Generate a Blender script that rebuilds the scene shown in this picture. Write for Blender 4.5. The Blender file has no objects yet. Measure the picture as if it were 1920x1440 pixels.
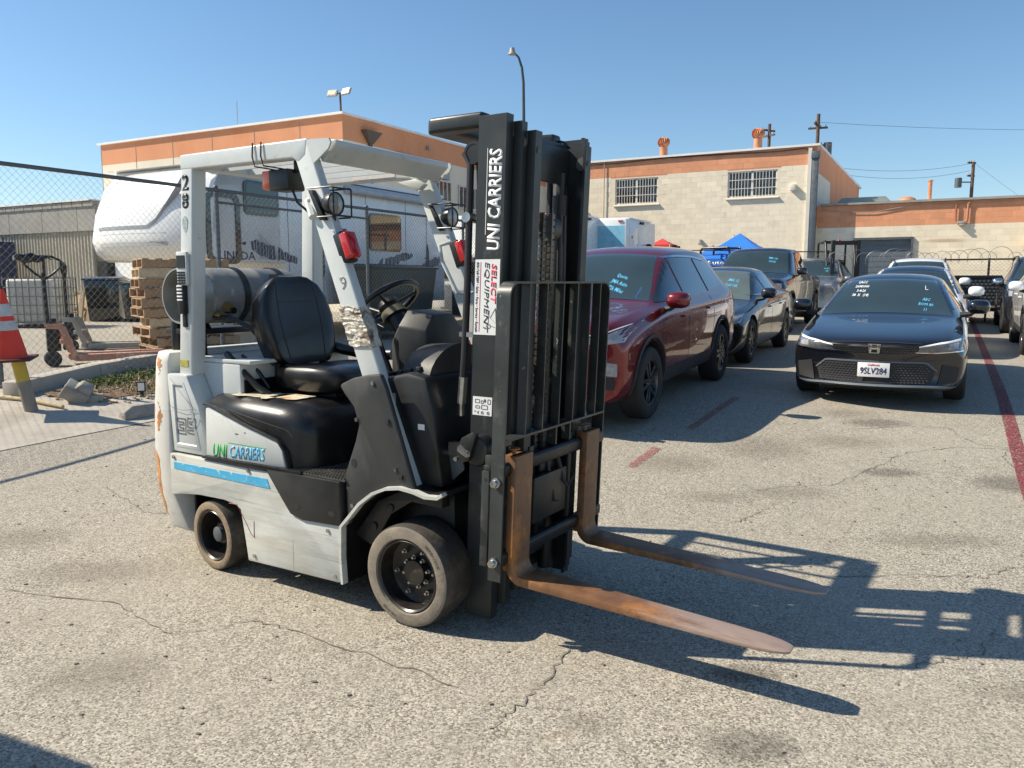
import bpy, bmesh, math, random
from mathutils import Vector, Matrix
from mathutils.bvhtree import BVHTree
random.seed(7)
S = bpy.context.scene
COL = S.collection
R = math.radians

# ------------------------------------------------------------------ camera, world, sun, exposure
cam_d = bpy.data.cameras.new('camera'); cam = bpy.data.objects.new('camera', cam_d); COL.objects.link(cam)
cam_d.sensor_width = 36; cam_d.lens = 27.87; cam_d.clip_start = .05; cam_d.clip_end = 3000
cam.location = (0, 0, 1.507)
cam.rotation_euler = (R(90) - math.atan(191.1/1486.4), 0, 0)
S.camera = cam
SUN_EL = R(42.5)
sun_to = Vector((-.993*math.cos(SUN_EL), .119*math.cos(SUN_EL), math.sin(SUN_EL))).normalized()
W = bpy.data.worlds.new('World'); S.world = W; W.use_nodes = True
wn = W.node_tree; bg = wn.nodes['Background']
sky = wn.nodes.new('ShaderNodeTexSky'); sky.sky_type = 'NISHITA'; sky.sun_disc = False
sky.sun_elevation = SUN_EL; sky.sun_rotation = math.atan2(sun_to.x, sun_to.y)
sky.altitude = 0; sky.air_density = 1.0; sky.dust_density = .3; sky.ozone_density = 4
hs = wn.nodes.new('ShaderNodeHueSaturation'); hs.inputs['Saturation'].default_value = 1.06; hs.inputs['Hue'].default_value = .495
wn.links.new(sky.outputs[0], hs.inputs['Color']); wn.links.new(hs.outputs[0], bg.inputs[0]); bg.inputs[1].default_value = .1
sl = bpy.data.lights.new('sun', 'SUN'); sl.energy = 5.0; sl.angle = R(.53); sl.color = (1, .90, .74)
so = bpy.data.objects.new('sun', sl); COL.objects.link(so)
so.rotation_euler = sun_to.to_track_quat('Z', 'Y').to_euler()
S.view_settings.view_transform = 'Standard'; S.view_settings.look = 'None'
S.view_settings.exposure = .54; S.view_settings.gamma = 1.0
S.view_settings.use_curve_mapping = False
S.render.engine = 'CYCLES'

# lot frame: N runs across the parking lanes, D runs along them (away from the camera)
N = Vector((.8771, -.4802, 0)); D = Vector((.4802, .8771, 0))
LOT = math.atan2(N.y, N.x)
def uv(u, v, z=0): p = N*u + D*v; return Vector((p.x, p.y, z))
def sm(t): t = min(1, max(0, t)); return t*t*(3-2*t)
def gz(x, y):
    return .015*min(16, max(0, y-9)) + .25*sm((y-5.2)/4.4) + .15*sm((-x-3)/2.5)*sm((y-4.5)/4)

# ------------------------------------------------------------------ materials
def M(name, col, rough=.6, metal=0., coat=0., var=.12, vs=6., bump=0., bs=60., space='obj', dirt=None, spec=.5,
      emit=None, trans=0., streak=None):
    m = bpy.data.materials.new(name); m.use_nodes = True
    nt = m.node_tree; b = nt.nodes['Principled BSDF']; L = nt.links.new
    b.inputs['Roughness'].default_value = rough; b.inputs['Metallic'].default_value = metal
    b.inputs['Coat Weight'].default_value = coat; b.inputs['Coat Roughness'].default_value = .015
    b.inputs['Specular IOR Level'].default_value = spec
    if trans: b.inputs['Transmission Weight'].default_value = trans
    if space == 'obj':
        tc = nt.nodes.new('ShaderNodeTexCoord'); src = tc.outputs['Object']
    else:
        g = nt.nodes.new('ShaderNodeNewGeometry'); src = g.outputs['Position']
    def noise(sc, det=5, vec=None, ro=.6):
        n = nt.nodes.new('ShaderNodeTexNoise'); n.inputs['Scale'].default_value = sc
        n.inputs['Detail'].default_value = det; n.inputs['Roughness'].default_value = ro
        L(vec or src, n.inputs['Vector']); return n
    def mix(fac, a, bb):
        x = nt.nodes.new('ShaderNodeMix'); x.data_type = 'RGBA'
        if hasattr(fac, 'links'): L(fac, x.inputs[0])
        else: x.inputs[0].default_value = fac
        for i, v in ((6, a), (7, bb)):
            if hasattr(v, 'links'): L(v, x.inputs[i])
            else: x.inputs[i].default_value = (*v, 1)
        return x.outputs[2]
    def ramp(v, lo, hi):
        r = nt.nodes.new('ShaderNodeMapRange'); r.inputs[1].default_value = lo; r.inputs[2].default_value = hi
        L(v, r.inputs[0]); return r.outputs[0]
    c = col
    if var:
        n = noise(vs, 6)
        c = mix(ramp(n.outputs[0], .3, .7), tuple(x*(1-var) for x in col), tuple(min(1, x*(1+var)) for x in col))
        rr = nt.nodes.new('ShaderNodeMapRange'); rr.inputs[1].default_value = .3; rr.inputs[2].default_value = .7
        rr.inputs[3].default_value = max(0.02, rough-.08); rr.inputs[4].default_value = min(1, rough+.08)
        L(n.outputs[0], rr.inputs[0]); L(rr.outputs[0], b.inputs['Roughness'])
    if dirt:   # list of (colour, scale, lo, hi, stretch)
        for dc, ds, lo, hi, st in dirt:
            mp = nt.nodes.new('ShaderNodeMapping'); mp.inputs['Scale'].default_value = st
            L(src, mp.inputs[0])
            c = mix(ramp(noise(ds, 8, mp.outputs[0], .7).outputs[0], lo, hi), c, dc)
    if hasattr(c, 'links'): L(c, b.inputs['Base Color'])
    else: b.inputs['Base Color'].default_value = (*c, 1)
    if bump:
        bn = nt.nodes.new('ShaderNodeBump'); bn.inputs['Strength'].default_value = bump
        bn.inputs['Distance'].default_value = .01
        L(noise(bs, 4).outputs[0], bn.inputs['Height']); L(bn.outputs[0], b.inputs['Normal'])
    if emit: b.inputs['Emission Color'].default_value = (*emit, 1); b.inputs['Emission Strength'].default_value = 1
    return m

def asphalt():
    m = bpy.data.materials.new('worn_asphalt'); m.use_nodes = True
    nt = m.node_tree; b = nt.nodes['Principled BSDF']; L = nt.links.new
    g = nt.nodes.new('ShaderNodeNewGeometry'); P = g.outputs['Position']
    def noise(sc, det=6, ro=.6, dist=0):
        n = nt.nodes.new('ShaderNodeTexNoise'); n.inputs['Scale'].default_value = sc; n.inputs['Detail'].default_value = det
        n.inputs['Roughness'].default_value = ro; n.inputs['Distortion'].default_value = dist
        L(P, n.inputs['Vector']); return n.outputs[0]
    def rng(v, a, c, o0=0, o1=1):
        r = nt.nodes.new('ShaderNodeMapRange'); r.inputs[1].default_value = a; r.inputs[2].default_value = c
        r.inputs[3].default_value = o0; r.inputs[4].default_value = o1; L(v, r.inputs[0]); return r.outputs[0]
    def mix(fac, a, c, mode='MIX'):
        x = nt.nodes.new('ShaderNodeMix'); x.data_type = 'RGBA'; x.blend_type = mode
        if hasattr(fac, 'links'): L(fac, x.inputs[0])
        else: x.inputs[0].default_value = fac
        for i, v in ((6, a), (7, c)):
            if hasattr(v, 'links'): L(v, x.inputs[i])
            else: x.inputs[i].default_value = (*v, 1)
        return x.outputs[2]
    # aggregate stones of about a centimetre in two sizes
    v1 = nt.nodes.new('ShaderNodeTexVoronoi'); v1.inputs['Scale'].default_value = 150; L(P, v1.inputs['Vector'])
    v2 = nt.nodes.new('ShaderNodeTexVoronoi'); v2.inputs['Scale'].default_value = 80; L(P, v2.inputs['Vector'])
    sep = nt.nodes.new('ShaderNodeSeparateColor'); L(v1.outputs['Color'], sep.inputs[0])
    sep2 = nt.nodes.new('ShaderNodeSeparateColor'); L(v2.outputs['Color'], sep2.inputs[0])
    c = mix(rng(sep.outputs[0], .15, .8), (.125, .112, .088), (.82, .765, .65))
    c = mix(rng(sep2.outputs[1], .55, .75, 0, .55), c, (.54, .50, .42))
    c = mix(rng(sep.outputs[2], .84, .92, 0, .6), c, (.10, .085, .065))
    gap = rng(v1.outputs['Distance'], .0032, .006)   # dark binder between stones
    c = mix(rng(gap, 0, 1, 0, .45), c, (.16, .14, .105))
    # traffic wear, faded patches, oil and rust stains
    c = mix(rng(noise(.9, 5, .6, .4), .42, .66, 0, .42), c, (.36, .325, .265))
    c = mix(rng(noise(2.8, 6, .65, .3), .56, .72, 0, .5), c, (.26, .232, .185))
    c = mix(rng(noise(.33, 4), .5, .7, 0, .25), c, (.52, .48, .41))
    c = mix(rng(noise(1.7, 7, .7, 1.2), .63, .72, 0, .45), c, (.26, .17, .10))
    L(c, b.inputs['Base Color']); b.inputs['Roughness'].default_value = .88
    b.inputs['Specular IOR Level'].default_value = .28
    bn = nt.nodes.new('ShaderNodeBump'); bn.inputs['Strength'].default_value = .9; bn.inputs['Distance'].default_value = .004
    h = nt.nodes.new('ShaderNodeMath'); h.operation = 'MULTIPLY_ADD'; L(sep.outputs[1], h.inputs[0]); h.inputs[1].default_value = .6
    L(rng(v1.outputs['Distance'], .0, .0065, 1, 0), h.inputs[2]); L(h.outputs[0], bn.inputs['Height'])
    bn2 = nt.nodes.new('ShaderNodeBump'); bn2.inputs['Strength'].default_value = .35; bn2.inputs['Distance'].default_value = .05
    L(noise(7, 4), bn2.inputs['Height']); L(bn.outputs[0], bn2.inputs['Normal']); L(bn2.outputs[0], b.inputs['Normal'])
    return m

def fork_mat():
    m = M('worn_fork_steel', (.20, .098, .047), .5, metal=.2, var=.3, vs=8, bump=.1, bs=50)
    nt = m.node_tree; b = nt.nodes['Principled BSDF']; L = nt.links.new
    tc = nt.nodes.new('ShaderNodeTexCoord'); sp = nt.nodes.new('ShaderNodeSeparateXYZ'); L(tc.outputs['Object'], sp.inputs[0])
    def nz(s, st=(1, 1, 1)):
        mp = nt.nodes.new('ShaderNodeMapping'); mp.inputs['Scale'].default_value = st; L(tc.outputs['Object'], mp.inputs[0])
        n = nt.nodes.new('ShaderNodeTexNoise'); n.inputs['Scale'].default_value = s; n.inputs['Detail'].default_value = 8; n.inputs['Roughness'].default_value = .7; L(mp.outputs[0], n.inputs['Vector']); return n.outputs[0]
    def mr(v, a, c, o0=0, o1=1):
        r = nt.nodes.new('ShaderNodeMapRange'); r.inputs[1].default_value = a; r.inputs[2].default_value = c; r.inputs[3].default_value = o0; r.inputs[4].default_value = o1; L(v, r.inputs[0]); return r.outputs[0]
    def mx(f, a, c):
        x = nt.nodes.new('ShaderNodeMix'); x.data_type = 'RGBA'
        if hasattr(f, 'links'): L(f, x.inputs[0])
        for i, v in ((6, a), (7, c)):
            if hasattr(v, 'links'): L(v, x.inputs[i])
            else: x.inputs[i].default_value = (*v, 1)
        return x.outputs[2]
    s = nt.nodes.new('ShaderNodeMath'); s.operation = 'MULTIPLY_ADD'; L(nz(5, (.5, 1.5, 1)), s.inputs[0]); s.inputs[1].default_value = .9; L(sp.outputs[0], s.inputs[2])
    base = b.inputs['Base Color'].links[0].from_socket
    c = mx(mr(nz(6), .50, .62), base, (.40, .165, .045))           # bright rust bloom
    c = mx(mr(nz(11), .56, .68), c, (.105, .07, .05))
    worn = mx(mr(nz(24, (.25, 1, 1)), .45, .7), (.37, .27, .22), (.27, .19, .15))
    worn = mx(mr(nz(7), .60, .68), worn, (.36, .16, .06))
    f = mr(s.outputs[0], 1.45, 1.62); c = mx(f, c, worn)
    L(c, b.inputs['Base Color']); return m
def stain_mat(name, col, amt, feather=.35):
    # a stain: transparent towards its ragged rim
    m = bpy.data.materials.new(name); m.use_nodes = True
    nt = m.node_tree; b = nt.nodes['Principled BSDF']; L = nt.links.new
    tc = nt.nodes.new('ShaderNodeTexCoord')
    n = nt.nodes.new('ShaderNodeTexNoise'); n.inputs['Scale'].default_value = 9; n.inputs['Detail'].default_value = 7; L(tc.outputs['Object'], n.inputs['Vector'])
    ln = nt.nodes.new('ShaderNodeVectorMath'); ln.operation = 'LENGTH'; L(tc.outputs['Object'], ln.inputs[0])
    a = nt.nodes.new('ShaderNodeMath'); a.operation = 'MULTIPLY_ADD'; L(n.outputs[0], a.inputs[0]); a.inputs[1].default_value = -.9; L(ln.outputs['Value'], a.inputs[2])
    r = nt.nodes.new('ShaderNodeMapRange'); r.inputs[1].default_value = .5-feather; r.inputs[2].default_value = .5
    r.inputs[3].default_value = amt; r.inputs[4].default_value = 0; L(a.outputs[0], r.inputs[0])
    v = nt.nodes.new('ShaderNodeTexVoronoi'); v.inputs['Scale'].default_value = 90
    g = nt.nodes.new('ShaderNodeNewGeometry'); L(g.outputs['Position'], v.inputs['Vector'])
    sp = nt.nodes.new('ShaderNodeSeparateColor'); L(v.outputs['Color'], sp.inputs[0])
    q = nt.nodes.new('ShaderNodeMapRange'); q.inputs[3].default_value = .45; q.inputs[4].default_value = 1; L(sp.outputs[0], q.inputs[0])
    k = nt.nodes.new('ShaderNodeMath'); k.operation = 'MULTIPLY'; L(r.outputs[0], k.inputs[0]); L(q.outputs[0], k.inputs[1])
    L(k.outputs[0], b.inputs['Alpha']); b.inputs['Base Color'].default_value = (*col, 1); b.inputs['Roughness'].default_value = .8
    return m

def paint_line(name, col, lo=.38, hi=.5):
    m = M(name, col, .75, var=.25, vs=14, space='world')
    nt = m.node_tree; b = nt.nodes['Principled BSDF']
    g = nt.nodes.new('ShaderNodeNewGeometry'); n = nt.nodes.new('ShaderNodeTexNoise'); n.inputs['Scale'].default_value = 55; n.inputs['Detail'].default_value = 8
    nt.links.new(g.outputs['Position'], n.inputs['Vector'])
    r = nt.nodes.new('ShaderNodeMapRange'); r.inputs[1].default_value = lo; r.inputs[2].default_value = hi
    nt.links.new(n.outputs[0], r.inputs[0]); nt.links.new(r.outputs[0], b.inputs['Alpha'])
    return m

def block_mat(name, col, sc=1.0):   # painted masonry, varying from block to block
    m = M(name, col, .85, var=.06, vs=3, bump=.25, bs=70, space='world',
          dirt=[((col[0]*.72, col[1]*.68, col[2]*.6), .9, .56, .82, (1, 1, .5))], spec=.2)
    nt = m.node_tree; b = nt.nodes['Principled BSDF']; L = nt.links.new
    oi = nt.nodes.new('ShaderNodeObjectInfo'); hs = nt.nodes.new('ShaderNodeHueSaturation')
    r = nt.nodes.new('ShaderNodeMapRange'); r.inputs[3].default_value = .93; r.inputs[4].default_value = 1.06
    L(oi.outputs['Random'], r.inputs[0]); L(r.outputs[0], hs.inputs['Value'])
    src = b.inputs['Base Color'].links[0].from_socket
    L(src, hs.inputs['Color']); L(hs.outputs[0], b.inputs['Base Color'])
    return m

ORANGE = (.72, .335, .185); BEIGE = (.83, .73, .56)
m_lift = M('lift_grey_paint', (.56, .585, .565), .38, var=.07, vs=5, bump=.03, bs=40,
           dirt=[((.30, .29, .26), 9, .60, .80, (1, 1, 1.5)), ((.16, .12, .09), 26, .70, .78, (1, 1, 1))])
m_liftb = M('lift_scuffed_paint', (.55, .565, .53), .45, var=.08, vs=7, bump=.05, bs=30,
            dirt=[((.42, .395, .33), 4, .45, .72, (.5, 1, 4)), ((.27, .25, .205), 9, .57, .68, (.18, 1, 9)), ((.10, .085, .07), 16, .655, .70, (.12, 1, 9)), ((.15, .125, .10), 34, .67, .72, (.3, 1, 3)), ((.17, .10, .06), 9, .73, .76, (1, 1, 1.3))])
m_cw = M('counterweight_paint', (.60, .59, .545), .5, var=.08, vs=5, bump=.1, bs=20,
         dirt=[((.20, .16, .12), 7, .60, .78, (1, 1, 1.4)), ((.36, .13, .045), 6, .66, .70, (1, 1, 1))])
m_rustp = M('bare_orange_primer', (.50, .21, .055), .7, var=.35, vs=12, bump=.15, bs=40, dirt=[((.16, .08, .04), 15, .55, .72, (1, 1, 1)), ((.5, .46, .4), 9, .62, .66, (1, 1, 1))])
m_blk = M('black_steel', (.009, .0095, .0095), .42, var=.3, vs=8, dirt=[((.045, .042, .036), 11, .6, .8, (1, 1, .5))])
m_mast = M('mast_dark_paint', (.020, .023, .0225), .40, var=.2, vs=5,
           dirt=[((.10, .10, .095), 8, .60, .78, (1, 1, .6)), ((.22, .22, .21), 45, .71, .74, (1, 1, .25)), ((.17, .085, .045), 7, .70, .80, (1, 1, .6))])
m_scr = M('scratched_dark_paint', (.036, .041, .039), .36, var=.25, vs=5,
          dirt=[((.13, .125, .115), 7, .54, .74, (1, 1, .6)), ((.38, .38, .36), 38, .66, .70, (1, 1, .3)), ((.14, .055, .02), 6, .70, .78, (1, 1, 1))])
m_vinyl = M('black_vinyl', (.008, .008, .0085), .34, var=.15, vs=6, bump=.06, bs=180, coat=.15)
m_cush = M('dusty_black_cover', (.010, .010, .0105), .34, var=.2, vs=5, bump=.05, bs=120, dirt=[((.05, .047, .04), 6, .55, .8, (1, 1, 1))])
m_plas = M('black_plastic', (.018, .019, .0195), .5, var=.25, vs=8, dirt=[((.09, .085, .075), 7, .58, .8, (1, 1, 1))])
m_cowl = M('charcoal_panel', (.035, .037, .037), .55, var=.15, vs=7, dirt=[((.085, .082, .072), 7, .52, .8, (1, 1, .4)), ((.2, .19, .17), 40, .68, .72, (1, 1, .3))])
m_tyre = M('worn_tyre', (.20, .172, .135), .85, var=.25, vs=12, bump=.25, bs=45, dirt=[((.32, .27, .20), 9, .5, .75, (1, 1, 1)), ((.08, .065, .05), 7, .60, .8, (1, 1, 1))])
m_tyret = M('tan_worn_tyre', (.25, .19, .125), .85, var=.3, vs=12, bump=.3, bs=45, dirt=[((.08, .055, .04), 12, .55, .7, (1, 1, 1))])
m_tread = M('dark_tread', (.045, .038, .032), .85, var=.3, vs=10, bump=.2, bs=50, dirt=[((.13, .10, .075), 5, .5, .75, (1, 1, 1))])
m_steel = M('worn_steel', (.45, .44, .42), .33, metal=1, var=.2, vs=20, dirt=[((.16, .12, .09), 12, .55, .75, (1, 1, 1))])
m_rust = M('rusty_fork', (.20, .098, .047), .55, metal=.15, var=.3, vs=8, bump=.12, bs=50,
           dirt=[((.42, .16, .045), 7, .50, .68, (1, 1, 1)), ((.10, .062, .045), 9, .52, .7, (.5, 1, 1))])
m_blade = M('fork_blade_worn', (.36, .235, .18), .42, metal=.35, var=.18, vs=7, bump=.05, bs=60,
            dirt=[((.34, .14, .04), 6, .58, .72, (.6, 1, 1)), ((.22, .15, .12), 20, .55, .75, (.3, 1, 1))])
m_forkm = fork_mat()
m_tank = M('grey_gas_tank', (.22, .225, .22), .5, var=.2, vs=6, bump=.06, bs=30, dirt=[((.13, .12, .11), 8, .5, .75, (1, 1, 1)), ((.42, .41, .38), 14, .56, .7, (1, 1, 1))])
m_white = M('white_print', (.80, .80, .78), .5, var=.03, vs=10)
m_stk = M('sticker_white', (.78, .78, .76), .4, var=.05, vs=12, dirt=[((.5, .48, .44), 12, .64, .8, (1, 1, 1))])
m_red = M('red_print', (.60, .025, .06), .45, var=.05)
m_ink = M('black_print', (.02, .02, .022), .5, var=.05)
m_grn = M('green_print', (.03, .42, .09), .45, var=.1)
m_cyan = M('blue_print', (.07, .42, .68), .45, var=.12, dirt=[((.55, .57, .55), 28, .585, .62, (1, 1, 1))])
m_redl = M('red_lens', (.50, .015, .012), .15, coat=.8, var=.1)
m_orl = M('orange_lens', (.75, .13, .03), .2, coat=.5, var=.1)
m_glassl = M('lamp_glass', (.30, .30, .28), .12, coat=1, var=.1)
m_wood = M('pallet_wood', (.42, .27, .145), .8, var=.3, vs=5, bump=.1, bs=60, space='world', dirt=[((.15, .09, .055), 5, .5, .75, (1, 1, 1))])
m_woodl = M('light_pallet_wood', (.62, .48, .29), .8, var=.15, vs=8, bump=.3, bs=60, space='world')
m_conc = M('concrete', (.46, .42, .355), .88, var=.1, vs=2.2, bump=.25, bs=90, space='world', spec=.25,
           dirt=[((.33, .295, .24), 1.3, .5, .72, (1, 1, 1)), ((.2, .18, .15), 60, .68, .74, (1, 1, 1))])
m_concg = M('grey_concrete', (.34, .32, .28), .9, var=.15, vs=6, bump=.35, bs=60, space='world', spec=.25, dirt=[((.2, .18, .15), 8, .5, .75, (1, 1, 1))])
m_dirt = M('bare_soil', (.20, .135, .088), .95, var=.35, vs=18, bump=.8, bs=30, space='world', spec=.15, dirt=[((.36, .29, .21), 45, .6, .68, (1, 1, 1)), ((.08, .06, .045), 25, .6, .7, (1, 1, 1))])
m_galv = M('galvanised_steel', (.13, .145, .155), .5, metal=.6, var=.15, vs=8)
m_wire = M('chainlink_wire', (.20, .205, .205), .5, metal=.5, var=0)
m_beige = block_mat('beige_painted_block', BEIGE); m_orange = block_mat('orange_painted_block', ORANGE)
m_mortb = M('beige_mortar', tuple(x*.93 for x in BEIGE), .9, var=.06, space='world', spec=.2)
m_morto = M('orange_mortar', tuple(x*.93 for x in ORANGE), .9, var=.06, space='world', spec=.2)
m_stucb = M('beige_stucco', (.78, .70, .56), .9, var=.06, vs=1.2, bump=.15, bs=40, space='world', spec=.2, dirt=[((.62, .54, .43), .8, .5, .8, (1, 1, .4))])
m_stuco = M('orange_stucco', (.70, .32, .175), .9, var=.06, vs=1.2, bump=.15, bs=40, space='world', spec=.2, dirt=[((.62, .235, .10), .8, .5, .8, (1, 1, .4))])
m_roofw = M('white_roof_coating', (.78, .77, .74), .7, var=.06, vs=2, space='world')
m_flash = M('weathered_flashing', (.33, .31, .28), .6, var=.2, vs=3, space='world')
m_wglass = M('window_pane', (.035, .045, .055), .08, var=.3, vs=3, coat=.5, space='world')
m_bars = M('cream_window_bars', (.70, .66, .58), .6, var=.05)
m_dkdoor = M('grey_roller_door', (.12, .145, .17), .5, var=.08, vs=3)
m_vent = M('orange_turbine_vent', (.56, .24, .12), .5, var=.2, vs=6, metal=.1)
m_pole = M('weathered_pole_wood', (.12, .08, .06), .9, var=.3, vs=4, bump=.3, bs=20)
m_cable = M('dark_cable', (.02, .02, .022), .6, var=0)
m_rv = M('white_gelcoat', (.84, .84, .82), .25, var=.03, vs=1, coat=.3, dirt=[((.62, .61, .57), 3, .55, .85, (1, 1, .3))])
m_rvgr = M('grey_vinyl_graphic', (.06, .07, .105), .4, var=.3, vs=9)
m_blackg = M('black_gloss', (.012, .013, .015), .1, var=.1, coat=.6)
m_rubber = M('car_tyre', (.02, .02, .02), .75, var=.2, vs=15, bump=.1, bs=80)
m_glass = M('car_glass', (.012, .018, .02), .03, var=0, coat=1)
m_glasst = M('tinted_windshield', (.028, .045, .047), .04, var=.15, vs=1.5, coat=.7)
m_chrome = M('chrome', (.75, .75, .76), .12, metal=1, var=0)
m_rim = M('dark_alloy', (.10, .10, .105), .25, metal=.8, var=.1)
m_rims = M('silver_alloy', (.55, .55, .56), .25, metal=.9, var=.1)
m_clad = M('matte_black_cladding', (.03, .031, .033), .55, var=.1)
m_lens = M('headlight_lens', (.30, .31, .33), .06, coat=1, var=.3, vs=25)
m_marker = M('window_marker', (.85, .86, .86), .7, var=0); m_markb = M('blue_window_marker', (.10, .45, .72), .7, var=0)

# ------------------------------------------------------------------ mesh helpers
def tag(o, label=None, cat=None, group=None, kind=None):
    if label: o['label'] = label
    if cat: o['category'] = cat
    if group: o['group'] = group
    if kind: o['kind'] = kind
    return o
def empty(name, loc=(0, 0, 0), rz=0., label=None, cat=None, group=None):
    o = bpy.data.objects.new(name, None); COL.objects.link(o); o.location = loc; o.rotation_euler = (0, 0, rz)
    o.empty_display_size = .2
    return tag(o, label, cat, group)
def children(o, allc=None): return [c for c in bpy.data.objects if c.parent == o]
def copy_tree(o, loc=None, rz=None, label=None, parent=None, kids=None):
    if kids is None:
        kids = {}
        for c in bpy.data.objects:
            if c.parent: kids.setdefault(c.parent.name, []).append(c)
    c = o.copy(); COL.objects.link(c); c.parent = parent
    if loc is not None: c.location = loc
    if rz is not None: c.rotation_euler = (c.rotation_euler[0], c.rotation_euler[1], rz)
    if label: c['label'] = label
    for k in kids.get(o.name, []): copy_tree(k, parent=c, kids=kids)
    return c

class MB:
    def __init__(s): s.bm = bmesh.new(); s.mi = 0
    def _f(s, vs):
        try: f = s.bm.faces.new(vs); f.material_index = s.mi; return f
        except ValueError: return None
    def pts(s, P): return [s.bm.verts.new(p) for p in P]
    def box(s, x0, x1, y0, y1, z0, z1, M4=None):
        P = [Vector(p) for p in ((x0, y0, z0), (x1, y0, z0), (x1, y1, z0), (x0, y1, z0), (x0, y0, z1), (x1, y0, z1), (x1, y1, z1), (x0, y1, z1))]
        if M4: P = [M4 @ p for p in P]
        v = s.pts(P)
        for f in ((0, 3, 2, 1), (4, 5, 6, 7), (0, 1, 5, 4), (1, 2, 6, 5), (2, 3, 7, 6), (3, 0, 4, 7)): s._f([v[i] for i in f])
        return s
    def prism(s, poly, a, b, axis='y', M4=None):
        def mk(p, t):
            q = {'y': (p[0], t, p[1]), 'x': (t, p[0], p[1]), 'z': (p[0], p[1], t)}[axis]
            q = Vector(q); return M4 @ q if M4 else q
        A = s.pts([mk(p, a) for p in poly]); B = s.pts([mk(p, b) for p in poly]); n = len(poly)
        s._f(A); s._f(B[::-1])
        for i in range(n): s._f([A[i], A[(i+1) % n], B[(i+1) % n], B[i]])
        return s
    def loft(s, rings, closed=True, caps=True):
        V = [s.pts(r) for r in rings]; n = len(rings[0])
        for a, b in zip(V, V[1:]):
            for i in range(n if closed else n-1): s._f([a[i], a[(i+1) % n], b[(i+1) % n], b[i]])
        if caps and closed: s._f(V[0][::-1]); s._f(V[-1])
        return s
    def tube(s, path, r, n=8, closed=False, caps=True, M4=None):
        P = [Vector(p) for p in path]
        if M4: P = [M4 @ p for p in P]
        m = len(P); rings = []; up = None
        for i in range(m):
            if closed: t = P[(i+1) % m] - P[i-1]
            else: t = P[min(i+1, m-1)] - P[max(i-1, 0)]
            t.normalize()
            if up is None:
                up = Vector((0, 0, 1)) if abs(t.z) < .9 else Vector((1, 0, 0))
            a = t.cross(up); a.normalize(); b = a.cross(t); up = b
            rr = r[i] if isinstance(r, (list, tuple)) else r
            rings.append([P[i] + a*math.cos(q)*rr + b*math.sin(q)*rr for q in [2*math.pi*k/n for k in range(n)]])
        if closed: rings.append(rings[0]); V = [s.pts(x) for x in rings[:-1]]; V.append(V[0]); 
        else: V = [s.pts(x) for x in rings]
        for a, b in zip(V, V[1:]):
            for i in range(n): s._f([a[i], a[(i+1) % n], b[(i+1) % n], b[i]])
        if caps and not closed: s._f(V[0][::-1]); s._f(V[-1])
        return s
    def cyl(s, p0, p1, r, r2=None, n=24, M4=None):
        return s.tube([p0, p1], [r, r if r2 is None else r2], n, M4=M4)
    def lathe(s, prof, c=(0, 0, 0), ax=(0, 1, 0), n=32, M4=None):   # prof [(radius, height along ax)]
        ax = Vector(ax).normalized(); u = ax.orthogonal().normalized(); w = ax.cross(u); c = Vector(c)
        rings = []
        for k in range(n):
            a = 2*math.pi*k/n; d = u*math.cos(a) + w*math.sin(a)
            rings.append([c + ax*h + d*max(r, 1e-4) for r, h in prof])
        if M4: rings = [[M4 @ p for p in q] for q in rings]
        V = [s.pts(r) for r in rings]; V.append(V[0]); m = len(prof)
        for a, b in zip(V, V[1:]):
            for i in range(m-1): s._f([a[i], a[i+1], b[i+1], b[i]])
        return s
    def sphere(s, c, r, nu=16, nv=10, M4=None):
        c = Vector(c); rx, ry, rz = (r, r, r) if not hasattr(r, '__len__') else r
        rings = []
        for j in range(1, nv):
            t = math.pi*j/nv
            rings.append([c + Vector((rx*math.sin(t)*math.cos(2*math.pi*i/nu), ry*math.sin(t)*math.sin(2*math.pi*i/nu), rz*math.cos(t))) for i in range(nu)])
        if M4: rings = [[M4 @ p for p in q] for q in rings]
        V = [s.pts(r) for r in rings]
        for a, b in zip(V, V[1:]):
            for i in range(nu): s._f([a[i], b[i], b[(i+1) % nu], a[(i+1) % nu]])
        top = s.bm.verts.new(sum((v.co for v in V[0]), Vector())/nu + (M4.to_3x3() @ Vector((0, 0, 1)) if M4 else Vector((0, 0, 1)))*rz*(1-math.cos(math.pi/nv)))
        bot = s.bm.verts.new(sum((v.co for v in V[-1]), Vector())/nu - (M4.to_3x3() @ Vector((0, 0, 1)) if M4 else Vector((0, 0, 1)))*rz*(1-math.cos(math.pi/nv)))
        for i in range(nu): s._f([top, V[0][i], V[0][(i+1) % nu]]); s._f([bot, V[-1][(i+1) % nu], V[-1][i]])
        return s
    def mesh(s, name, bevel=0, seg=2, smooth=38, xf=None, merge=False, bev_ang=28):
        bm = s.bm
        if merge: bmesh.ops.remove_doubles(bm, verts=bm.verts, dist=1e-5)
        bmesh.ops.recalc_face_normals(bm, faces=bm.faces)
        if bevel:
            es = [e for e in bm.edges if len(e.link_faces) == 2 and e.calc_face_angle(0) > R(bev_ang)]
            bmesh.ops.bevel(bm, geom=es, offset=bevel, segments=seg, affect='EDGES', clamp_overlap=True, profile=.5)
        if xf: bmesh.ops.transform(bm, matrix=xf, verts=bm.verts)
        for f in bm.faces: f.smooth = True
        for e in bm.edges:
            if len(e.link_faces) != 2 or e.calc_face_angle(0) > R(smooth): e.smooth = False
        me = bpy.data.meshes.new(name); bm.to_mesh(me); bm.free(); return me
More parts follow.
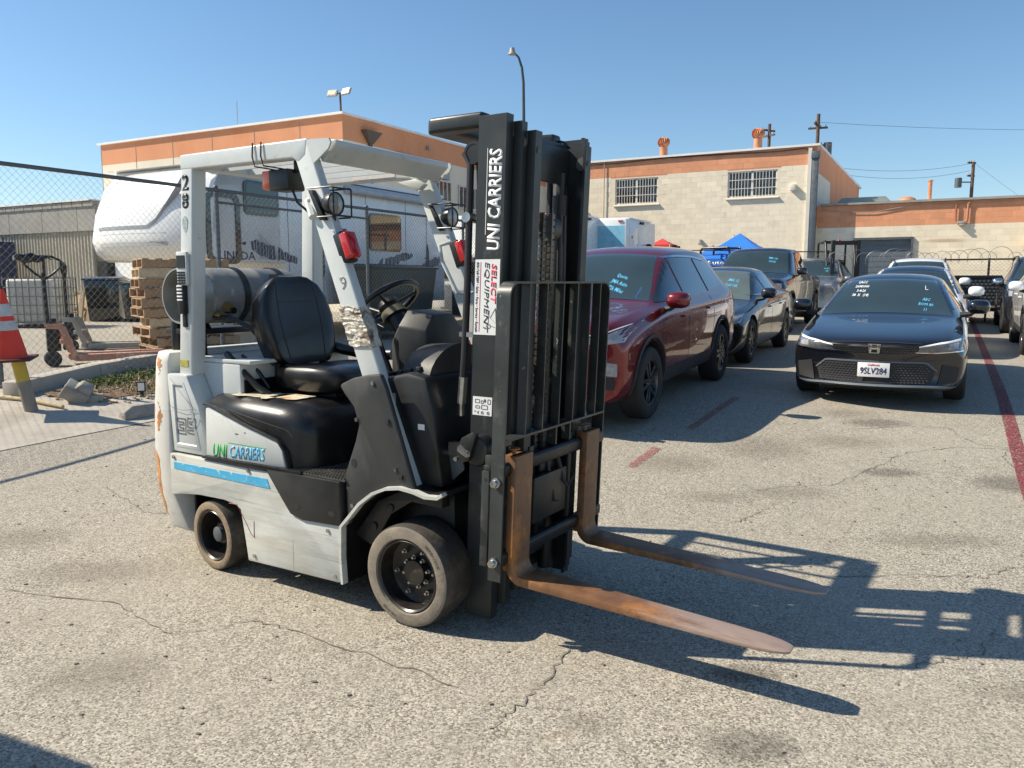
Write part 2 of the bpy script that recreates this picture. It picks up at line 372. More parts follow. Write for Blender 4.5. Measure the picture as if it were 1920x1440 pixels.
    def build(s, name, mat, parent=None, label=None, kind=None, **k):
        first = None
        for p in (s.pieces() if not kind and not k.pop('whole', False) else [s]):
            me = p.mesh(name, **k)
            for m in (mat if isinstance(mat, (list, tuple)) else [mat]): me.materials.append(m)
            o = bpy.data.objects.new(name, me); COL.objects.link(o)
            if parent: o.parent = parent
            tag(o, label, kind=kind); first = first or o
        return first
    def pieces(s, most=90):
        """split into far-apart pieces, each an object of its own"""
        bm = s.bm; bm.verts.index_update(); n = len(bm.verts); par = list(range(n))
        if n > 6000: return [s]
        def fd(i):
            while par[i] != i: par[i] = par[par[i]]; i = par[i]
            return i
        for e in bm.edges:
            a, b = fd(e.verts[0].index), fd(e.verts[1].index)
            if a != b: par[b] = a
        isl = {}
        for v in bm.verts:
            r = fd(v.index); q = isl.setdefault(r, [list(v.co), list(v.co)])
            for i in range(3): q[0][i] = min(q[0][i], v.co[i]); q[1][i] = max(q[1][i], v.co[i])
        K = list(isl)
        if len(K) < 2 or len(K) > 400: return [s]
        sz = {r: max(isl[r][1][i]-isl[r][0][i] for i in range(3)) for r in K}; pr = {r: r for r in K}
        def fp_(i):
            while pr[i] != i: i = pr[i]
            return i
        for i, a in enumerate(K):
            for b in K[i+1:]:
                A, B = isl[a], isl[b]
                g = math.sqrt(sum(max(0, A[0][j]-B[1][j], B[0][j]-A[1][j])**2 for j in range(3)))
                if g <= max(.02, .5*max(sz[a], sz[b])):
                    x, y = fp_(a), fp_(b)
                    if x != y: pr[y] = x
        roots = sorted({fp_(r) for r in K})
        if len(roots) < 2 or len(roots) > most: return [s]
        out = []
        for rt in roots:
            keep = {v for v in range(n) if fp_(fd(v)) == rt}
            q = MB(); q.bm = bm.copy(); q.bm.verts.ensure_lookup_table()
            bmesh.ops.delete(q.bm, geom=[v for v in q.bm.verts if v.index not in keep], context='VERTS'); out.append(q)
        bm.free(); return out
def inst(me, name, parent=None, loc=(0, 0, 0), rot=(0, 0, 0), sc=None):
    o = bpy.data.objects.new(name, me); COL.objects.link(o); o.location = loc; o.rotation_euler = rot
    if parent: o.parent = parent
    if sc: o.scale = sc
    return o

def text_geo(txt, size=1., bold=0., shear=0., spacing=1., align='CENTER', res=2):
    cu = bpy.data.curves.new('t', 'FONT'); cu.body = txt; cu.size = size; cu.offset = bold; cu.shear = shear
    cu.space_character = spacing; cu.align_x = align; cu.align_y = 'CENTER'; cu.resolution_u = res; cu.fill_mode = 'FRONT'
    o = bpy.data.objects.new('t', cu); COL.objects.link(o)
    dg = bpy.context.evaluated_depsgraph_get(); dg.update()
    me = o.evaluated_get(dg).to_mesh()
    V = [v.co.copy() for v in me.vertices]; F = [tuple(p.vertices) for p in me.polygons]
    o.evaluated_get(dg).to_mesh_clear(); bpy.data.objects.remove(o); bpy.data.curves.remove(cu)
    if V and bold and (max(v.y for v in V) > 1.5*size or max(v.x for v in V)-min(v.x for v in V) > 1.2*size*len(txt)*spacing): return text_geo(txt, size, bold*.6 if bold > .003 else 0, shear, spacing, align, res)
    return V, F
def text_obj(name, txt, mat, parent, O, X, Y, w=None, h=None, depth=.0012, xf=None, **k):
    """flat print: text centred at O, reading along X, up along Y, fitted to width w and height h"""
    V, F = text_geo(txt, 1., **k)
    xs = [v.x for v in V]; ys = [v.y for v in V]
    cx, cy = (min(xs)+max(xs))/2, (min(ys)+max(ys))/2; sx = w/(max(xs)-min(xs)) if w else None; sy = h/(max(ys)-min(ys)) if h else None
    sx = sx or sy; sy = sy or sx
    X = Vector(X).normalized(); Y = Vector(Y).normalized(); Zn = X.cross(Y); O = Vector(O)
    b = MB(); vs = [b.bm.verts.new(O + X*(v.x-cx)*sx + Y*(v.y-cy)*sy + Zn*depth) for v in V]
    vb = [b.bm.verts.new(O + X*(v.x-cx)*sx + Y*(v.y-cy)*sy) for v in V]
    ec = {}
    for f in F:
        b._f([vs[i] for i in f])
        for i in range(len(f)):
            e = (f[i], f[(i+1) % len(f)]); ec[tuple(sorted(e))] = ec.get(tuple(sorted(e)), 0)+1
    for (i, j), c in ec.items():
        if c == 1: b._f([vs[i], vs[j], vb[j], vb[i]])
    return b.build(name, mat, parent, xf=xf, smooth=180)

def sheet(name, poly, dz, mat, kind='structure', step=.5, label=None, parent=None):
    """flat sheet following the terrain: the polygon (xy) is cut by a grid and dropped on the ground"""
    bm = bmesh.new(); f = bm.faces.new([bm.verts.new((x, y, 0)) for x, y in poly])
    xs = [p[0] for p in poly]; ys = [p[1] for p in poly]
    for ax, lo, hi in ((0, min(xs), max(xs)), (1, min(ys), max(ys))):
        t = math.ceil(lo/step)*step
        while t < hi:
            co = Vector((t, 0, 0)) if ax == 0 else Vector((0, t, 0)); no = Vector((1, 0, 0)) if ax == 0 else Vector((0, 1, 0))
            bmesh.ops.bisect_plane(bm, geom=bm.verts[:]+bm.edges[:]+bm.faces[:], plane_co=co, plane_no=no); t += step
    for v in bm.verts: v.co.z = gz(v.co.x, v.co.y) + dz
    bmesh.ops.recalc_face_normals(bm, faces=bm.faces)
    for fc in bm.faces:
        if fc.normal.z < 0: fc.normal_flip()
        fc.smooth = True
    me = bpy.data.meshes.new(name); bm.to_mesh(me); bm.free(); me.materials.append(mat)
    o = bpy.data.objects.new(name, me); COL.objects.link(o); 
    if parent: o.parent = parent
    return tag(o, label, kind=kind)
def ribbon(name, path, w, dz, mat, kind=None, jit=0., sub=1, parent=None):
    P = [Vector((x, y, 0)) for x, y in path]
    if sub > 1:
        Q = []
        for a, b in zip(P, P[1:]):
            for k in range(sub):
                q = a.lerp(b, k/sub); t = (b-a).normalized(); Q.append(q + Vector((-t.y, t.x, 0))*(random.uniform(-jit, jit) if k else 0))
        Q.append(P[-1]); P = Q
    b = MB(); V = []
    for i, p in enumerate(P):
        t = (P[min(i+1, len(P)-1)] - P[max(i-1, 0)]).normalized(); n = Vector((-t.y, t.x, 0)); ww = w/2*(random.uniform(.35, 1.5) if jit else 1)
        if jit and i in (0, len(P)-1): ww *= .2
        a, c = p + n*ww, p - n*ww
        V.append((b.bm.verts.new((a.x, a.y, gz(a.x, a.y)+dz)), b.bm.verts.new((c.x, c.y, gz(c.x, c.y)+dz))))
    for (a, c), (d, e) in zip(V, V[1:]): b._f([a, c, e, d])
    o = b.build(name, mat, parent, kind=kind)
    for f in o.data.polygons:
        if f.normal.z < 0: f.flip()
    return o

# ------------------------------------------------------------------ ground
m_asph = asphalt()
def axis_lines(lo, hi, fine_lo, fine_hi, st):
    L = []; x = fine_lo
    while x <= fine_hi+1e-6: L.append(x); x += st
    d = st; x = fine_hi
    while x < hi: d *= 1.35; x = min(hi, x+d); L.append(x)
    d = st; x = fine_lo
    while x > lo: d *= 1.35; x = max(lo, x-d); L.insert(0, x)
    return L
gx = axis_lines(-600, 600, -9, 9, .25); gy = axis_lines(-200, 900, 2, 14, .25)
bm = bmesh.new(); gv = [[bm.verts.new((x, y, gz(x, y))) for x in gx] for y in gy]
for a, b in zip(gv, gv[1:]):
    for i in range(len(gx)-1): bm.faces.new([a[i], a[i+1], b[i+1], b[i]]).smooth = True
me = bpy.data.meshes.new('asphalt_ground'); bm.to_mesh(me); bm.free(); me.materials.append(m_asph)
o = bpy.data.objects.new('asphalt_ground', me); COL.objects.link(o); tag(o, kind='structure')

# concrete apron by the fence, soil bed, painted lines, cracks, stains
sheet('concrete_apron', [(-8.5, 1.2), (-4.3, 6.54), (-3.91, 7.06), (-3.46, 7.68), (-2.2, 9.4), (-2.6, 9.9), (-3.92, 8.74), (-4.12, 8.54), (-4.39, 8.12),
       (-4.76, 8.19), (-5.15, 8.1), (-5.75, 8.75), (-8.2, 5.0), (-10.5, 2)], .006, m_conc)
sheet('soil_bed', [(-2.6, 9.9), (-3.92, 8.74), (-4.12, 8.54), (-4.39, 8.12), (-4.76, 8.19), (-4.95, 8.3), (-4.82, 9.45), (-4.62, 10.5), (-3.9, 11.9)], .012, m_dirt, step=.25)
m_redln = paint_line('faded_red_line_paint', (.24, .045, .05), .40, .53); m_whln = paint_line('worn_white_line_paint', (.62, .60, .56))
ribbon('red_lane_line', [tuple(uv(.60, v).xy) for v in [4.2+.5*k for k in range(60)]], .115, .005, m_redln, 'structure')
m_redfd = paint_line('almost_gone_red_paint', (.36, .13, .12), .45, .58)
ribbon('faded_lane_line', [tuple(uv(-2.15, v).xy) for v in (5.9, 6.2, 6.55)], .085, .005, m_redfd, 'structure')
ribbon('faded_lane_line', [tuple(uv(-2.07+.02*i, v).xy) for i, v in enumerate((7.3, 7.8, 8.3, 8.9))], .085, .005, m_redfd, 'structure')
m_crack = M('crack_dark', (.17, .15, .12), .95, var=.3, space='world')
for pth in ([(-.07, 2.45), (-.05, 2.6), (.05, 2.7), (.12, 2.84), (.24, 3.12)], [(1.75, 5.6), (2.14, 5.74), (2.37, 5.74), (2.9, 6.2), (3.37, 6.64), (3.87, 6.8), (4.33, 6.72)],
            [(3.05, 7.32), (3.8, 7.52), (4.15, 7.42), (4.1, 6.88), (4.33, 6.77)], [(4.33, 6.77), (4.1, 6.5), (4.03, 6.2), (4.4, 5.9)],
            [(1.54, 3.94), (2.29, 3.94), (2.43, 3.9), (2.62, 4.05), (2.9, 4.1)], [(-2.53, 3.76), (-1.9, 3.6), (-1.45, 3.25), (-1.17, 3.39), (-.98, 3.3), (-.56, 3.05), (-.2, 2.8)],
            [(-3.01, 5.74), (-2.43, 5.08), (-2.19, 5.02)], [(1.38, 4.85), (1.49, 4.93), (1.73, 5.19)], [(2.11, 3.3), (1.91, 3.05), (1.76, 3.03), (1.56, 2.96)],
            ):
    ribbon('pavement_crack', pth, .0055, .004, m_crack, 'structure', jit=.02, sub=9)
m_stain = stain_mat('oil_stain', (.10, .088, .072), .42, .5); m_stain2 = stain_mat('damp_stain', (.19, .16, .125), .3, .7)
for i, (x, y, sx, sy, k) in enumerate([(3.4, 8.0, .42, .26, 1), (3.55, 7.62, .40, .2, 0), (2.96, 6.07, .3, .16, 0), (3.0, 6.97, .55, .3, 1), (2.19, 6.8, .5, .5, 1), (3.75, 5.75, .4, .3, 0),
        (.78, 2.42, .2, .13, 0), (.26, 2.55, .12, .1, 1), (1.31, 6.34, .5, .35, 1), (1.99, 5.55, .45, .25, 1), (1.43, 5.43, .35, .2, 1), (-2.9, 4.55, .4, .3, 1), (-2.2, 4.0, .5, .25, 1),
        (4.6, 5.2, .45, .28, 0), (.9, 2.9, .18, .1, 0), (-1.6, 2.9, .35, .2, 1), (2.5, 4.5, .5, .2, 1), (1.9, 2.75, .25, .12, 1), (2.6, 2.95, .4, .16, 0)]):
    b = MB(); n = 20
    c = b.bm.verts.new((0, 0, 0)); ring = b.pts([(1.6*math.cos(2*math.pi*j/n), 1.6*math.sin(2*math.pi*j/n), 0) for j in range(n)])
    for j in range(n): b._f([c, ring[j], ring[(j+1) % n]])
    me = b.mesh('ground_stain')
    for v in me.vertices: v.co.z = gz(x+v.co.x*sx, y+v.co.y*sy) - gz(x, y)
    me.materials.append((m_stain, m_stain2)[k])
    o = inst(me, 'ground_stain', loc=(x, y, gz(x, y)+.0025+.0001*i), sc=(sx, sy, 1)); tag(o, kind='structure')
# ================================================================== FORKLIFT
LX, LY, LT = -.1813, 3.7785, -.564
lift = empty('forklift', (LX, LY, 0), LT, 'light grey forklift with black mast, rusty forks and number 28 on its rear post', 'forklift')
SH = Matrix(((1, 0, .042, 0), (0, 1, 0, 0), (0, 0, 1, 0), (0, 0, 0, 1)))     # mast leans forward a little
# --- lower chassis side panels (near side is -y)
def side_panel(sy):
    y0, y1 = (-.535, -.45) if sy < 0 else (.45, .535)
    arch = [(-1.075+.0, .365), (-1.12, .385), (-1.2, .395), (-1.40, .392), (-1.56, .375)]
    P = [(-1.635, .592), (-1.64, .36)] + arch[::-1] + [(-1.045, .20), (-1.03, .105), (-.40, .118), (-.375, .15), (-.372, .395), (-.62, .385), (-.70, .405), (-.755, .47), (-.855, .588)]
    return MB().prism(P, y0, y1)
side_panel(-1).build('side_panel', m_liftb, lift, bevel=.006)
side_panel(1).build('side_panel', m_liftb, lift, bevel=.006)
b = MB(); b.prism([(-1.55, .60), (-1.04, .60), (-1.0, .14), (-.42, .14), (-.37, .60), (-.42, .60)], -.45, .45)
b.build('chassis', m_blk, lift)
# inner wheel well for the rear axle, axle beam
b = MB(); b.box(-1.60, -1.06, -.30, .30, .12, .58); b.cyl((-1.31, -.44, .184), (-1.31, .44, .184), .045); b.cyl((0, -.40, .2285), (0, .40, .2285), .07)
b.box(-.42, .12, -.33, .33, .10, .58); b.build('axle_housing', m_blk, lift, bevel=.01)
b = MB(); b.box(-.70, -.6975, -.5355, -.5315, .11, .27); b.build('panel_seam', m_tank, lift)
# blue stripe
for y0, y1 in ((-.5375, -.5348), (.5348, .5375)):
    MB().prism([(-1.60, .512), (-1.60, .548), (-.865, .552), (-.845, .506)], y0, y1).build('blue_stripe', m_cyan, lift)
# --- counterweight: outer block with rounded rear corners, panel with number 35
def cw_ring(z, xb, yo, xf, rb):
    pts = [(xf, -yo)]
    for k in range(7):
        a = math.pi*1.5 - k*math.pi/12
        pts.append((xb+rb+rb*math.cos(a), -yo+rb*.75+rb*.75*math.sin(a)))
    for k in range(7):
        a = math.pi - k*math.pi/12
        pts.append((xb+rb+rb*math.cos(a), yo-rb*.75+rb*.75*math.sin(a)))
    pts.append((xf, yo)); return [(x, y, z) for x, y in pts]
b = MB(); b.loft([cw_ring(.13, -1.83, .44, -1.58, .16), cw_ring(.16, -1.86, .485, -1.575, .18), cw_ring(.36, -1.885, .525, -1.63, .2), cw_ring(.60, -1.895, .53, -1.64, .2),
                  cw_ring(.80, -1.89, .52, -1.645, .19), cw_ring(1.08, -1.86, .505, -1.655, .17), cw_ring(1.13, -1.85, .49, -1.655, .16)])
b.build('counterweight', m_cw, lift, bevel=.008, bev_ang=40)
def chip(name, P, dy):   # ragged area of primer on the rear corner, wrapped round the counterweight
    ob = [c for c in bpy.data.objects if c.parent == lift and c.name.startswith('counterweight')][0]
    bvh = BVHTree.FromObject(ob, bpy.context.evaluated_depsgraph_get())
    dr = Vector((.75, 1, 0)).normalized()
    b = MB(); V = []
    zs = [P[0][2]+(P[1][2]-P[0][2])*i/22 for i in range(23)]
    ja = jb = 0
    for i, z in enumerate(zs):
        row = []; ja = max(-.03, min(.03, ja+random.uniform(-.014, .014))); jb = max(-.03, min(.02, jb+random.uniform(-.016, .016)))
        e_ = min(1, i/3, (len(zs)-1-i)/3); ja2 = ja; jb = jb if e_ >= 1 else jb-(1-e_)*(P[0][1]-P[0][0])*.5
        for k in range(9):
            x = (P[0][0]+ja)+(P[0][1]+jb - P[0][0]-ja)*k/8
            h, n, _, _ = bvh.ray_cast(Vector((x, dy, z))-dr*.6, dr)
            if h is None: h = Vector((x, dy, z)); n = -dr
            row.append(b.bm.verts.new(h + n*.0016))
        V.append(row)
    for a, c in zip(V, V[1:]):
        for k in range(8): b._f([a[k], a[k+1], c[k+1], c[k]])
    b.build(name, m_rustp, lift, label='orange primer showing through the chipped paint')
chip('primer_patch', ((-1.765, -1.672, .22), (0, 0, .585)), -.45)
chip('primer_patch', ((-1.70, -1.668, .70), (0, 0, .86)), -.45)
chip('primer_patch', ((-1.80, -1.785, .74), (0, 0, .84)), -.45)
chip('primer_patch', ((-1.71, -1.665, 1.0), (0, 0, 1.10)), -.45)
b = MB(); b.box(-1.575, -1.56, -.44, .44, .13, .585); b.build('wheel_well_dark_sheet', m_blk, lift)  # black sheet added to keep the wheel opening dark before the pale counterweight
# raised corner shroud with the embossed panel
P = [(-1.655, 1.022), (-1.49, 1.022), (-1.40, .86), (-1.335, .60), (-1.63, .60)]
MB().prism(P, -.515, -.40).build('corner_shroud', m_lift, lift, bevel=.012)
MB().prism(P, .40, .515).build('corner_shroud', m_lift, lift, bevel=.012)
b = MB(); fr = [(-1.615, .985), (-1.515, .985), (-1.45, .86), (-1.395, .63), (-1.60, .63)]; cx, cz = -1.52, .80
inn = [(cx+(x-cx)*.82, cz+(z-cz)*.90) for x, z in fr]
O_ = b.pts([(x, -.517, z) for x, z in fr]); I_ = b.pts([(x, -.522, z) for x, z in inn]); J_ = b.pts([(cx+(x-cx)*.76, -.5165, cz+(z-cz)*.86) for x, z in fr])
for i in range(5): b._f([O_[i], O_[(i+1) % 5], I_[(i+1) % 5], I_[i]]); b._f([I_[i], I_[(i+1) % 5], J_[(i+1) % 5], J_[i]])
b.build('embossed_frame', m_lift, lift)
def line_chars(strokes, name, mat, parent, y, w):   # outlined numerals drawn as thin ribs
    b = MB()
    for s_ in strokes:
        for (x0, z0), (x1, z1) in zip(s_, s_[1:]):
            dx, dz = x1-x0, z1-z0; l = math.hypot(dx, dz) or 1; nx, nz = -dz/l*w/2, dx/l*w/2
            ex, ez = dx/l*w/2, dz/l*w/2
            b.prism([(x0+nx-ex, z0+nz-ez), (x1+nx+ex, z1+nz+ez), (x1-nx+ex, z1-nz+ez), (x0-nx-ex, z0-nz-ez)], y, y+.0015)
    return b.build(name, mat, parent)
def digit(ch, x, z, w, h, g):
    t = g
    if ch == '3': P = [(0, h), (w, h), (w, 0), (0, 0), (0, t), (w-t, t), (w-t, h/2-t/2), (.2*w, h/2-t/2), (.2*w, h/2+t/2), (w-t, h/2+t/2), (w-t, h-t), (0, h-t), (0, h)]
    else: P = [(0, h), (w, h), (w, h-t), (t, h-t), (t, h/2+t/2), (w, h/2+t/2), (w, 0), (0, 0), (0, t), (w-t, t), (w-t, h/2-t/2), (0, h/2-t/2), (0, h)]
    return [(x+a, z+c) for a, c in P]
line_chars([digit('3', -1.578, .705, .068, .082, .018), digit('5', -1.492, .712, .066, .082, .018)], 'model_number', m_ink, lift, -.5185, .0028)
# rear deck under the tank (beige edge) and dark cross panel behind the seat
b = MB(); b.box(-1.66, -1.12, -.40, .42, 1.085, 1.105); b.build('rear_deck', m_lift, lift, bevel=.004)
b = MB(); b.box(-1.64, -1.20, -.40, .40, .60, 1.084); b.build('rear_cover', m_lift, lift, bevel=.01)
b = MB(); b.box(-1.197, -1.19, -.38, .38, .93, 1.0); b.box(-1.197, -1.185, -.39, .39, .905, .918); b.build('cover_seam', m_blk, lift)
# --- hood: dusty black rounded cover with grey side panel
def hring(x, yo, z0, z1, r):
    pts = []
    for sy in (-1, 1):
        q = []
        for k in range(7):
            a = k*math.pi/12
            q.append((sy*(yo-r+r*math.cos(a)), z1-r*.8+r*.8*math.sin(a)))
        if sy < 0: q = [(-yo+.0, z0)] + q
        else: q = q[::-1] + [(yo, z0)]
        pts += q
    return [(x, y, z) for y, z in pts]
b = MB(); b.loft([hring(-1.36, .47, .62, .905, .10), hring(-1.34, .497, .612, .925, .10), hring(-1.05, .515, .61, .93, .11), hring(-.80, .515, .61, .925, .13),
                  hring(-.70, .50, .61, .915, .15), hring(-.635, .46, .61, .885, .15), hring(-.605, .40, .61, .84, .15)])
b.build('hood_cover', m_cush, lift, smooth=60)
P = [(-1.335, .612), (-1.325, .86), (-1.30, .875), (-1.02, .795), (-.80, .742), (-.765, .715), (-.742, .625), (-.75, .612)]
MB().prism(P, -.527, -.49).build('hood_side_panel', m_lift, lift, bevel=.006)
MB().prism(P, .49, .527).build('hood_side_panel', m_lift, lift, bevel=.006)
b = MB(); b.tube([(-1.335, -.527, .885), (-1.30, -.529, .885), (-1.02, -.529, .806), (-.79, -.529, .752), (-.745, -.527, .70), (-.725, -.525, .615)], .008)
b.build('panel_piping', m_blk, lift)
b = MB(); b.prism([(-1.36, .598), (-1.33, .615), (-.62, .622), (-.62, .603), (-1.0, .592)], -.545, -.44); b.build('edge_trim', m_vinyl, lift, bevel=.005)
# brand on the hood side: green UNI, blue CARRIERS
text_obj('side_lettering', 'UNI', m_grn, lift, (-1.222, -.5275, .651), (1, 0, .05), (0, 0, 1), w=.112, h=.068, bold=.022, shear=.12)
text_obj('side_lettering', 'CARRIERS', m_cyan, lift, (-1.015, -.5275, .660), (1, 0, .045), (0, 0, 1), w=.262, h=.064, bold=.022, shear=.12)
b = MB(); b.box(-1.155, -.872, -.5285, -.5272, .698, .7005); b.build('lettering_rule', m_grn, lift)
# worn warning labels on the hood top
for (x0, x1, y0, y1, rz) in ((-1.22, -.95, -.44, -.28, .1), (-1.0, -.80, -.40, -.25, -.15)):
    b = MB(); n = 8
    top = [(x0+(x1-x0)*i/n, y1+random.uniform(-.012, .012)) for i in range(n+1)]; bot = [(x0+(x1-x0)*i/n, y0+random.uniform(-.015, .015)) for i in range(n+1)]
    b.prism(bot+top[::-1], .930, .9315, 'z'); b.build('worn_label', M('worn_label_paper', (.62, .56, .42), .6, var=.2, vs=14, dirt=[((.66, .30, .05), 9, .58, .62, (1, 1, 1)), ((.1, .09, .07), 16, .55, .62, (1, 1, 1))]), lift)
# --- seat
def pad(prof, half, flare, name, mat, cy=-.03):
    """upholstered pad: prof = list of (x, z, thickness dir x, z, halfwidth)"""
    b = MB(); rings = []
    for (x, z, tx, tz, hw) in prof:
        ring = []
        for k in range(20):
            a = 2*math.pi*k/20; cs, sn = math.cos(a), math.sin(a)
            yy = hw*math.copysign(abs(cs)**.55, cs); tt = math.copysign(abs(sn)**.6, sn)
            bol = flare*(abs(yy)/max(hw, .01))**3 if sn > 0 else 0
            ring.append((x+tx*(tt+bol), cy+yy, z+tz*(tt+bol)))
        rings.append(ring)
    b.loft(rings); return b.build(name, mat, lift, smooth=75)
pad([(-1.15, 1.06, .05, .01, .17), (-1.165, 1.10, .065, .012, .215), (-1.19, 1.20, .065, .02, .24), (-1.215, 1.30, .065, .02, .248), (-1.235, 1.40, .062, .02, .225), (-1.245, 1.47, .055, .02, .18), (-1.25, 1.515, .04, .015, .12), (-1.25, 1.537, .02, .006, .06)], .25, .7, 'seat_back', m_vinyl)
pad([(-1.14, 1.0, .01, .03, .15), (-1.10, 1.0, .01, .06, .22), (-1.0, 1.0, .01, .07, .245), (-.85, 1.0, .01, .075, .25), (-.74, 1.0, .01, .07, .24), (-.68, .995, .01, .05, .21), (-.655, .99, .005, .02, .17)], .25, .45, 'seat_cushion', m_vinyl)
b = MB(); b.box(-1.12, -.72, -.2, .14, .92, .965); b.box(-1.16, -1.12, -.21, -.17, .96, 1.2); b.box(-1.16, -1.12, .11, .15, .96, 1.2); b.build('seat_base', m_blk, lift, bevel=.006)
b = MB(); b.tube([(-1.14, .21, 1.14), (-1.08, .25, 1.12), (-.9, .26, 1.10), (-.72, .25, 1.11)], .032, 10)
b.build('armrest', m_vinyl, lift, smooth=60)
b = MB(); b.tube([(-1.35, -.36, 1.13), (-1.25, -.38, 1.08), (-1.12, -.36, .97), (-1.06, -.33, .93)], .017, 8); b.tube([(-1.30, -.30, 1.12), (-1.18, -.29, 1.03), (-1.13, -.27, .95)], .01, 6); b.build('seat_belt', m_vinyl, lift)
# --- gas tank on the rear deck
tk = MB(); tx, tz = -1.64, 1.432
prof = [(.02, -.40), (.07, -.398), (.12, -.385), (.148, -.35), (.154, -.30), (.154, -.02), (.156, -.018), (.156, .0), (.154, .002), (.154, .22), (.146, .265), (.12, .30), (.07, .315), (.0, .318)]
tk.lathe(prof, (tx, .045, tz), (0, 1, 0), 40); tank = tk.build('gas_tank', m_tank, lift, smooth=50)
b = MB(); b.lathe([(.142, -.47), (.150, -.47), (.150, -.36), (.142, -.36)], (tx, .045, tz), (0, 1, 0), 40); b.build('tank_collar', M('collar_steel', (.40, .40, .38), .45, metal=.6, var=.2), tank, smooth=50)
b = MB()
for yy in (-.14, .15): b.lathe([(.158, yy-.02), (.161, yy-.02), (.161, yy+.02), (.158, yy+.02)], (tx, .045, tz), (0, 1, 0), 40)
b.box(tx+.13, tx+.19, .08, .12, tz+.06, tz+.12); b.build('tank_strap', m_blk, lift, smooth=50)
b = MB(); b.box(-1.87, -1.60, -.36, .27, 1.22, 1.25); b.box(-1.86, -1.83, -.33, -.29, 1.13, 1.23); b.box(-1.63, -1.6, -.33, -.29, 1.10, 1.23); b.box(-1.63, -1.6, .2, .24, 1.10, 1.23); b.cyl((-1.80, -.34, 1.12), (-1.80, -.34, 1.29), .028)
b.prism([(-1.85, 1.25), (-1.62, 1.25), (-1.66, 1.30), (-1.82, 1.30)], -.28, -.24); b.prism([(-1.85, 1.25), (-1.62, 1.25), (-1.66, 1.30), (-1.82, 1.30)], .08, .12)
b.build('tank_cradle', m_blk, lift, bevel=.004)
b = MB(); b.cyl((tx+.06, -.40, tz-.05), (tx+.06, -.34, tz-.05), .03, n=10); b.tube([(tx+.12, -.30, tz-.12), (tx+.22, -.28, tz-.11), (tx+.34, -.24, tz-.17), (tx+.46, -.20, tz-.28), (tx+.58, -.15, tz-.42)], .014, 8)
b.cyl((tx+.11, -.22, tz-.08), (tx+.19, -.22, tz-.08), .018, n=12); b.build('gas_hose', m_vinyl, lift)
b = MB(); b.cyl((tx+.14, -.24, tz-.06), (tx+.175, -.24, tz-.06), .026, n=14); b.cyl((tx+.13, -.29, tz-.10), (tx+.17, -.29, tz-.10), .016, n=12)
b.build('tank_valve', M('brass_valve', (.42, .30, .14), .4, metal=.8, var=.2), lift)
# --- overhead guard
TW, BW = .43, .475
def leg_sec(p, ax_x, ax_y, w, d): return [(p[0]+a*w, p[1]+c*d, p[2]) for a, c in ((0, 0), (1, 0), (1, 1), (0, 1))]
def post(sy, x0t, x1t, zt, x0b, x1b, zb, yt, yb, name, zt2=None, depth=.05):
    b = MB(); s_ = -1 if sy < 0 else 1
    q = [(x0b, s_*yb, zb), (x1b, s_*yb, zb), (x1b, s_*(yb-depth), zb), (x0b, s_*(yb-depth), zb)]
    t = [(x0t, s_*yt, zt), (x1t, s_*yt, zt2 or zt), (x1t, s_*(yt-depth), zt2 or zt), (x0t, s_*(yt-depth), zt)]
    b.loft([q, t]); return b.build(name, m_lift, lift, bevel=.010, seg=3)
for sy in (-1, 1):
    post(sy, -1.525, -1.43, 2.10, -1.60, -1.49, 1.015, TW+.025, BW, 'guard_rear_post', depth=.085)
    post(sy, -.685, -.60, 2.075, -.085, .037, .60, TW+.025, .485, 'guard_front_post', zt2=2.14, depth=.055)
    ya, yb = (-(TW+.027), -(TW-.045)) if sy < 0 else (TW-.045, TW+.027)
    MB().prism([(-1.53, 2.158), (-1.53, 2.08), (-.70, 2.075), (-.66, 2.05), (-.61, 2.08), (-.60, 2.158)], ya, yb).build('guard_side_rail', m_lift, lift, bevel=.010, seg=3)
    yc = ya+.002 if sy < 0 else yb-.012
    MB().prism([(-.66, 2.154), (-.465, 2.145), (-.455, 2.125), (-.47, 2.10), (-.575, 2.035), (-.60, 2.04)], yc, yc+.010).build('guard_gusset', m_lift, lift)
# cross members: front channel beam, rear beam, longitudinal slats
b = MB(); b.prism([(-.545, 2.05), (-.53, 2.052), (-.455, 2.115), (-.455, 2.142), (-.475, 2.146), (-.565, 2.146), (-.575, 2.10)], -(TW-.01), TW-.01); b.build('guard_front_beam', m_lift, lift, bevel=.006)
b = MB(); b.box(-1.525, -1.445, -(TW-.04), TW-.04, 2.088, 2.152); b.build('guard_rear_beam', m_lift, lift, bevel=.008)
for y in (-.25, -.08, .09, .26):
    b = MB(); b.box(-1.45, -.57, y-.006, y+.006, 2.09, 2.135); b.build('guard_slat', m_lift, lift)
b = MB(); b.prism([(-.75, 2.05), (-.60, 2.00), (-.56, 2.03), (-.62, 2.06)], .34, .38); b.build('gusset_plate', m_lift, lift, bevel=.004)
b = MB(); b.box(-1.12, -.80, TW-.0475, TW-.0455, 2.088, 2.122); b.build('guard_label', M('faint_label', (.62, .58, .53), .5, var=.12, vs=60), lift)
b = MB(); b.tube([(-.40, .36, 1.72), (-.45, .33, 1.70), (-.43, .32, 1.62), (-.33, .32, 1.45), (-.29, .35, 1.44), (-.27, .38, 1.45)], .011, 8); b.build('grab_handle', m_lift, lift)
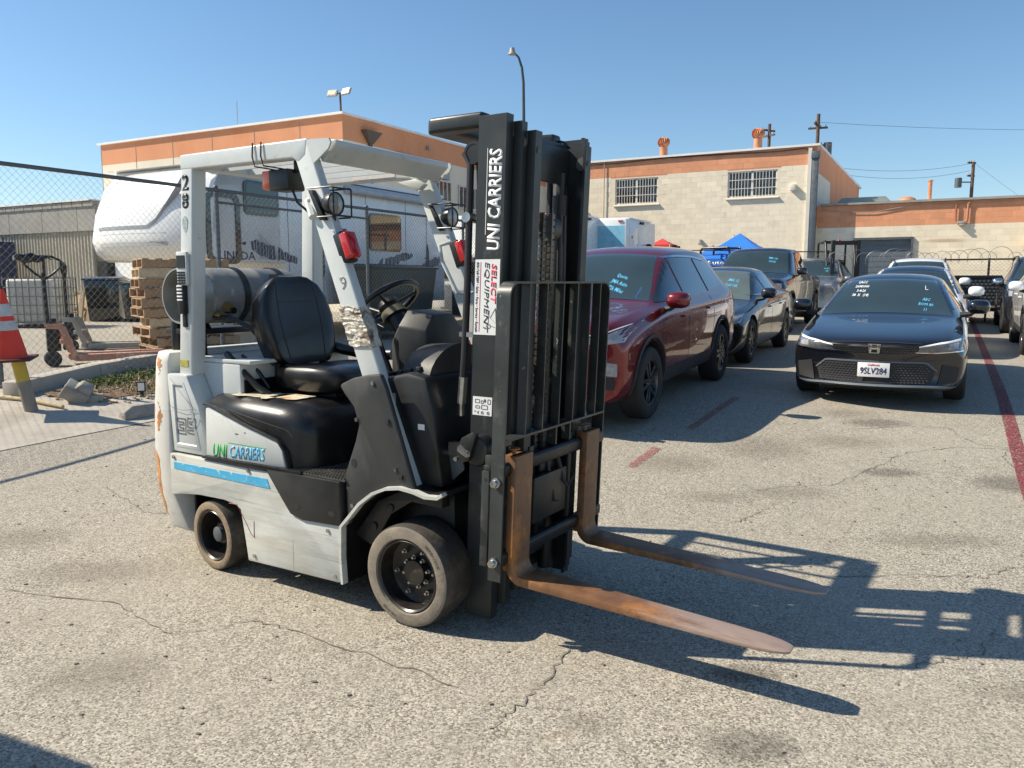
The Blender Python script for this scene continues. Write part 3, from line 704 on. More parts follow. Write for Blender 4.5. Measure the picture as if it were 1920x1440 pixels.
# numerals, stickers and markings on the posts
LS = Vector((.072, 0, 1)).normalized(); LXv = LS.cross(Vector((0, 1, 0)))*-1
def on_leg(z): return -1.525 + (z-2.10)*.069 + .042, -(TW+.0255) - (2.10-z)*.0185
def leg_text(t, z, h, **k):
    x, y = on_leg(z); return text_obj('post_number', t, m_ink, lift, (x, y-.0012, z), (1, 0, 0), (.069, .0185*-1+0, 1), h=h, bold=.022, **k)
leg_text('2', 2.018, .082); leg_text('8', 1.925, .082)
x, y = on_leg(1.80)
b = MB()
n = 20; b.prism([(x+.024*math.cos(a)*(1 if math.sin(a) > 0 else .8), 1.805+.042*math.sin(a)) for a in [2*math.pi*k/n for k in range(n)]], y-.0014, y+.001)
b.build('oval_sticker', M('sticker_grey', (.36, .42, .42), .5, var=.5, vs=70), lift)
x, y = on_leg(1.07); MB().box(x-.03, x+.035, y-.002, y, 1.06, 1.095).build('yellow_label', M('yellow_label_paint', (.42, .38, .06), .5, var=.4, vs=50), lift)
# rear grab handle on the post: grey bracket with ribs, black ribbed grip
x, y = on_leg(1.6); b = MB(); b.box(x-.045, x+.04, y-.022, y-.002, 1.49, 1.665); b.build('handle_bracket', m_lift, lift, bevel=.006)
b = MB(); b.box(x-.035, x+.03, y-.026, y-.0215, 1.58, 1.645)
for i in range(5):
    for j in range(3): b.box(x-.034+j*.022, x-.018+j*.022, y-.027, y-.0225, 1.496+i*.014, 1.505+i*.014)
b.build('bracket_vent', m_blk, lift)
x, y = on_leg(1.42); b = MB(); b.box(x-.025, x+.030, y-.030, y-.001, 1.34, 1.49); b.box(x-.015, x+.02, y-.012, y, 1.27, 1.34); b.build('rear_grip', m_blk, lift, bevel=.006)
b = MB()
for i in range(5): b.box(x-.018, x+.024, y-.034, y-.0295, 1.41+i*.018, 1.418+i*.018)
b.build('grip_rib', m_white, lift, bevel=.001)
# strobe and alarm under the side rail, lamps, marker lights
b = MB(); b.box(-.99, -.93, -.39, -.31, 1.955, 2.045); b.build('strobe_lens', m_orl, lift, bevel=.008)
b = MB(); b.box(-.93, -.795, -.40, -.29, 1.945, 2.045); b.box(-.80, -.77, -.36, -.33, 2.03, 2.09); b.build('strobe_housing', m_blk, lift, bevel=.008)
b = MB(); b.tube([(-.83, -.34, 1.95), (-.80, -.34, 1.89), (-.76, -.30, 1.84), (-.72, -.25, 1.81)], .006, 6)
for xx in (-.96, -.90): b.tube([(xx, -.462, 2.165), (xx, -.467, 2.10), (xx+.01, -.462, 2.055), (xx+.06, -.38, 2.045)], .004, 6)
b.build('light_wiring', m_cable, lift)
def work_lamp(s_):
    x0, z0 = -.60, 1.90; yy = s_*.44; LS_ = Matrix.Translation((x0+.04, yy, z0-.03)) @ Matrix.Scale(.86, 4) @ Matrix.Translation((-x0-.04, -yy, -z0+.03))
    b = MB(); b.prism([(x0-.03, z0+.035), (x0+.05, z0+.035), (x0+.15, z0-.12), (x0+.10, z0-.14)], yy-.004, yy+.004); b.prism([(x0+.02, z0+.03), (x0+.05, z0+.03), (x0+.14, z0-.13), (x0+.10, z0-.13)], yy-.05, yy+.05)
    br = b.build('lamp_bracket', m_blk, lift, bevel=.003, xf=LS_)
    c = Vector((x0+.155, yy, z0-.045)); b = MB(); b.lathe([(.01, -.055), (.04, -.05), (.058, -.02), (.062, .01), (.062, .02), (.054, .02)], c, (1, 0, 0), 28); b.cyl(c+Vector((0, 0, -.06)), c+Vector((0, 0, -.095)), .012, n=10)
    hd = b.build('work_lamp', m_blk, lift, xf=LS_); b = MB(); b.lathe([(0, .024), (.03, .023), (.055, .016)], c, (1, 0, 0), 28); b.build('lamp_lens', m_glassl, hd, xf=LS_)
    b = MB(); z1, z2 = z0+.035, z0-.115
    for yo in (-.065, .065):
        b.tube([(x0+.03, yy+yo, z1), (x0+.21, yy+yo, z1), (x0+.22, yy+yo, z1-.01), (x0+.22, yy+yo, z2+.01), (x0+.21, yy+yo, z2), (x0+.10, yy+yo, z2)], .0048, 6)
    b.tube([(x0+.22, yy-.065, z1-.005), (x0+.22, yy+.065, z1-.005)], .0048, 6); b.tube([(x0+.22, yy-.065, z2+.005), (x0+.22, yy+.065, z2+.005)], .0048, 6)
    b.build('lamp_guard', m_blk, lift, xf=LS_)
work_lamp(-1); work_lamp(1)
for s_ in (-1, 1):
    Mm = Matrix.Translation((-.395, s_*.435, 1.66)) @ Matrix.Rotation(R(-21), 4, 'Y')
    b = MB(); b.box(-.032, .024, -.03, .03, -.072, .072, Mm); mk = b.build('marker_housing', m_blk, lift, bevel=.006)
    Mm = Matrix.Translation((-.365, s_*.435, 1.672)) @ Matrix.Rotation(R(-21), 4, 'Y')
    b = MB(); b.box(-.03, .022, -.034, .034, -.062, .062, Mm); b.build('marker_lens', m_redl, mk, bevel=.012, seg=3)
    if s_ < 0: b = MB(); b.sphere((-.60, -.445, 1.88), (.02, .02, .02), 8, 6); b.tube([(-.62, -.44, 1.88), (-.56, -.47, 1.80)], .02, 8); b.build('cable_gland', m_lift, lift)
# duct tape wrapped over the damaged front post
def fp(z): return -.085+(z-.60)*(-.685+.085)/(2.075-.60), .037+(z-.60)*(-.60-.037)/(2.14-.60)
b = MB(); rings = []
rt = random.Random(21)
for i in range(19):
    z = 1.222+i*.0098; xa, xb = fp(z); yy = .485-(z-.6)*.0205; g = .004+.007*rt.random()*math.sin(math.pi*min(1, (i+2)/19))
    def jz(): return z+rt.uniform(-.006, .006)
    ring = []
    for f in (0, .25, .5, .75, 1): ring.append((xa-g+(xb-xa+2*g)*f, -yy-.002-rt.uniform(0, .010), jz()))
    for f in (.35, .7): ring.append((xb+g*rt.uniform(.2, 1.3), -yy+.058*f, jz()))
    for f in (1, .5, 0): ring.append((xa-g+(xb-xa+2*g)*f, -yy+.058+g*.5, z))
    for f in (.7, .35): ring.append((xa-g*rt.uniform(.2, 1.3), -yy+.058*f, jz()))
    rings.append(ring)
b.loft(rings); b.build('duct_tape', M('crumpled_tape', (.50, .46, .38), .42, metal=.15, var=.35, vs=22, bump=.8, bs=60, dirt=[((.15, .09, .05), 12, .53, .60, (1, 1, 1)), ((.66, .64, .58), 17, .56, .62, (1, 1, 1)), ((.27, .2, .13), 30, .55, .65, (1, 1, 1))]), lift, smooth=20)
xa, xb = fp(1.50); text_obj('post_number', '9', M('faint_marker', (.36, .36, .34), .6, var=0), lift, ((xa+xb)/2+.005, -.4695, 1.505), (1, 0, 0), (-.2, 0, 1), h=.062, bold=-.012)
# --- floor, step, fender and side cowl
b = MB(); b.prism([(-.852, .586), (-.755, .468), (-.70, .405), (-.62, .386), (-.372, .397), (-.372, .60), (-.372, .604), (-.85, .604)], -.545, -.40); b.build('step_panel', m_plas, lift, bevel=.008)
b = MB()
for (cx_, cz_) in ((-.655, .445), (-.425, .448)): b.prism([(cx_+.022*math.cos(a), cz_+.014*math.sin(a)) for a in [2*math.pi*k/14 for k in range(14)]], -.5462, -.5445)
b.build('step_slot', m_cable, lift)
b = MB(); b.box(-.845, -.345, -.535, .46, .606, .614)
for i in range(26):
    for j in range(7): b.box(-.835+i*.0188, -.825+i*.0188, -.53+j*.024, -.512+j*.024, .614, .620)
b.build('step_tread', M('worn_tread', (.07, .07, .066), .45, var=.3, vs=20, metal=.2), lift)
b = MB(); b.box(-.60, -.05, -.40, .46, .58, .61); b.build('floor_plate', m_blk, lift)
P = [(-.345, .40), (-.352, .62), (-.345, .66), (-.285, .80), (-.262, .875), (-.29, .955), (-.345, 1.01), (-.372, 1.045), (-.36, 1.055), (-.29, 1.085), (-.20, 1.105), (-.13, 1.112), (-.10, 1.05), (.06, .60), (.0, .625), (-.10, .618), (-.18, .585), (-.25, .52), (-.31, .455)]
MB().prism(P, -.525, -.495).build('side_cowl', m_cowl, lift, bevel=.010)
MB().prism(P, .495, .525).build('side_cowl', m_cowl, lift, bevel=.010)
b = MB(); b.prism([(-.295+.016*math.cos(a), .70+.02*math.sin(a)) for a in [2*math.pi*k/14 for k in range(14)]], -.5265, -.5245); b.box(-.10, -.08, -.533, -.524, .90, .92); b.box(-.03, -.01, -.533, -.524, .66, .68); b.build('cowl_bolt', m_cable, lift)
AR = [(-.378, .12), (-.385, .25), (-.379, .397), (-.327, .452), (-.26, .525), (-.178, .585), (-.10, .618), (-.02, .632), (.06, .625), (.12, .612), (.185, .617), (.21, .635)]
def strip(path, y0, y1, t):
    b = MB(); rings = []
    for i, (x, z) in enumerate(path):
        a = Vector(path[max(i-1, 0)]); c = Vector(path[min(i+1, len(path)-1)]); d = (c-a).normalized(); nx, nz = -d.y*t, d.x*t
        rings.append([(x, y0, z), (x, y1, z), (x-nx, y1, z-nz), (x-nx, y0, z-nz)])
    b.loft(rings); return b
for ya, yb in ((-.545, -.512), (.512, .545)): strip(AR, ya, yb, .014).build('fender_lip', m_liftb, lift, smooth=50)
for ya, yb in ((-.511, -.28), (.28, .511)): strip(AR, ya, yb, .014).build('fender', m_blk, lift, smooth=50)
b = MB(); b.box(-.40, -.38, -.45, .45, .11, .60); b.prism([(-.36, .34), (-.22, .52), (-.05, .60), (.15, .60), (.15, .54), (-.02, .545), (-.14, .47), (-.25, .30)], -.46, -.40)
b.cyl((-.24, -.468, .40), (-.24, -.46, .40), .02, n=10); b.cyl((-.14, -.468, .50), (-.14, -.46, .50), .02, n=10); b.build('well_bracket', m_blk, lift, bevel=.005)
# --- dash, steering column, wheel, levers
b = MB(); b.prism([(-.30, .61), (-.34, .98), (-.30, 1.06), (-.05, 1.115), (.05, 1.10), (.09, .95), (.14, .62)], -.44, .46); b.build('front_cowl', m_blk, lift, bevel=.02)
for i in range(5):
    b = MB(); b.box(-.27+i*.055, -.245+i*.055, -.38, .1, 1.072+i*.011, 1.092+i*.011); b.build('cowl_grille_bar', m_plas, lift, bevel=.003)
b = MB(); b.box(-.22, -.115, -.4415, -.4405, .93, 1.02); b.build('cowl_plate', m_lens, lift)
b = MB(); b.box(.01, .045, -.4425, -.4405, .87, .895); b.build('small_label', m_stk, lift)
b = MB()
oct_ = [(-.20, 1.06), (-.20, 1.30), (-.13, 1.375), (.06, 1.375), (.15, 1.30), (.19, 1.18), (.20, 1.06)]
b.loft([[(-.30, y, z) for y, z in oct_], [(-.16, y*.8+.0, z-.02*(z > 1.2)) for y, z in oct_]]); b.loft([[(-.42, y*.55, 1.0+(z-1.06)*.85) for y, z in oct_], [(-.31, y*.9, z-.005) for y, z in oct_]])
b.build('instrument_pod', m_cowl, lift, bevel=.008)
b = MB(); b.loft([[(.03+.0, -.28+.0+.24*math.cos(a)*1.0+.13, 1.06+.17*math.sin(a)) for a in [math.pi*k/14 for k in range(15)]], [(-.14, -.15+.22*math.cos(a), 1.07+.15*math.sin(a)) for a in [math.pi*k/14 for k in range(15)]]])
b.build('pedal_cowl', m_cowl, lift, smooth=50)
b = MB()
for k in range(3): b.tube([(-.44-.02*k, -.22+.02*k, 1.33), (-.38-.015*k, -.24+.02*k, 1.20), (-.30-.015*k, -.26+.02*k, 1.07)], .013, 8)
b.build('column_boot', m_vinyl, lift)
wc = Vector((-.59, .06, 1.40)); ax = Vector((-.62, 0, .78)).normalized(); u = Vector((0, 1, 0)); w_ = ax.cross(u)
b = MB(); b.tube([wc + (u*math.cos(a)+w_*math.sin(a))*.175 for a in [2*math.pi*k/36 for k in range(36)]], .0155, 10, closed=True)
sw = b.build('steering_wheel', m_vinyl, lift, smooth=60)
b = MB(); 
for a in (R(90), R(210), R(330)): b.tube([wc-ax*.02 + (u*math.cos(a)+w_*math.sin(a))*.03, wc + (u*math.cos(a)+w_*math.sin(a))*.172], .010, 8)
b.lathe([(.0, .012), (.05, .008), (.06, -.02), (.03, -.04)], wc, ax, 20); b.build('wheel_spokes', m_blk, sw, smooth=50)
b = MB(); b.cyl(wc-ax*.03, wc-ax*.03+Vector((.28, 0, -.33)), .05, n=16); b.build('steering_column', m_blk, lift)
b = MB(); b.lathe([(.0, -.045), (.065, -.05), (.07, -.09)], wc, ax, 20); b.build('column_collar', M('dusty_tan_plastic', (.16, .14, .09), .6), lift)
for k, (x, z) in enumerate(((-.98, 1.335), (-.90, 1.36))):
    b = MB(); b.tube([(x, .20+.05*k, z), (x+.10, .19+.05*k, z-.02)], .014, 8); b.tube([(x+.10, .19+.05*k, z-.02), (x+.28, .16+.05*k, z-.075)], .006, 8); b.build('control_lever', m_blk, lift, smooth=60)
m_clad_r = M('dull_roller', (.10, .10, .095), .5, metal=.5, var=.2)
# --- mast (drawn upright, then leaned forward)
def chan(s_, y0, web, xa, xb, z0, z1, fl, name, t=.014):
    """one stage: a channel whose flanges point to the mast centre"""
    ya = s_*y0; b = MB(); sgn = -s_
    P = [(xa, ya), (xb, ya), (xb, ya+sgn*fl), (xb-t, ya+sgn*fl), (xb-t, ya+sgn*web), (xa+t, ya+sgn*web), (xa+t, ya+sgn*fl), (xa, ya+sgn*fl)]
    b.prism(P, z0, z1, 'z'); return b.build(name, m_mast, lift, bevel=.0012, seg=1, xf=SH)
for s_ in (-1, 1):
    chan(s_, .355, .016, .190, .326, .045, 2.175, .05, 'outer_channel')
    chan(s_, .300, .014, .235, .362, .10, 2.150, .045, 'middle_channel')
    chan(s_, .250, .014, .270, .398, .16, 2.118, .055, 'inner_channel')
    for (yy, xx, zt) in ((.286, .338, 2.07), (.235, .372, 2.04)):
        b = MB(); b.lathe([(.0, -.012), (.030, -.012), (.031, 0), (.030, .012), (0, .012)], (xx, s_*(yy-.012), zt), (0, 1, 0), 20); b.build('mast_roller', m_clad_r, lift, xf=SH)
    b = MB(); b.cyl((.29, s_*.175, .12), (.29, s_*.175, 1.90), .038, n=20); b.build('lift_cylinder', m_blk, lift, xf=SH)
    b = MB(); b.cyl((.29, s_*.175, 1.90), (.29, s_*.175, 2.0), .022, n=12); b.build('cylinder_rod', m_blk, lift, xf=SH)
    b = MB(); b.tube([(.11, s_*.335, 2.04), (.14, s_*.335, 1.99), (.14, s_*.335, 1.5), (.135, s_*.335, 1.20), (.12, s_*.33, .98), (.10, s_*.31, .93)], .0155, 8)
    b.tube([(.155, s_*.30, 2.04), (.165, s_*.30, 1.9), (.165, s_*.30, 1.3), (.16, s_*.30, 1.0)], .013, 8); b.build('hydraulic_hose', m_cable, lift, xf=SH, smooth=60)
    b = MB(); b.lathe([(.035, -.022), (.046, -.022), (.046, -.016), (.036, -.012), (.036, .012), (.046, .016), (.046, .022), (.035, .022)], (.158, s_*.325, 2.035), (0, 1, 0), 28); b.cyl((.158, s_*.305, 2.035), (.158, s_*.345, 2.035), .036, n=20); b.build('hose_pulley', m_blk, lift, xf=SH)
    b = MB(); b.cyl((.125, s_*.335, .985), (.132, s_*.335, 1.10), .019, n=8); b.cyl((.127, s_*.335, .93), (.125, s_*.335, .985), .012, n=8); b.box(.11, .19, s_*.30-.02, s_*.30+.02, 1.765, 1.785); b.cyl((.14, s_*.36, 1.775), (.14, s_*.31, 1.775), .022, n=12)
    b.box(.11, .19, s_*.33-.015, s_*.33+.015, 1.275, 1.295); b.build('hose_fitting', m_steel, lift, xf=SH)
# cross members: rear top bow, inner ties
b = MB(); b.prism([(-.115, -.30), (-.115, .30), (-.085, .335), (.19, .335), (.19, .26), (-.0, .24), (-.0, -.24), (.19, -.26), (.19, -.335), (-.085, -.335)], 2.135, 2.20, 'z'); b.build('top_crossmember', m_mast, lift, bevel=.014, seg=3, xf=SH)
for (xa, xb, hw, za, zb) in ((.20, .225, .34, .12, .30), (.20, .225, .34, 1.15, 1.27), (.24, .262, .285, 2.0, 2.14), (.275, .295, .235, 1.95, 2.11), (.275, .295, .235, .22, .36)):
    b = MB(); b.box(xa, xb, -hw, hw, za, zb); b.build('mast_tie', m_mast, lift, bevel=.004, xf=SH)
# middle cylinder with chain and hoses
b = MB(); b.cyl((.33, 0, .30), (.33, 0, 1.42), .035, n=18); b.build('centre_cylinder', m_blk, lift, xf=SH)
b = MB(); b.cyl((.33, 0, 1.42), (.33, 0, 1.70), .022, n=14); b.lathe([(.0, -.03), (.055, -.03), (.045, -.015), (.045, .015), (.055, .03), (0, .03)], (.33, .0, 1.74), (0, 1, 0), 20); b.build('chain_pulley', m_clad_r, lift, xf=SH, smooth=50)
for yy, xx in ((-.05, .375), (-.09, .355)):
    b = MB(); z = .60
    while z < 1.78:
        b.box(xx-.010, xx+.010, yy-.012, yy+.012, z, z+.021); b.box(xx-.006, xx+.006, yy-.006, yy+.006, z+.021, z+.028); z += .028
    b.build('lift_chain', M('greasy_chain', (.13, .12, .105), .4, metal=.6, var=.3, vs=30), lift, xf=SH)
b = MB(); b.tube([(.36, .05, .7), (.37, .05, 1.5), (.36, .05, 1.8)], .012, 6); b.tube([(.36, .085, .7), (.37, .085, 1.5), (.36, .085, 1.8)], .012, 6)
b.tube([(.40, .03, .75), (.43, .06, .60), (.42, .12, .55), (.42, .18, .60)], .011, 6); b.tube([(.40, -.05, .72), (.43, -.02, .52), (.42, .05, .50)], .009, 6); b.build('centre_hose', m_cable, lift, xf=SH, smooth=60)
b = MB(); b.cyl((.31, .035, 1.76), (.31, .035, 1.81), .012, n=8); b.cyl((.31, -.03, 1.76), (.31, -.03, 1.81), .012, n=8); b.build('red_cap', M('pink_cap', (.55, .16, .14), .5), lift, xf=SH)
# mast lettering and stickers
YM = -.3552
text_obj('mast_lettering', 'UNI CARRIERS', m_white, lift, (.279, YM, 1.838), (0, 0, 1), (-1, 0, 0), w=.405, h=.064, bold=.03, shear=.15, xf=SH)
b = MB(); b.box(.237, .2395, YM-.0012, YM, 1.70, 2.045); b.build('lettering_rule', m_white, lift, xf=SH)
b = MB(); b.box(.193, .316, YM-.001, YM, 1.288, 1.60); st = b.build('dealer_sticker', m_stk, lift, xf=SH)
YS = YM-.0012
text_obj('sticker_lettering', 'SELECT', m_red, st, (.288, YS, 1.500), (0, 0, -1), (1, 0, 0), w=.165, h=.026, bold=.02, shear=.2, xf=SH)
text_obj('sticker_lettering', 'EQUIPMENT', m_ink, st, (.252, YS, 1.443), (0, 0, -1), (1, 0, 0), w=.292, h=.027, bold=.02, shear=.2, xf=SH)
text_obj('sticker_lettering', '800-768-7889 \u2022 Sales \u2022 Parts \u2022 Service \u2022 Rentals', m_ink, st, (.206, YS, 1.444), (0, 0, -1), (1, 0, 0), w=.290, h=.012, xf=SH)
b = MB(); b.box(.2195, .2215, YS-.001, YS, 1.30, 1.59); b.build('sticker_rule', m_red, st, xf=SH)
b = MB()
for P in ([(.30, 1.40), (.275, 1.36), (.305, 1.335), (.30, 1.40)], [(.27, 1.39), (.265, 1.33), (.30, 1.32)], [(.30, 1.40), (.309, 1.36)]):
    b.tube([(x, YS-.0005, z) for x, z in P], .0008, 4)
b.lathe([(.009, 0), (.0105, 0), (.0105, .001), (.009, .001)], (.268, YS-.001, 1.325), (0, 1, 0), 14)
b.build('sticker_drawing', m_ink, st, xf=SH)
b = MB(); b.box(.200, .298, YM-.001, YM, .945, 1.025); st2 = b.build('pictogram_plate', m_stk, lift, bevel=0, xf=SH)
b = MB()
for (x0, z0, w, h) in ((.212, .998, .022, .014), (.243, .996, .010, .012), (.276, .996, .014, .018), (.215, .975, .02, .010), (.245, .972, .03, .016)):
    for (a0, a1, c0, c1) in ((x0, x0+w, z0, z0+.0018), (x0, x0+w, z0+h, z0+h+.0018), (x0, x0+.0018, z0, z0+h), (x0+w, x0+w+.0018, z0, z0+h)): b.box(a0, a1, YS-.001, YS, c0, c1)
b.prism([(.262, 1.000), (.268, 1.010), (.265, 1.010), (.265, 1.016), (.259, 1.016), (.259, 1.010), (.256, 1.010)], YS-.001, YS)
for xx in (.250, .280): b.lathe([(.004, 0), (.0065, 0), (.0065, .001), (.004, .001)], (xx, YS-.001, .957), (0, 1, 0), 12)
b.prism([(.228, .962), (.232, .964), (.229, .957), (.232, .951), (.226, .953), (.2245, .957)], YS-.001, YS); b.box(.209, .217, YS-.001, YS, .960, .963)
b.build('pictogram', m_ink, st2, xf=SH)
# tilt cylinders
for s_ in (-1, 1):
    yy = s_*.395
    b = MB(); b.lathe([(.0, -.032), (.060, -.032), (.066, -.02), (.066, .03), (.0, .03)], (.262, s_*.385, .800), (0, 1, 0), 20)
    b.prism([(.17, .79), (.20, .855), (.255, .885), (.275, .875), (.262, .83), (.24, .76), (.20, .745)], yy-.04, yy-.015) if s_ < 0 else b.prism([(.17, .79), (.255, .885), (.24, .76), (.20, .745)], yy+.015, yy+.04)
    b.build('tilt_bracket', m_blk, lift, bevel=.004, xf=SH)
    b = MB(); b.prism([(.185, .815), (.200, .828), (.225, .812), (.252, .80), (.25, .782), (.232, .775), (.20, .79), (.185, .80)], yy-.046, yy-.0402) if s_ < 0 else b.box(.19, .25, yy+.041, yy+.046, .78, .81)
    b.cyl((.236, yy+s_*.040, .793), (.236, yy+s_*.056, .793), .012, n=6); b.cyl((.175, yy+s_*.02, .762), (.175, yy+s_*.045, .762), .010, n=8); b.build('tilt_pin', m_steel, lift, xf=SH)
    b = MB(); b.cyl((.20, yy, .80), (.03, s_*.37, .755), .014, n=12); b.build('tilt_rod', m_chrome, lift, xf=SH)
    b = MB(); b.cyl((.03, s_*.37, .755), (-.20, s_*.36, .69), .032, n=14); b.box(.12, .19, yy-.02, yy+.02, .77, .825); b.build('tilt_cylinder', m_blk, lift, xf=SH)
    b = MB(); b.prism([(-.02, .62), (.05, .76), (.15, .775), (.17, .70), (.10, .635), (.06, .62)], s_*.36-.004, s_*.36+.004); b.build('cowl_side_plate', m_galv, lift, xf=SH)
# --- carriage with load backrest and forks
for (za, zb) in ((.715, .775), (.335, .395)):
    b = MB(); b.prism([(.405, za), (.435, za), (.442, za+.015), (.442, zb-.012), (.430, zb), (.405, zb)], -.455, .455); b.build('carriage_bar', m_blk, lift, bevel=.003, xf=SH)
for yy in (-.19, .19):
    b = MB(); b.box(.36, .405, yy-.02, yy+.02, .30, .80); b.build('carriage_plate', m_blk, lift, bevel=.005, xf=SH)
b = MB(); b.box(.395, .43, -.20, .10, .45, .66); b.box(.395, .425, .12, .15, .40, .72); b.box(.38, .40, -.1, .05, .66, .72); b.build('side_shift_cylinder', m_blk, lift, bevel=.01, xf=SH)
def bar_bow(path, y0, y1): pass
# backrest frame: one flat strip bent round the top corners
fp_ = [(-.462, .272), (-.462, 1.445)] + [(-.462+.065-.065*math.cos(a), 1.445+.065*math.sin(a)) for a in [math.pi/2*k/7 for k in range(1, 8)]]
fp_ += [(.452-.065+.065*math.sin(a), 1.445+.065*math.cos(a)) for a in [math.pi/2*k/7 for k in range(0, 8)]] + [(.452, .272)]
b = MB(); rings = []
for i, (y, z) in enumerate(fp_):
    a = Vector(fp_[max(i-1, 0)]); c = Vector(fp_[min(i+1, len(fp_)-1)]); d = (c-a).normalized(); ny, nz = d.y*.009, -d.x*.009
    rings.append([(.374, y, z), (.436, y, z), (.436, y+ny, z+nz), (.374, y+ny, z+nz)])
b.loft(rings); b.build('backrest_frame', m_scr, lift, smooth=40, xf=SH)
for y in (-.30, -.158, -.012, .12, .248, .35):
    b = MB(); b.box(.392, .434, y-.004, y+.004, .872, 1.501); b.build('backrest_bar', m_scr, lift, xf=SH)
b = MB(); b.box(.376, .436, -.453, .443, .862, .872); b.build('backrest_crossbar', m_scr, lift, xf=SH)
b = MB()
for y in (-.012, .12): b.box(.38, .425, y-.006, y+.006, .78, .862)
b.box(.385, .43, -.45, -.40, .845, .861); b.build('backrest_strut', m_scr, lift, xf=SH)
for y in (-.4635, .4535):
    for z in (.695, .355):
        b = MB(); b.cyl((.405, y, z), (.405, y-.012*(1 if y < 0 else -1), z), .021, n=16); b.cyl((.405, y-.012*(1 if y < 0 else -1), z), (.405, y-.030*(1 if y < 0 else -1), z), .016, n=6); b.build('frame_bolt', m_steel, lift, bevel=.001, xf=SH)
    s_ = -1 if y < 0 else 1
    b = MB(); b.box(.325, .362, s_*.445-.012, s_*.445+.012, .325, .735); b.box(.335, .37, s_*.44-.01, s_*.44+.01, .735, .80); b.box(.33, .362, s_*.44-.012, s_*.44+.012, .738, .758); b.build('side_guide', m_scr, lift, bevel=.003, xf=SH)
    b = MB(); b.cyl((.345, s_*.457, .70), (.345, s_*.4585, .70), .007, n=10); b.cyl((.340, s_*.457, .355), (.340, s_*.4585, .355), .007, n=10); b.build('guide_hole', m_cable, lift, xf=SH)
# forks: shank, heel bend, tapering blade
def fork(yc, ys):
    zb, zt = .2455, .80
    cen = [(.447, .80), (.447, .345)] + [(.447+.060-.060*math.cos(a), .345-.073*math.sin(a)) for a in [math.pi/2*k/8 for k in range(1, 9)]]
    b = MB(); rings = []
    L_ = 1.085; TL = R(2.4)
    def ring(c, n, t, hw, y): return [(c[0]+n[0]*t/2, y-hw, c[1]+n[1]*t/2), (c[0]+n[0]*t/2, y+hw, c[1]+n[1]*t/2), (c[0]-n[0]*t/2, y+hw, c[1]-n[1]*t/2), (c[0]-n[0]*t/2, y-hw, c[1]-n[1]*t/2)]
    hw = .066
    for i, c in enumerate(cen):
        if i < 2: n = (1, 0)
        else: a = math.pi/2*(i-1)/8; n = (math.cos(a), math.sin(a))
        rings.append(ring(c, n, .038, hw, yc))
    b.loft(rings); sh = b.build('fork', m_forkm, lift, bevel=.0015, xf=SH)
    b = MB(); rings = []; x0 = cen[-1][0]-.003; z0 = cen[-1][1]
    for k, (f, th, w) in enumerate(((0, .0376, .998), (.12, .035, 1), (.33, .030, 1), (.60, .022, 1), (.80, .016, 1.0), (.90, .013, .97), (.955, .011, .80), (.985, .009, .60), (1.0, .007, .42))):
        x = x0 + f*(L_-.01); top = z0+.019; c = (x, top-th/2-.045*0)
        # blade in world lean: slope down a touch
        zc = top - th/2 - (x-x0)*.066
        rings.append([(x, yc+ys*f-hw*w, zc+th/2), (x, yc+ys*f+hw*w, zc+th/2), (x, yc+ys*f+hw*w, zc-th/2), (x, yc+ys*f-hw*w, zc-th/2)])
    b.loft(rings); b.build('fork_blade', m_forkm, sh, bevel=.002, xf=SH)
    b = MB(); b.box(.40, .45, yc-.055, yc+.055, .72, .80); b.box(.405, .455, yc-.05, yc+.05, .30, .36); b.cyl((.43, yc-.03, .80), (.43, yc-.03, .822), .010, n=8); b.cyl((.43, yc-.03, .822), (.43, yc-.03, .829), .026, n=12)
    b.build('fork_hook', m_rust, sh, bevel=.003, xf=SH)
fork(-.348, .03); fork(.285, .03)
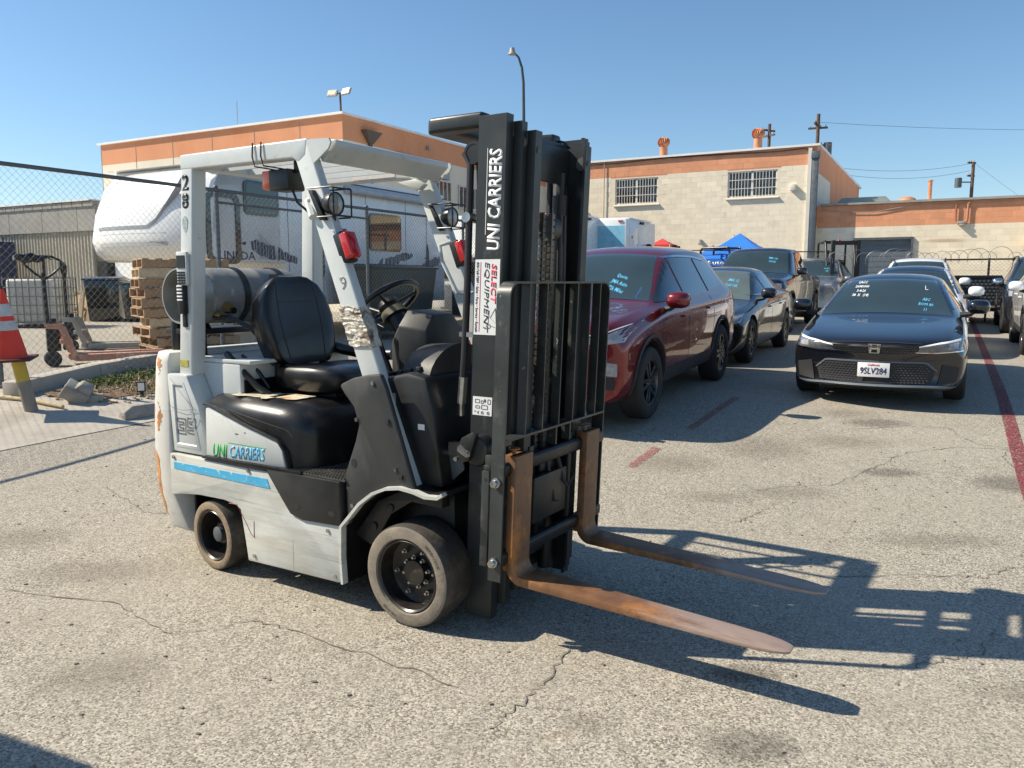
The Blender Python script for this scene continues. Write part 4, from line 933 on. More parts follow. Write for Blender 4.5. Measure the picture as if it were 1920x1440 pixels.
# --- wheels
def drive_wheel(s_, x, yo, r, wd, rim_r, name, tyre_m, steer=0, big=True):
    root = Matrix.Translation((x, s_*(yo-wd/2), r)) @ Matrix.Rotation(steer, 4, 'Z')
    ax = (0, s_, 0); b = MB(); h = wd/2
    b.mi = 0; b.lathe([(rim_r, h-.012), (rim_r+.006, h-.002), (r-.018, h), (r-.006, h-.006)], (0, 0, 0), ax, 56)
    b.mi = 1; b.lathe([(r-.006, h-.006), (r, h-.02), (r, -h+.02), (r-.01, -h+.004), (rim_r, -h)], (0, 0, 0), ax, 56)
    ty = b.build(name, [tyre_m, m_tread], lift, smooth=40, xf=None); ty.matrix_local = root
    b = MB(); b.lathe([(rim_r+.001, h-.014), (rim_r-.006, h-.006), (rim_r-.014, h-.014), (rim_r-.018, h-.09*(1 if big else 1.2)), (rim_r-.045, h-.10), (.055, h-.10), (.055, h-.06), (.0, h-.055)], (0, 0, 0), ax, 48)
    rm = b.build('wheel_rim', M('black_rim', (.022, .019, .017), .35, var=.35, vs=14, dirt=[((.10, .065, .04), 16, .56, .72, (1, 1, 1))]), ty, smooth=40)
    if big:
        b = MB()
        for k in range(8):
            a = 2*math.pi*k/8+.2; p = Vector((.066*math.cos(a), s_*(h-.10), .066*math.sin(a)))
            b.cyl(p, p+Vector((0, s_*.020, 0)), .0105, n=6); b.cyl(p+Vector((0, s_*.02, 0)), p+Vector((0, s_*.034, 0)), .006, n=8)
        for k in range(6):
            a = 2*math.pi*k/6+.1; p = Vector((.105*math.cos(a), s_*(h-.10), .105*math.sin(a)))
            b.cyl(p, p+Vector((0, s_*.024, 0)), .0105, n=6); b.cyl(p+Vector((0, s_*.02, 0)), p+Vector((0, s_*.040, 0)), .006, n=8)
        b.build('lug_nut', m_steel, ty, kind=None)
        if s_ < 0:
            for txt, a0, sc in (('18X8X12\u215B', R(38), .022), ('TIRE GUIDE', R(-118), .016)):
                V, F = text_geo(txt if '\u215B' not in txt else '18X8X121/8', 1, bold=.01); mx = max(v.x for v in V); mn = min(v.x for v in V); b = MB(); sc_ = sc
                rr = (r+rim_r)/2
                vs = []
                for v in V:
                    xx = (v.x-(mx+mn)/2)*sc_; rad = rr+v.y*sc_; a = a0 - xx/rr
                    vs.append(b.bm.verts.new((rad*math.cos(a), -h-.0006, rad*math.sin(a))))
                for f in F: b._f([vs[i] for i in f])
                b.build('tyre_lettering', m_tread, ty)
    else:
        b = MB(); b.cyl((0, s_*(h-.11), 0), (0, s_*(h-.035), 0), .040, n=20); b.lathe([(0, h-.028), (.03, h-.03), (.040, h-.035)], (0, 0, 0), ax, 20); b.build('hub_cap', m_galv, ty, smooth=50)
drive_wheel(-1, 0, .535, .2285, .20, .165, 'front_wheel', m_tyre); drive_wheel(1, 0, .535, .2285, .20, .165, 'front_wheel', m_tyre)
drive_wheel(-1, -1.31, .535, .184, .13, .137, 'rear_wheel', m_tyret, R(-6), False); drive_wheel(1, -1.31, .535, .184, .13, .137, 'rear_wheel', m_tyret, R(-6), False)
# thin wires and scratches hanging on the rear panel
b = MB(); b.tube([(-1.64, -.524, .86), (-1.60, -.526, .842), (-1.52, -.527, .835), (-1.44, -.526, .845), (-1.41, -.525, .85), (-1.42, -.527, .80), (-1.45, -.527, .76)], .0010, 5); b.tube([(-1.61, -.526, 1.0), (-1.52, -.526, .92), (-1.42, -.526, .845)], .0008, 5); b.build('loose_wire', m_cable, lift)
m_pen = M('red_pen', (.33, .05, .06), .6, var=.3, vs=30)
b = MB(); b.tube([(-1.16, -.536, .385), (-1.10, -.536, .388), (-1.08, -.536, .36), (-1.04, -.536, .31), (-1.0, -.536, .25), (-.975, -.536, .235)], .0017, 4); b.tube([(-.975, -.536, .32), (-.978, -.536, .235)], .0013, 4); b.build('red_scribble', m_pen, lift)
# ================================================================== VEHICLES
def interp_keys(keys, s):
    for (a, A), (b_, B) in zip(keys, keys[1:]):
        if a <= s <= b_:
            t = (s-a)/(b_-a) if b_ > a else 0
            return [x+(y-x)*t for x, y in zip(A, B)]
    return keys[-1][1]
def hood_sec(zb, w, zs, zt): 
    return [(0, zb), (w-.16, zb), (w-.035, zb+.05), (w, zb+(zs-zb)*.55), (w-.008, zs), (w-.06, zs+(zt-zs)*.62), (w-.17, zt-.008), (w*.45, zt), (0, zt+.006)]
def cab_sec(zb, w, zs, zt, wr, zbelt):
    return [(0, zb), (w-.16, zb), (w-.035, zb+.05), (w, zb+(zs-zb)*.55), (w-.008, zs), (w-.055, zbelt), (wr, zt-.075), (wr-.13, zt-.012), (0, zt+.012)]
def pick(bvh, o, d, back=.0):
    h, n, _, _ = bvh.ray_cast(Vector(o), Vector(d)); return h, n
def patch(bvh, A, B, n, m, axis, name, mat, parent, eps=.004, sgn=1, label=None, far=4.0, thick=.003, lim=None, w_in=.5):
    """glass, lamp or trim cut to the body's own surface: A and B are its two long edges, dropped along the axis onto the body"""
    def res(P, k):
        P = [Vector(p) for p in P]; L = [0]
        for a, b in zip(P, P[1:]): L.append(L[-1]+(b-a).length)
        out = []
        for i in range(k+1):
            t = L[-1]*i/k; j = 0
            while j < len(L)-2 and L[j+1] < t: j += 1
            out.append(P[j].lerp(P[j+1], (t-L[j])/max(L[j+1]-L[j], 1e-9)))
        return out
    a, c = res(A, n), res(B, n); bb = MB(); V = []; last = None
    d = {'y': Vector((0, -sgn, 0)), 'x': Vector((-sgn, 0, 0)), 'z': Vector((0, 0, -1))}[axis]
    for i in range(n+1):
        row = []; last = last if lim is None else None
        for j in range(m+1):
            q = a[i].lerp(c[i], j/m)
            o = {'y': Vector((q.x, sgn*far, q.y)), 'x': Vector((far if sgn > 0 else -8, q.x, q.y)), 'z': Vector((q.x, q.y, far))}[axis]
            h, nn, _, _ = bvh.ray_cast(o, d)
            if h is not None and axis == 'y' and sgn*h.y < w_in: h = None
            if h is None: h = last.copy() if last else Vector((q.x, sgn*.8, q.y))
            if lim is not None and last is not None and abs(h.x-last.x) > lim: h.x = last.x
            last = h
            row.append(h - d*eps)
        V.append(row)
    T = [[bb.bm.verts.new(p) for p in r] for r in V]; U = [[bb.bm.verts.new(p + d*(thick+eps)) for p in r] for r in V]
    for i in range(n):
        for j in range(m): bb._f([T[i][j], T[i][j+1], T[i+1][j+1], T[i+1][j]])
    rim = [(i, 0) for i in range(n+1)] + [(n, j) for j in range(1, m+1)] + [(i, m) for i in range(n-1, -1, -1)] + [(0, j) for j in range(m-1, 0, -1)]
    for p, q in zip(rim, rim[1:]+rim[:1]): bb._f([T[p[0]][p[1]], T[q[0]][q[1]], U[q[0]][q[1]], U[p[0]][p[1]]])
    return bb.build(name, mat, parent, label=label, smooth=50, whole=True)
def marker_text(bvh, lines, cy, cz, h, mat, parent, tilt=0., name='windshield_writing'):
    b = MB(); 
    for k, ln in enumerate(lines):
        V, F = text_geo(ln, 1, bold=.012, shear=.2, res=1)
        if not V: continue
        xs = [v.x for v in V]; cx = (min(xs)+max(xs))/2; vs = []
        for v in V:
            x = (v.x-cx)*h; z = v.y*h - k*h*1.25; y = cy + x*math.cos(tilt) - z*math.sin(tilt)*0; zz = cz + z + x*math.sin(tilt)
            hit, n, _, _ = bvh.ray_cast(Vector((4, y, zz)), Vector((-1, 0, 0)))
            if hit is None: hit = Vector((-1, y, zz))
            vs.append(b.bm.verts.new(hit + Vector((.012, 0, 0))))
        for f in F: b._f([vs[i] for i in f])
    return b.build(name, mat, parent, whole=True)
def offs(P, w):
    out = []
    for i, p in enumerate(P):
        a = Vector(P[max(i-1, 0)]); c_ = Vector(P[min(i+1, len(P)-1)]); d = (c_-a).normalized(); out.append((p[0]+d.y*w, p[1]-d.x*w))
    return out
WHEELS = {}
def wheel_mesh(r, w, style):
    k = (r, w, style)
    if k in WHEELS: return WHEELS[k]
    b = MB(); rr = r*.64; h = w/2
    b.lathe([(rr, h-.01), (rr+.02, h), (r-.03, h-.002), (r-.008, h-.022), (r, h-.04), (r, -h+.04), (r-.01, -h+.01), (rr, -h)], (0, 0, 0), (0, 1, 0), 40)
    ty = b.mesh('wheel', smooth=45); ty.materials.append(m_rubber)
    b = MB(); b.lathe([(rr+.004, h-.014), (rr-.012, h-.012), (rr-.022, h-.03), (rr-.03, -h+.06)], (0, 0, 0), (0, 1, 0), 36)
    b.lathe([(rr*.72, h-.10), (.0, h-.10)], (0, 0, 0), (0, 1, 0), 24)
    b.lathe([(.0, h-.020), (.05, h-.022), (.06, h-.04), (.06, h-.08)], (0, 0, 0), (0, 1, 0), 20)
    n = {'ten': 5, 'five': 5, 'multi': 7}[style]
    for i in range(n):
        a = 2*math.pi*i/n
        for da in ((-.17, .17) if style == 'ten' else (-.0001, .0001)) if style != 'five' else (-.12, .12):
            M4 = Matrix.Rotation(a, 4, 'Y'); 
            b.prism([(.045, -.02+da*.15), (rr-.015, -.018+da*rr), (rr-.015, .018+da*rr), (.045, .02+da*.15)], h-.045, h-.018, 'y', M4)
    rm = b.mesh('rim', smooth=40, bevel=.003, seg=1); rm.materials.append(m_rim if style != 'multi' else m_rims)
    WHEELS[k] = (ty, rm); return WHEELS[k]

def car(name, label, cat, paint, u, v, spec, yaw=None, group=None, full=True, extra=None):
    """heading is local +X; the front axle is the origin"""
    p = uv(u, v); q = uv(u, v+spec['wb']); zf, zr = gz(p.x, p.y), gz(q.x, q.y)
    yw = math.atan2(-D.y, -D.x) if yaw is None else yaw
    t = empty(name, (p.x, p.y, zf), yw, label, cat, group); t.rotation_euler = (0, math.atan2(zr-zf, spec['wb']), yw); sc_ = spec.get('scale', 1); t.scale = (sc_, sc_, sc_)
    fo, wb, ro, w, r = spec['fo'], spec['wb'], spec['ro'], spec['w'], spec['r']; Lc = fo+wb+ro
    # body control cage
    rows = []
    for s_, sec in spec['sec']: rows.append((fo - s_, sec))
    b = MB(); bm = b.bm; rings = []
    k0 = spec.get('plan', .26)
    def warp(x, y, z):
        s_ = fo-x; f = max(0, 1-s_/1.0)**1.3; fr = max(0, 1-(Lc-s_)/.8)**1.3
        x = x - k0*f*(abs(y)/w)**2.4 + .14*fr*(abs(y)/w)**2.4
        return (x, y, z)
    for x, sec in rows:
        R_ = [bm.verts.new(warp(x, y, z)) for y, z in sec]; L_ = [R_[0]] + [bm.verts.new(warp(x, -y, z)) for y, z in sec[1:-1]] + [R_[-1]]
        rings.append((R_, L_))
    for (Ra, La), (Rb, Lb) in zip(rings, rings[1:]):
        for i in range(8): b._f([Ra[i], Ra[i+1], Rb[i+1], Rb[i]]); b._f([La[i], Lb[i], Lb[i+1], La[i+1]])
    for (R_, L_), x, sg in ((rings[0], rows[0][0], 1), (rings[-1], rows[-1][0], -1)):
        C = [bm.verts.new((R_[i].co.x*.0 + x + sg*.015, 0, R_[i].co.z)) for i in range(1, 8)]
        for i in range(6): b._f([R_[i+1], R_[i+2], C[i+1], C[i]]); b._f([L_[i+1], C[i], C[i+1], L_[i+2]])
        b._f([R_[0], R_[1], C[0]]); b._f([L_[0], C[0], L_[1]]); b._f([R_[8], C[6], R_[7]]); b._f([L_[8], L_[7], C[6]])
    bmesh.ops.recalc_face_normals(bm, faces=bm.faces)
    cr = bm.edges.layers.float.new('crease_edge')
    for (Ra, La), (Rb, Lb) in zip(rings, rings[1:]):
        for i, c_ in spec.get('crease', {1: .6, 4: .4, 5: .65, 6: .55}).items():
            for X, Y in ((Ra, Rb), (La, Lb)):
                e = bm.edges.get((X[i], Y[i]))
                if e: e[cr] = c_
    for ri, c_ in spec.get('ring_crease', {}).items():
        for S_ in rings[ri]:
            for i in range(8):
                e = bm.edges.get((S_[i], S_[i+1]))
                if e: e[cr] = c_
    for f in bm.faces: f.smooth = True
    me = bpy.data.meshes.new('body'); bm.to_mesh(me); bm.free()
    bo = bpy.data.objects.new('body', me); COL.objects.link(bo)
    md = bo.modifiers.new('s', 'SUBSURF'); md.levels = md.render_levels = spec.get('lvl', 3)
    rw = r+spec.get('gap', .045)
    cut = MB(); 
    for ax in (0, -wb):
        for sy in (-1, 1):
            cut.cyl((ax, sy*(w-.26), r+.01), (ax, sy*(w+.3), r+.01), rw, n=40)
            cut.box(ax-rw, ax+rw, sy*(w-.26) if sy > 0 else -w-.3, w+.3 if sy > 0 else -(w-.26), -.3, r*.62)
    cme = cut.mesh('c'); co = bpy.data.objects.new('c', cme); COL.objects.link(co)
    md = bo.modifiers.new('b', 'BOOLEAN'); md.operation = 'DIFFERENCE'; md.object = co; md.solver = 'EXACT'; md.use_self = True
    dg = bpy.context.evaluated_depsgraph_get(); dg.update()
    m2 = bpy.data.meshes.new_from_object(bo.evaluated_get(dg)); bpy.data.objects.remove(bo); bpy.data.objects.remove(co)
    m2.name = 'body'; bo = bpy.data.objects.new('body', m2); COL.objects.link(bo); bo.parent = t
    m2.materials.clear(); m2.materials.append(paint); m2.materials.append(m_clad); m2.materials.append(spec.get('clad', m_clad))
    zc = spec.get('cladz', 0)
    for f in m2.polygons:
        c = f.center; f.material_index = 0
        for ax in (0, -wb):
            dd = math.hypot(c.x-ax, c.z-r-.01)
            if dd < rw-.0005 and abs(c.y) > w-.30: f.material_index = 1
            if abs(c.y) < w-.24 and dd < rw and abs(f.normal.y) > .9: f.material_index = 1
        if f.normal.z < -.8: f.material_index = 1
    a_ = m2.attributes.get('sharp_edge')
    bm2 = bmesh.new(); bm2.from_mesh(m2)
    for e in bm2.edges: e.smooth = not (len(e.link_faces) != 2 or e.calc_face_angle(0) > R(42))
    for f in bm2.faces: f.smooth = True
    bm2.to_mesh(m2); 
    bvh = BVHTree.FromBMesh(bm2); bm2.free()
    # glass
    ws = spec['ws']      # windshield: (z bottom, z top, half width bottom, half width top)
    Wd = lambda z0, z1, y0, y1, n=12: ([(y, z0 - .03*(abs(y)/y0)**2) for y in [-y0+2*y0*i/n for i in range(n+1)]], [(y, z1-.03*(abs(y)/y1)**2) for y in [-y1+2*y1*i/n for i in range(n+1)]])
    A, B_ = Wd(*ws); patch(bvh, A, B_, 30, 12, 'x', 'windshield', spec.get('wsm', m_glasst), t, eps=.008, far=spec.get('wsx', -.36), lim=9)
    if spec.get('rear_ws'):
        A, B_ = Wd(*spec['rear_ws']); patch(bvh, A, B_, 12, 6, 'x', 'rear_window', m_glass, t, eps=.006, sgn=-1)
    for sy in (-1, 1):
        for wn_ in spec['side']: patch(bvh, wn_[0], wn_[1], 24, 9, 'y', 'side_window', m_glass, t, eps=.008, sgn=sy)
        if spec.get('side_trim'):
            for ed in spec['side_trim']: patch(bvh, ed, offs(ed, .02), 24, 1, 'y', 'window_trim', m_chrome, t, eps=.009, sgn=sy)
        # shut lines and handles
        for ln in spec.get('lines', []): patch(bvh, ln, [(x+.009, z) for x, z in ln], 10, 1, 'y', 'door_gap', m_cable, t, eps=.0015, sgn=sy)
        for (x, z) in spec.get('handles', []): patch(bvh, [(x-.10, z-.014), (x+.10, z-.010)], [(x-.10, z+.014), (x+.10, z+.016)], 6, 2, 'y', 'door_handle', spec.get('handle_m', paint), t, eps=.028, sgn=sy)
        # arch trim and sill cladding
        if spec.get('arch'):
            for ax in (0, -wb):
                A = [(ax+(rw)*math.cos(a), r+.01+rw*math.sin(a)) for a in [R(-8)+R(196)*k/18 for k in range(19)]]
                B_ = [(ax+(rw+.06)*math.cos(a), r+.01+(rw+.06)*math.sin(a)) for a in [R(-8)+R(196)*k/18 for k in range(19)]]
                patch(bvh, A, B_, 26, 2, 'y', 'arch_trim', m_clad, t, eps=.014, sgn=sy, thick=.02)
            z0 = spec['zb']; patch(bvh, [(-rw-.05, z0+.06), (-wb+rw+.05, z0+.06)], [(-rw-.05, z0+.19), (-wb+rw+.05, z0+.21)], 10, 2, 'y', 'sill_cladding', m_clad, t, eps=.012, sgn=sy, thick=.02)
        # mirrors
        mx, mz = spec['mirror']; my = w+.085
        b = MB(); b.loft([[(mx+dx, sy*(my+yy*s2), mz+zz*s2) for yy, zz in [(.12*math.copysign(abs(math.cos(a))**.7, math.cos(a)), .085*math.copysign(abs(math.sin(a))**.7, math.sin(a))) for a in [2*math.pi*k/18 for k in range(18)]]] for dx, s2 in ((.10, .25), (.09, .6), (.06, .88), (.0, 1), (-.045, .98), (-.05, .9))])
        mo = b.build('mirror', spec.get('mirror_m', paint), t, smooth=60)
        b = MB(); b.tube([(mx-.01, sy*(w-.10), mz-.10), (mx, sy*(w-.0), mz-.085), (mx, sy*(w+.06), mz-.05)], [.035, .03, .025], 8); b.build('mirror_stalk', m_clad, mo)
        # lamps
        for hl in spec['lamps']: 
            P0 = [(sy*y, z) for y, z in hl[0]]; P1 = [(sy*y, z) for y, z in hl[1]]
            hd = patch(bvh, P0, P1, 12, 4, 'x', hl[3] if len(hl) > 3 else 'headlight', hl[2], t, eps=.012, thick=.03)
        for gp in spec.get('side_front', []): patch(bvh, [(sy*y, z) for y, z in gp[0]], [(sy*y, z) for y, z in gp[1]], 10, 4, 'x', gp[3], gp[2], t, eps=.010, thick=.02)
    for gp in spec.get('front', []): patch(bvh, gp[0], gp[1], 30, gp[4] if len(gp) > 4 else 5, 'x', gp[3], gp[2], t, eps=.010 if len(gp) < 6 else gp[5], thick=.02)
    ty, rm = wheel_mesh(r, spec.get('tw', .225), spec['rim'])
    for ax in (0, -wb):
        for sy in (-1, 1):
            wo = inst(ty, 'wheel', t, (ax, sy*(w-.12), r), (0, 0, 0 if sy > 0 else math.pi)); inst(rm, 'rim', wo)
    b = MB(); b.box(-wb-.5, .4, -w+.32, w-.32, spec['zb']-.06, spec['zb']+.05); b.build('underbody', m_cable, t)
    if extra: extra(t, bvh)
    return t, bvh

def paintm(name, col, metal=.5, rough=.28):
    return M(name, col, rough, metal=metal, coat=1.0, var=.03, vs=2)
p_red = paintm('metallic_red_paint', (.17, .003, .007), .5); p_blk = paintm('black_car_paint', (.010, .011, .015), .3, .22); p_blk2 = paintm('black_dusty_paint', (.020, .021, .024), .4, .3)
p_navy = paintm('dark_navy_paint', (.016, .022, .034), .5); p_slate = paintm('slate_blue_paint', (.20, .25, .29), .5, .35); p_wht = paintm('white_car_paint', (.78, .78, .76), .0, .3)
m_dlens = M('dark_headlight_lens', (.13, .135, .14), .05, coat=1, var=.3, vs=25)
p_dgrey = paintm('dark_grey_paint', (.05, .052, .058), .6)

def sedan_spec(w=.90, H=1.42, zb=.17, hood=.78, cowl=.93, wb=2.735, fo=.93, ro=1.0, r=.335, belt=.95):
    Lc = fo+wb+ro
    sec = [(0, hood_sec(zb+.05, w*.90, .52, .655)), (.05, hood_sec(zb+.02, w*.955, .56, .71)), (.22, hood_sec(zb, w*.985, .60, hood-.02)), (fo-.25, hood_sec(zb, w, .69, hood+.05)), (fo+.35, hood_sec(zb, w, .76, cowl-.03)),
           (fo+.62, hood_sec(zb, w, .80, cowl+.01)), (fo+1.42, cab_sec(zb, w, .84, H-.03, .575, belt)), (fo+1.95, cab_sec(zb, w, .85, H, .585, belt)), (fo+2.35, cab_sec(zb, w, .86, H-.01, .58, belt+.01)),
           (fo+3.0, cab_sec(zb, w*.995, .87, H-.14, .55, belt+.03)), (Lc-.62, cab_sec(zb, w*.98, .88, 1.10, .60, 1.0)), (Lc-.1, hood_sec(zb+.03, w*.94, .85, 1.05)), (Lc, hood_sec(zb+.1, w*.90, .72, .96))]
    return dict(wsx=-.47, w=w, wb=wb, fo=fo, ro=ro, r=r, zb=zb, sec=sec, ws=(cowl+.02, H-.065, w-.18, .52), rear_ws=(1.12, H-.16, .60, .48), rim='ten', plan=.34, cowl=cowl,
        side=[([(-.66, belt+.035), (-1.42, belt+.05)], [(-.98, 1.205), (-1.30, H-.085), (-1.42, H-.08)]), ([(-1.50, belt+.05), (-2.38, belt+.07)], [(-1.50, H-.08), (-2.0, H-.095), (-2.33, 1.24)])],
        side_trim=None, lines=[[(-.42, .30), (-.40, .70), (-.46, .93)], [(-1.46, .27), (-1.46, .93)], [(-2.36, .42), (-2.44, .70), (-2.40, .95)]], handles=[(-1.30, .80), (-2.22, .82)], mirror=(-.62, 1.03),
        lamps=[], front=[])

# --- black sedan in front with the licence plate
sp = sedan_spec(w=.905, H=1.415); sp['scale'] = .955
sp['lamps'] = [([(.42, .605), (.60, .600), (.84, .622)], [(.44, .655), (.62, .695), (.845, .725)], m_dlens), ([(.43, .650), (.62, .690), (.845, .718)], [(.43, .664), (.62, .706), (.85, .738)], m_white, 'lamp_brow'), ([(.70, .632), (.80, .640)], [(.71, .69), (.80, .70)], m_lens, 'lamp_reflector'), ([(.40, .592), (.60, .588), (.85, .610)], [(.40, .600), (.60, .598), (.85, .621)], m_chrome, 'lamp_lower_trim')]
sp['front'] = [([(-.46, .60), (-.2, .575), (.2, .575), (.46, .60)], [(-.43, .66), (-.2, .675), (.2, .675), (.43, .66)], m_cable, 'upper_grille'),
               ([(-.56, .27), (-.3, .25), (.3, .25), (.56, .27)], [(-.60, .40), (-.5, .485), (.5, .485), (.60, .40)], m_cable, 'lower_grille'),
               ([(-.45, .688), (-.2, .700), (.2, .700), (.45, .688)], [(-.45, .696), (-.2, .708), (.2, .708), (.45, .696)], m_cable, 'hood_gap', 1),
               ([(-.60, .395), (-.5, .48), (.5, .48), (.60, .395)], [(-.615, .40), (-.51, .498), (.51, .498), (.615, .40)], m_dkdoor, 'grille_frame', 1, .016),
               ([(-.80, .215), (-.5, .225), (.5, .225), (.80, .215)], [(-.80, .235), (-.5, .245), (.5, .245), (.80, .235)], m_chromeb if 'm_chromeb' in globals() else m_dkdoor, 'lip_trim', 2, .03)]
sp['side_front'] = [([(.62, .25), (.80, .28)], [(.66, .47), (.82, .44)], m_cable, 'bumper_vent')]
def civic_extra(t, bvh):
    def fx(y, z):
        h, n, _, _ = bvh.ray_cast(Vector((4, y, z)), Vector((-1, 0, 0))); return h.x if h else .9
    b = MB()
    for j in range(8):
        z = .27+j*.026; half = .54-.02*(j < 1)+.01*(j > 3)
        for i in range(30):
            y = -half + (i+.5*(j % 2))*2*half/30
            if abs(y) < .17 and z < .46: continue
            x = fx(y, z)+.012; b.prism([(y-.014, z), (y, z+.008), (y+.014, z), (y, z-.004)], x-.004, x+.006, 'x')
    for j in range(3):
        z = .60+j*.022
        for i in range(26):
            y = -.42+(i+.5*(j % 2))*.84/26
            if abs(y) < .07: continue
            x = fx(y, z)+.012; b.prism([(y-.013, z), (y, z+.009), (y+.013, z), (y, z-.005)], x-.004, x+.006, 'x')
    b.build('grille_mesh', M('glossy_dark_mesh', (.07, .072, .075), .3, coat=.5), t, kind='stuff')
    x = fx(0, .64)+.02
    b = MB()   # H in a frame
    def badge(P): b.prism(P, x-.004, x+.010, 'x')
    O_ = [(-.062, .685), (.062, .685), (.050, .585), (-.050, .585)]; I_ = [(-.054, .678), (.054, .678), (.043, .592), (-.043, .592)]
    for i in range(4): badge([O_[i], O_[(i+1) % 4], I_[(i+1) % 4], I_[i]])
    badge([(-.045, .677), (-.025, .677), (-.022, .642), (-.034, .592), (-.042, .592)]); badge([(.045, .677), (.025, .677), (.022, .642), (.034, .592), (.042, .592)])
    badge([(-.028, .645), (.028, .645), (.030, .626), (-.030, .626)]); b.build('grille_badge', m_chrome, t, whole=True)
    xp = fx(0, .40)+.035
    Mp = Matrix.Translation((xp, 0, .400)) @ Matrix.Rotation(R(-4), 4, 'Y')
    b = MB(); b.box(-.004, .002, -.160, .160, -.078, .078, Mp); pl = b.build('licence_plate', m_stk, t, bevel=.001)
    pt = lambda y, z: Mp @ Vector((.0035, y, z))
    text_obj('plate_lettering', '9SLV284', M('plate_navy', (.02, .03, .10), .4, var=0), pl, pt(0, -.012), (0, 1, 0), (0, 0, 1), w=.265, h=.078, bold=.02)
    text_obj('plate_lettering', 'California', m_red, pl, pt(0, .055), (0, 1, 0), (0, 0, 1), w=.12, h=.026, bold=.005, shear=.3)
    marker_text(bvh, ['LACC', '26081000', '3-4-26', '38  X   (14)'], -.34, 1.305, .042, m_marker, t)
    marker_text(bvh, ['ABC', 'BO99 80', '       11'], .43, 1.10, .045, m_markb, t, tilt=-.1)
    marker_text(bvh, ['\\_'], .42, 1.24, .06, m_marker, t)
civ, _ = car('parked_car', 'black sedan facing us with licence plate 9SLV284 and white marker writing on its windshield', 'car', p_blk, -.64, 9.85, sp, extra=civic_extra)

# --- red SUV
def suv_spec(w=.92, H=1.69, zb=.24, hood=1.0, cowl=1.12, wb=2.705, fo=.93, ro=1.02, r=.355, belt=1.08, boxy=0.):
    Lc = fo+wb+ro
    sec = [(0, hood_sec(zb+.06, w*.90, .70, .86+boxy*.06)), (.05, hood_sec(zb+.02, w*.955, .74, .93+boxy*.05)), (.20, hood_sec(zb, w*.985, .80, hood-.01)), (fo-.2, hood_sec(zb, w, .90, hood+.05)), (fo+.25, hood_sec(zb, w, .95, cowl-.03)),
           (fo+.50, hood_sec(zb, w, .98, cowl+.01)), (fo+1.22, cab_sec(zb, w, 1.0, H-.04, .60+boxy*.03, belt)), (fo+1.7, cab_sec(zb, w, 1.0, H, .61+boxy*.03, belt)), (fo+2.6, cab_sec(zb, w, 1.02, H, .60+boxy*.03, belt+.01)),
           (Lc-.55, cab_sec(zb, w*.99, 1.02, H-.06, .57+boxy*.05, belt+.04)), (Lc-.22, cab_sec(zb, w*.97, 1.0, 1.30+boxy*.2, .62, belt+.05)), (Lc-.06, hood_sec(zb+.03, w*.95, .95, 1.12)), (Lc, hood_sec(zb+.1, w*.90, .80, 1.0))]
    return dict(w=w, wb=wb, fo=fo, ro=ro, r=r, zb=zb, sec=sec, ws=(cowl+.03, H-.085, w-.195, .53), rear_ws=(1.22, H-.14, .60, .52), rim='ten', plan=.30, arch=True, tw=.235, gap=.05,
        side=[([(-.44, belt+.03), (-1.22, belt+.04)], [(-.80, 1.40), (-1.02, H-.15), (-1.22, H-.14)]), ([(-1.30, belt+.04), (-2.20, belt+.06)], [(-1.30, H-.14), (-2.12, H-.15)]), ([(-2.28, belt+.07), (-2.86, belt+.12)], [(-2.20, H-.155), (-2.64, H-.20)])],
        side_trim=[[(-.44, belt+.035), (-.80, 1.405), (-1.02, H-.145), (-1.6, H-.13), (-2.2, H-.142), (-2.68, H-.185)]],
        lines=[[(-.40, .36), (-.36, .75), (-.36, 1.06)], [(-1.26, .34), (-1.26, 1.08)], [(-2.24, .60), (-2.32, .85), (-2.24, 1.10)]], handles=[(-1.10, .93), (-2.10, .96)], mirror=(-.52, 1.13), lamps=[], front=[])
def rails(t, w_, z, x0, x1, m=None, bvh=None):
    for sy in (-1, 1):
        h = bvh.ray_cast(Vector(((x0+x1)/2, sy*w_, 4)), Vector((0, 0, -1)))[0] if bvh else None
        if h: z = h.z+.005
        b = MB(); b.tube([(x0, sy*w_, z-.05), (x0-.08, sy*w_, z+.015), (x0-.3, sy*w_, z+.035), (x1+.3, sy*w_, z+.035), (x1+.08, sy*w_, z+.01), (x1, sy*w_, z-.05)], .018, 8); b.build('roof_rail', m or m_clad, t, smooth=60)
sp = suv_spec()
sp['lamps'] = [([(.50, .80), (.70, .79), (.86, .81)], [(.50, .845), (.72, .875), (.88, .955)], m_lens), ([(.66, .52), (.82, .50)], [(.64, .64), (.82, .62)], m_lens, 'lower_lamp'), ([(.50, .856), (.72, .888), (.87, .965)], [(.50, .868), (.72, .90), (.87, .975)], m_white, 'lamp_brow')]
sp['front'] = [([(-.52, .46), (-.3, .40), (.3, .40), (.52, .46)], [(-.48, .80), (-.3, .84), (.3, .84), (.48, .80)], m_cable, 'grille'),
               ([(-.60, .29), (.60, .29)], [(-.52, .37), (.52, .37)], m_cable, 'lower_grille')]
sp['side_front'] = [([(.60, .40), (.80, .38)], [(.62, .50), (.80, .49)], m_cable, 'bumper_vent')]
def red_extra(t, bvh):
    marker_text(bvh, ['Quote', 'JMA Auto', '  72k Miles'], .30, 1.36, .052, m_markb, t, tilt=-.25)
    b = MB(); b.box(.90, .93, -.05, .05, .60, .70); b.build('grille_badge', m_chrome, t, bevel=.01)
    b = MB()
    for k in range(4): b.box(.86, .925, -.45, -.12, .50+k*.07, .515+k*.07); b.box(.86, .925, .12, .45, .50+k*.07, .515+k*.07)
    b.build('grille_bar', m_dkdoor, t)
red, _ = car('parked_car', 'metallic red SUV with red mirror caps, standing just behind the forklift mast', 'car', p_red, -3.39, 7.36, sp, extra=red_extra)

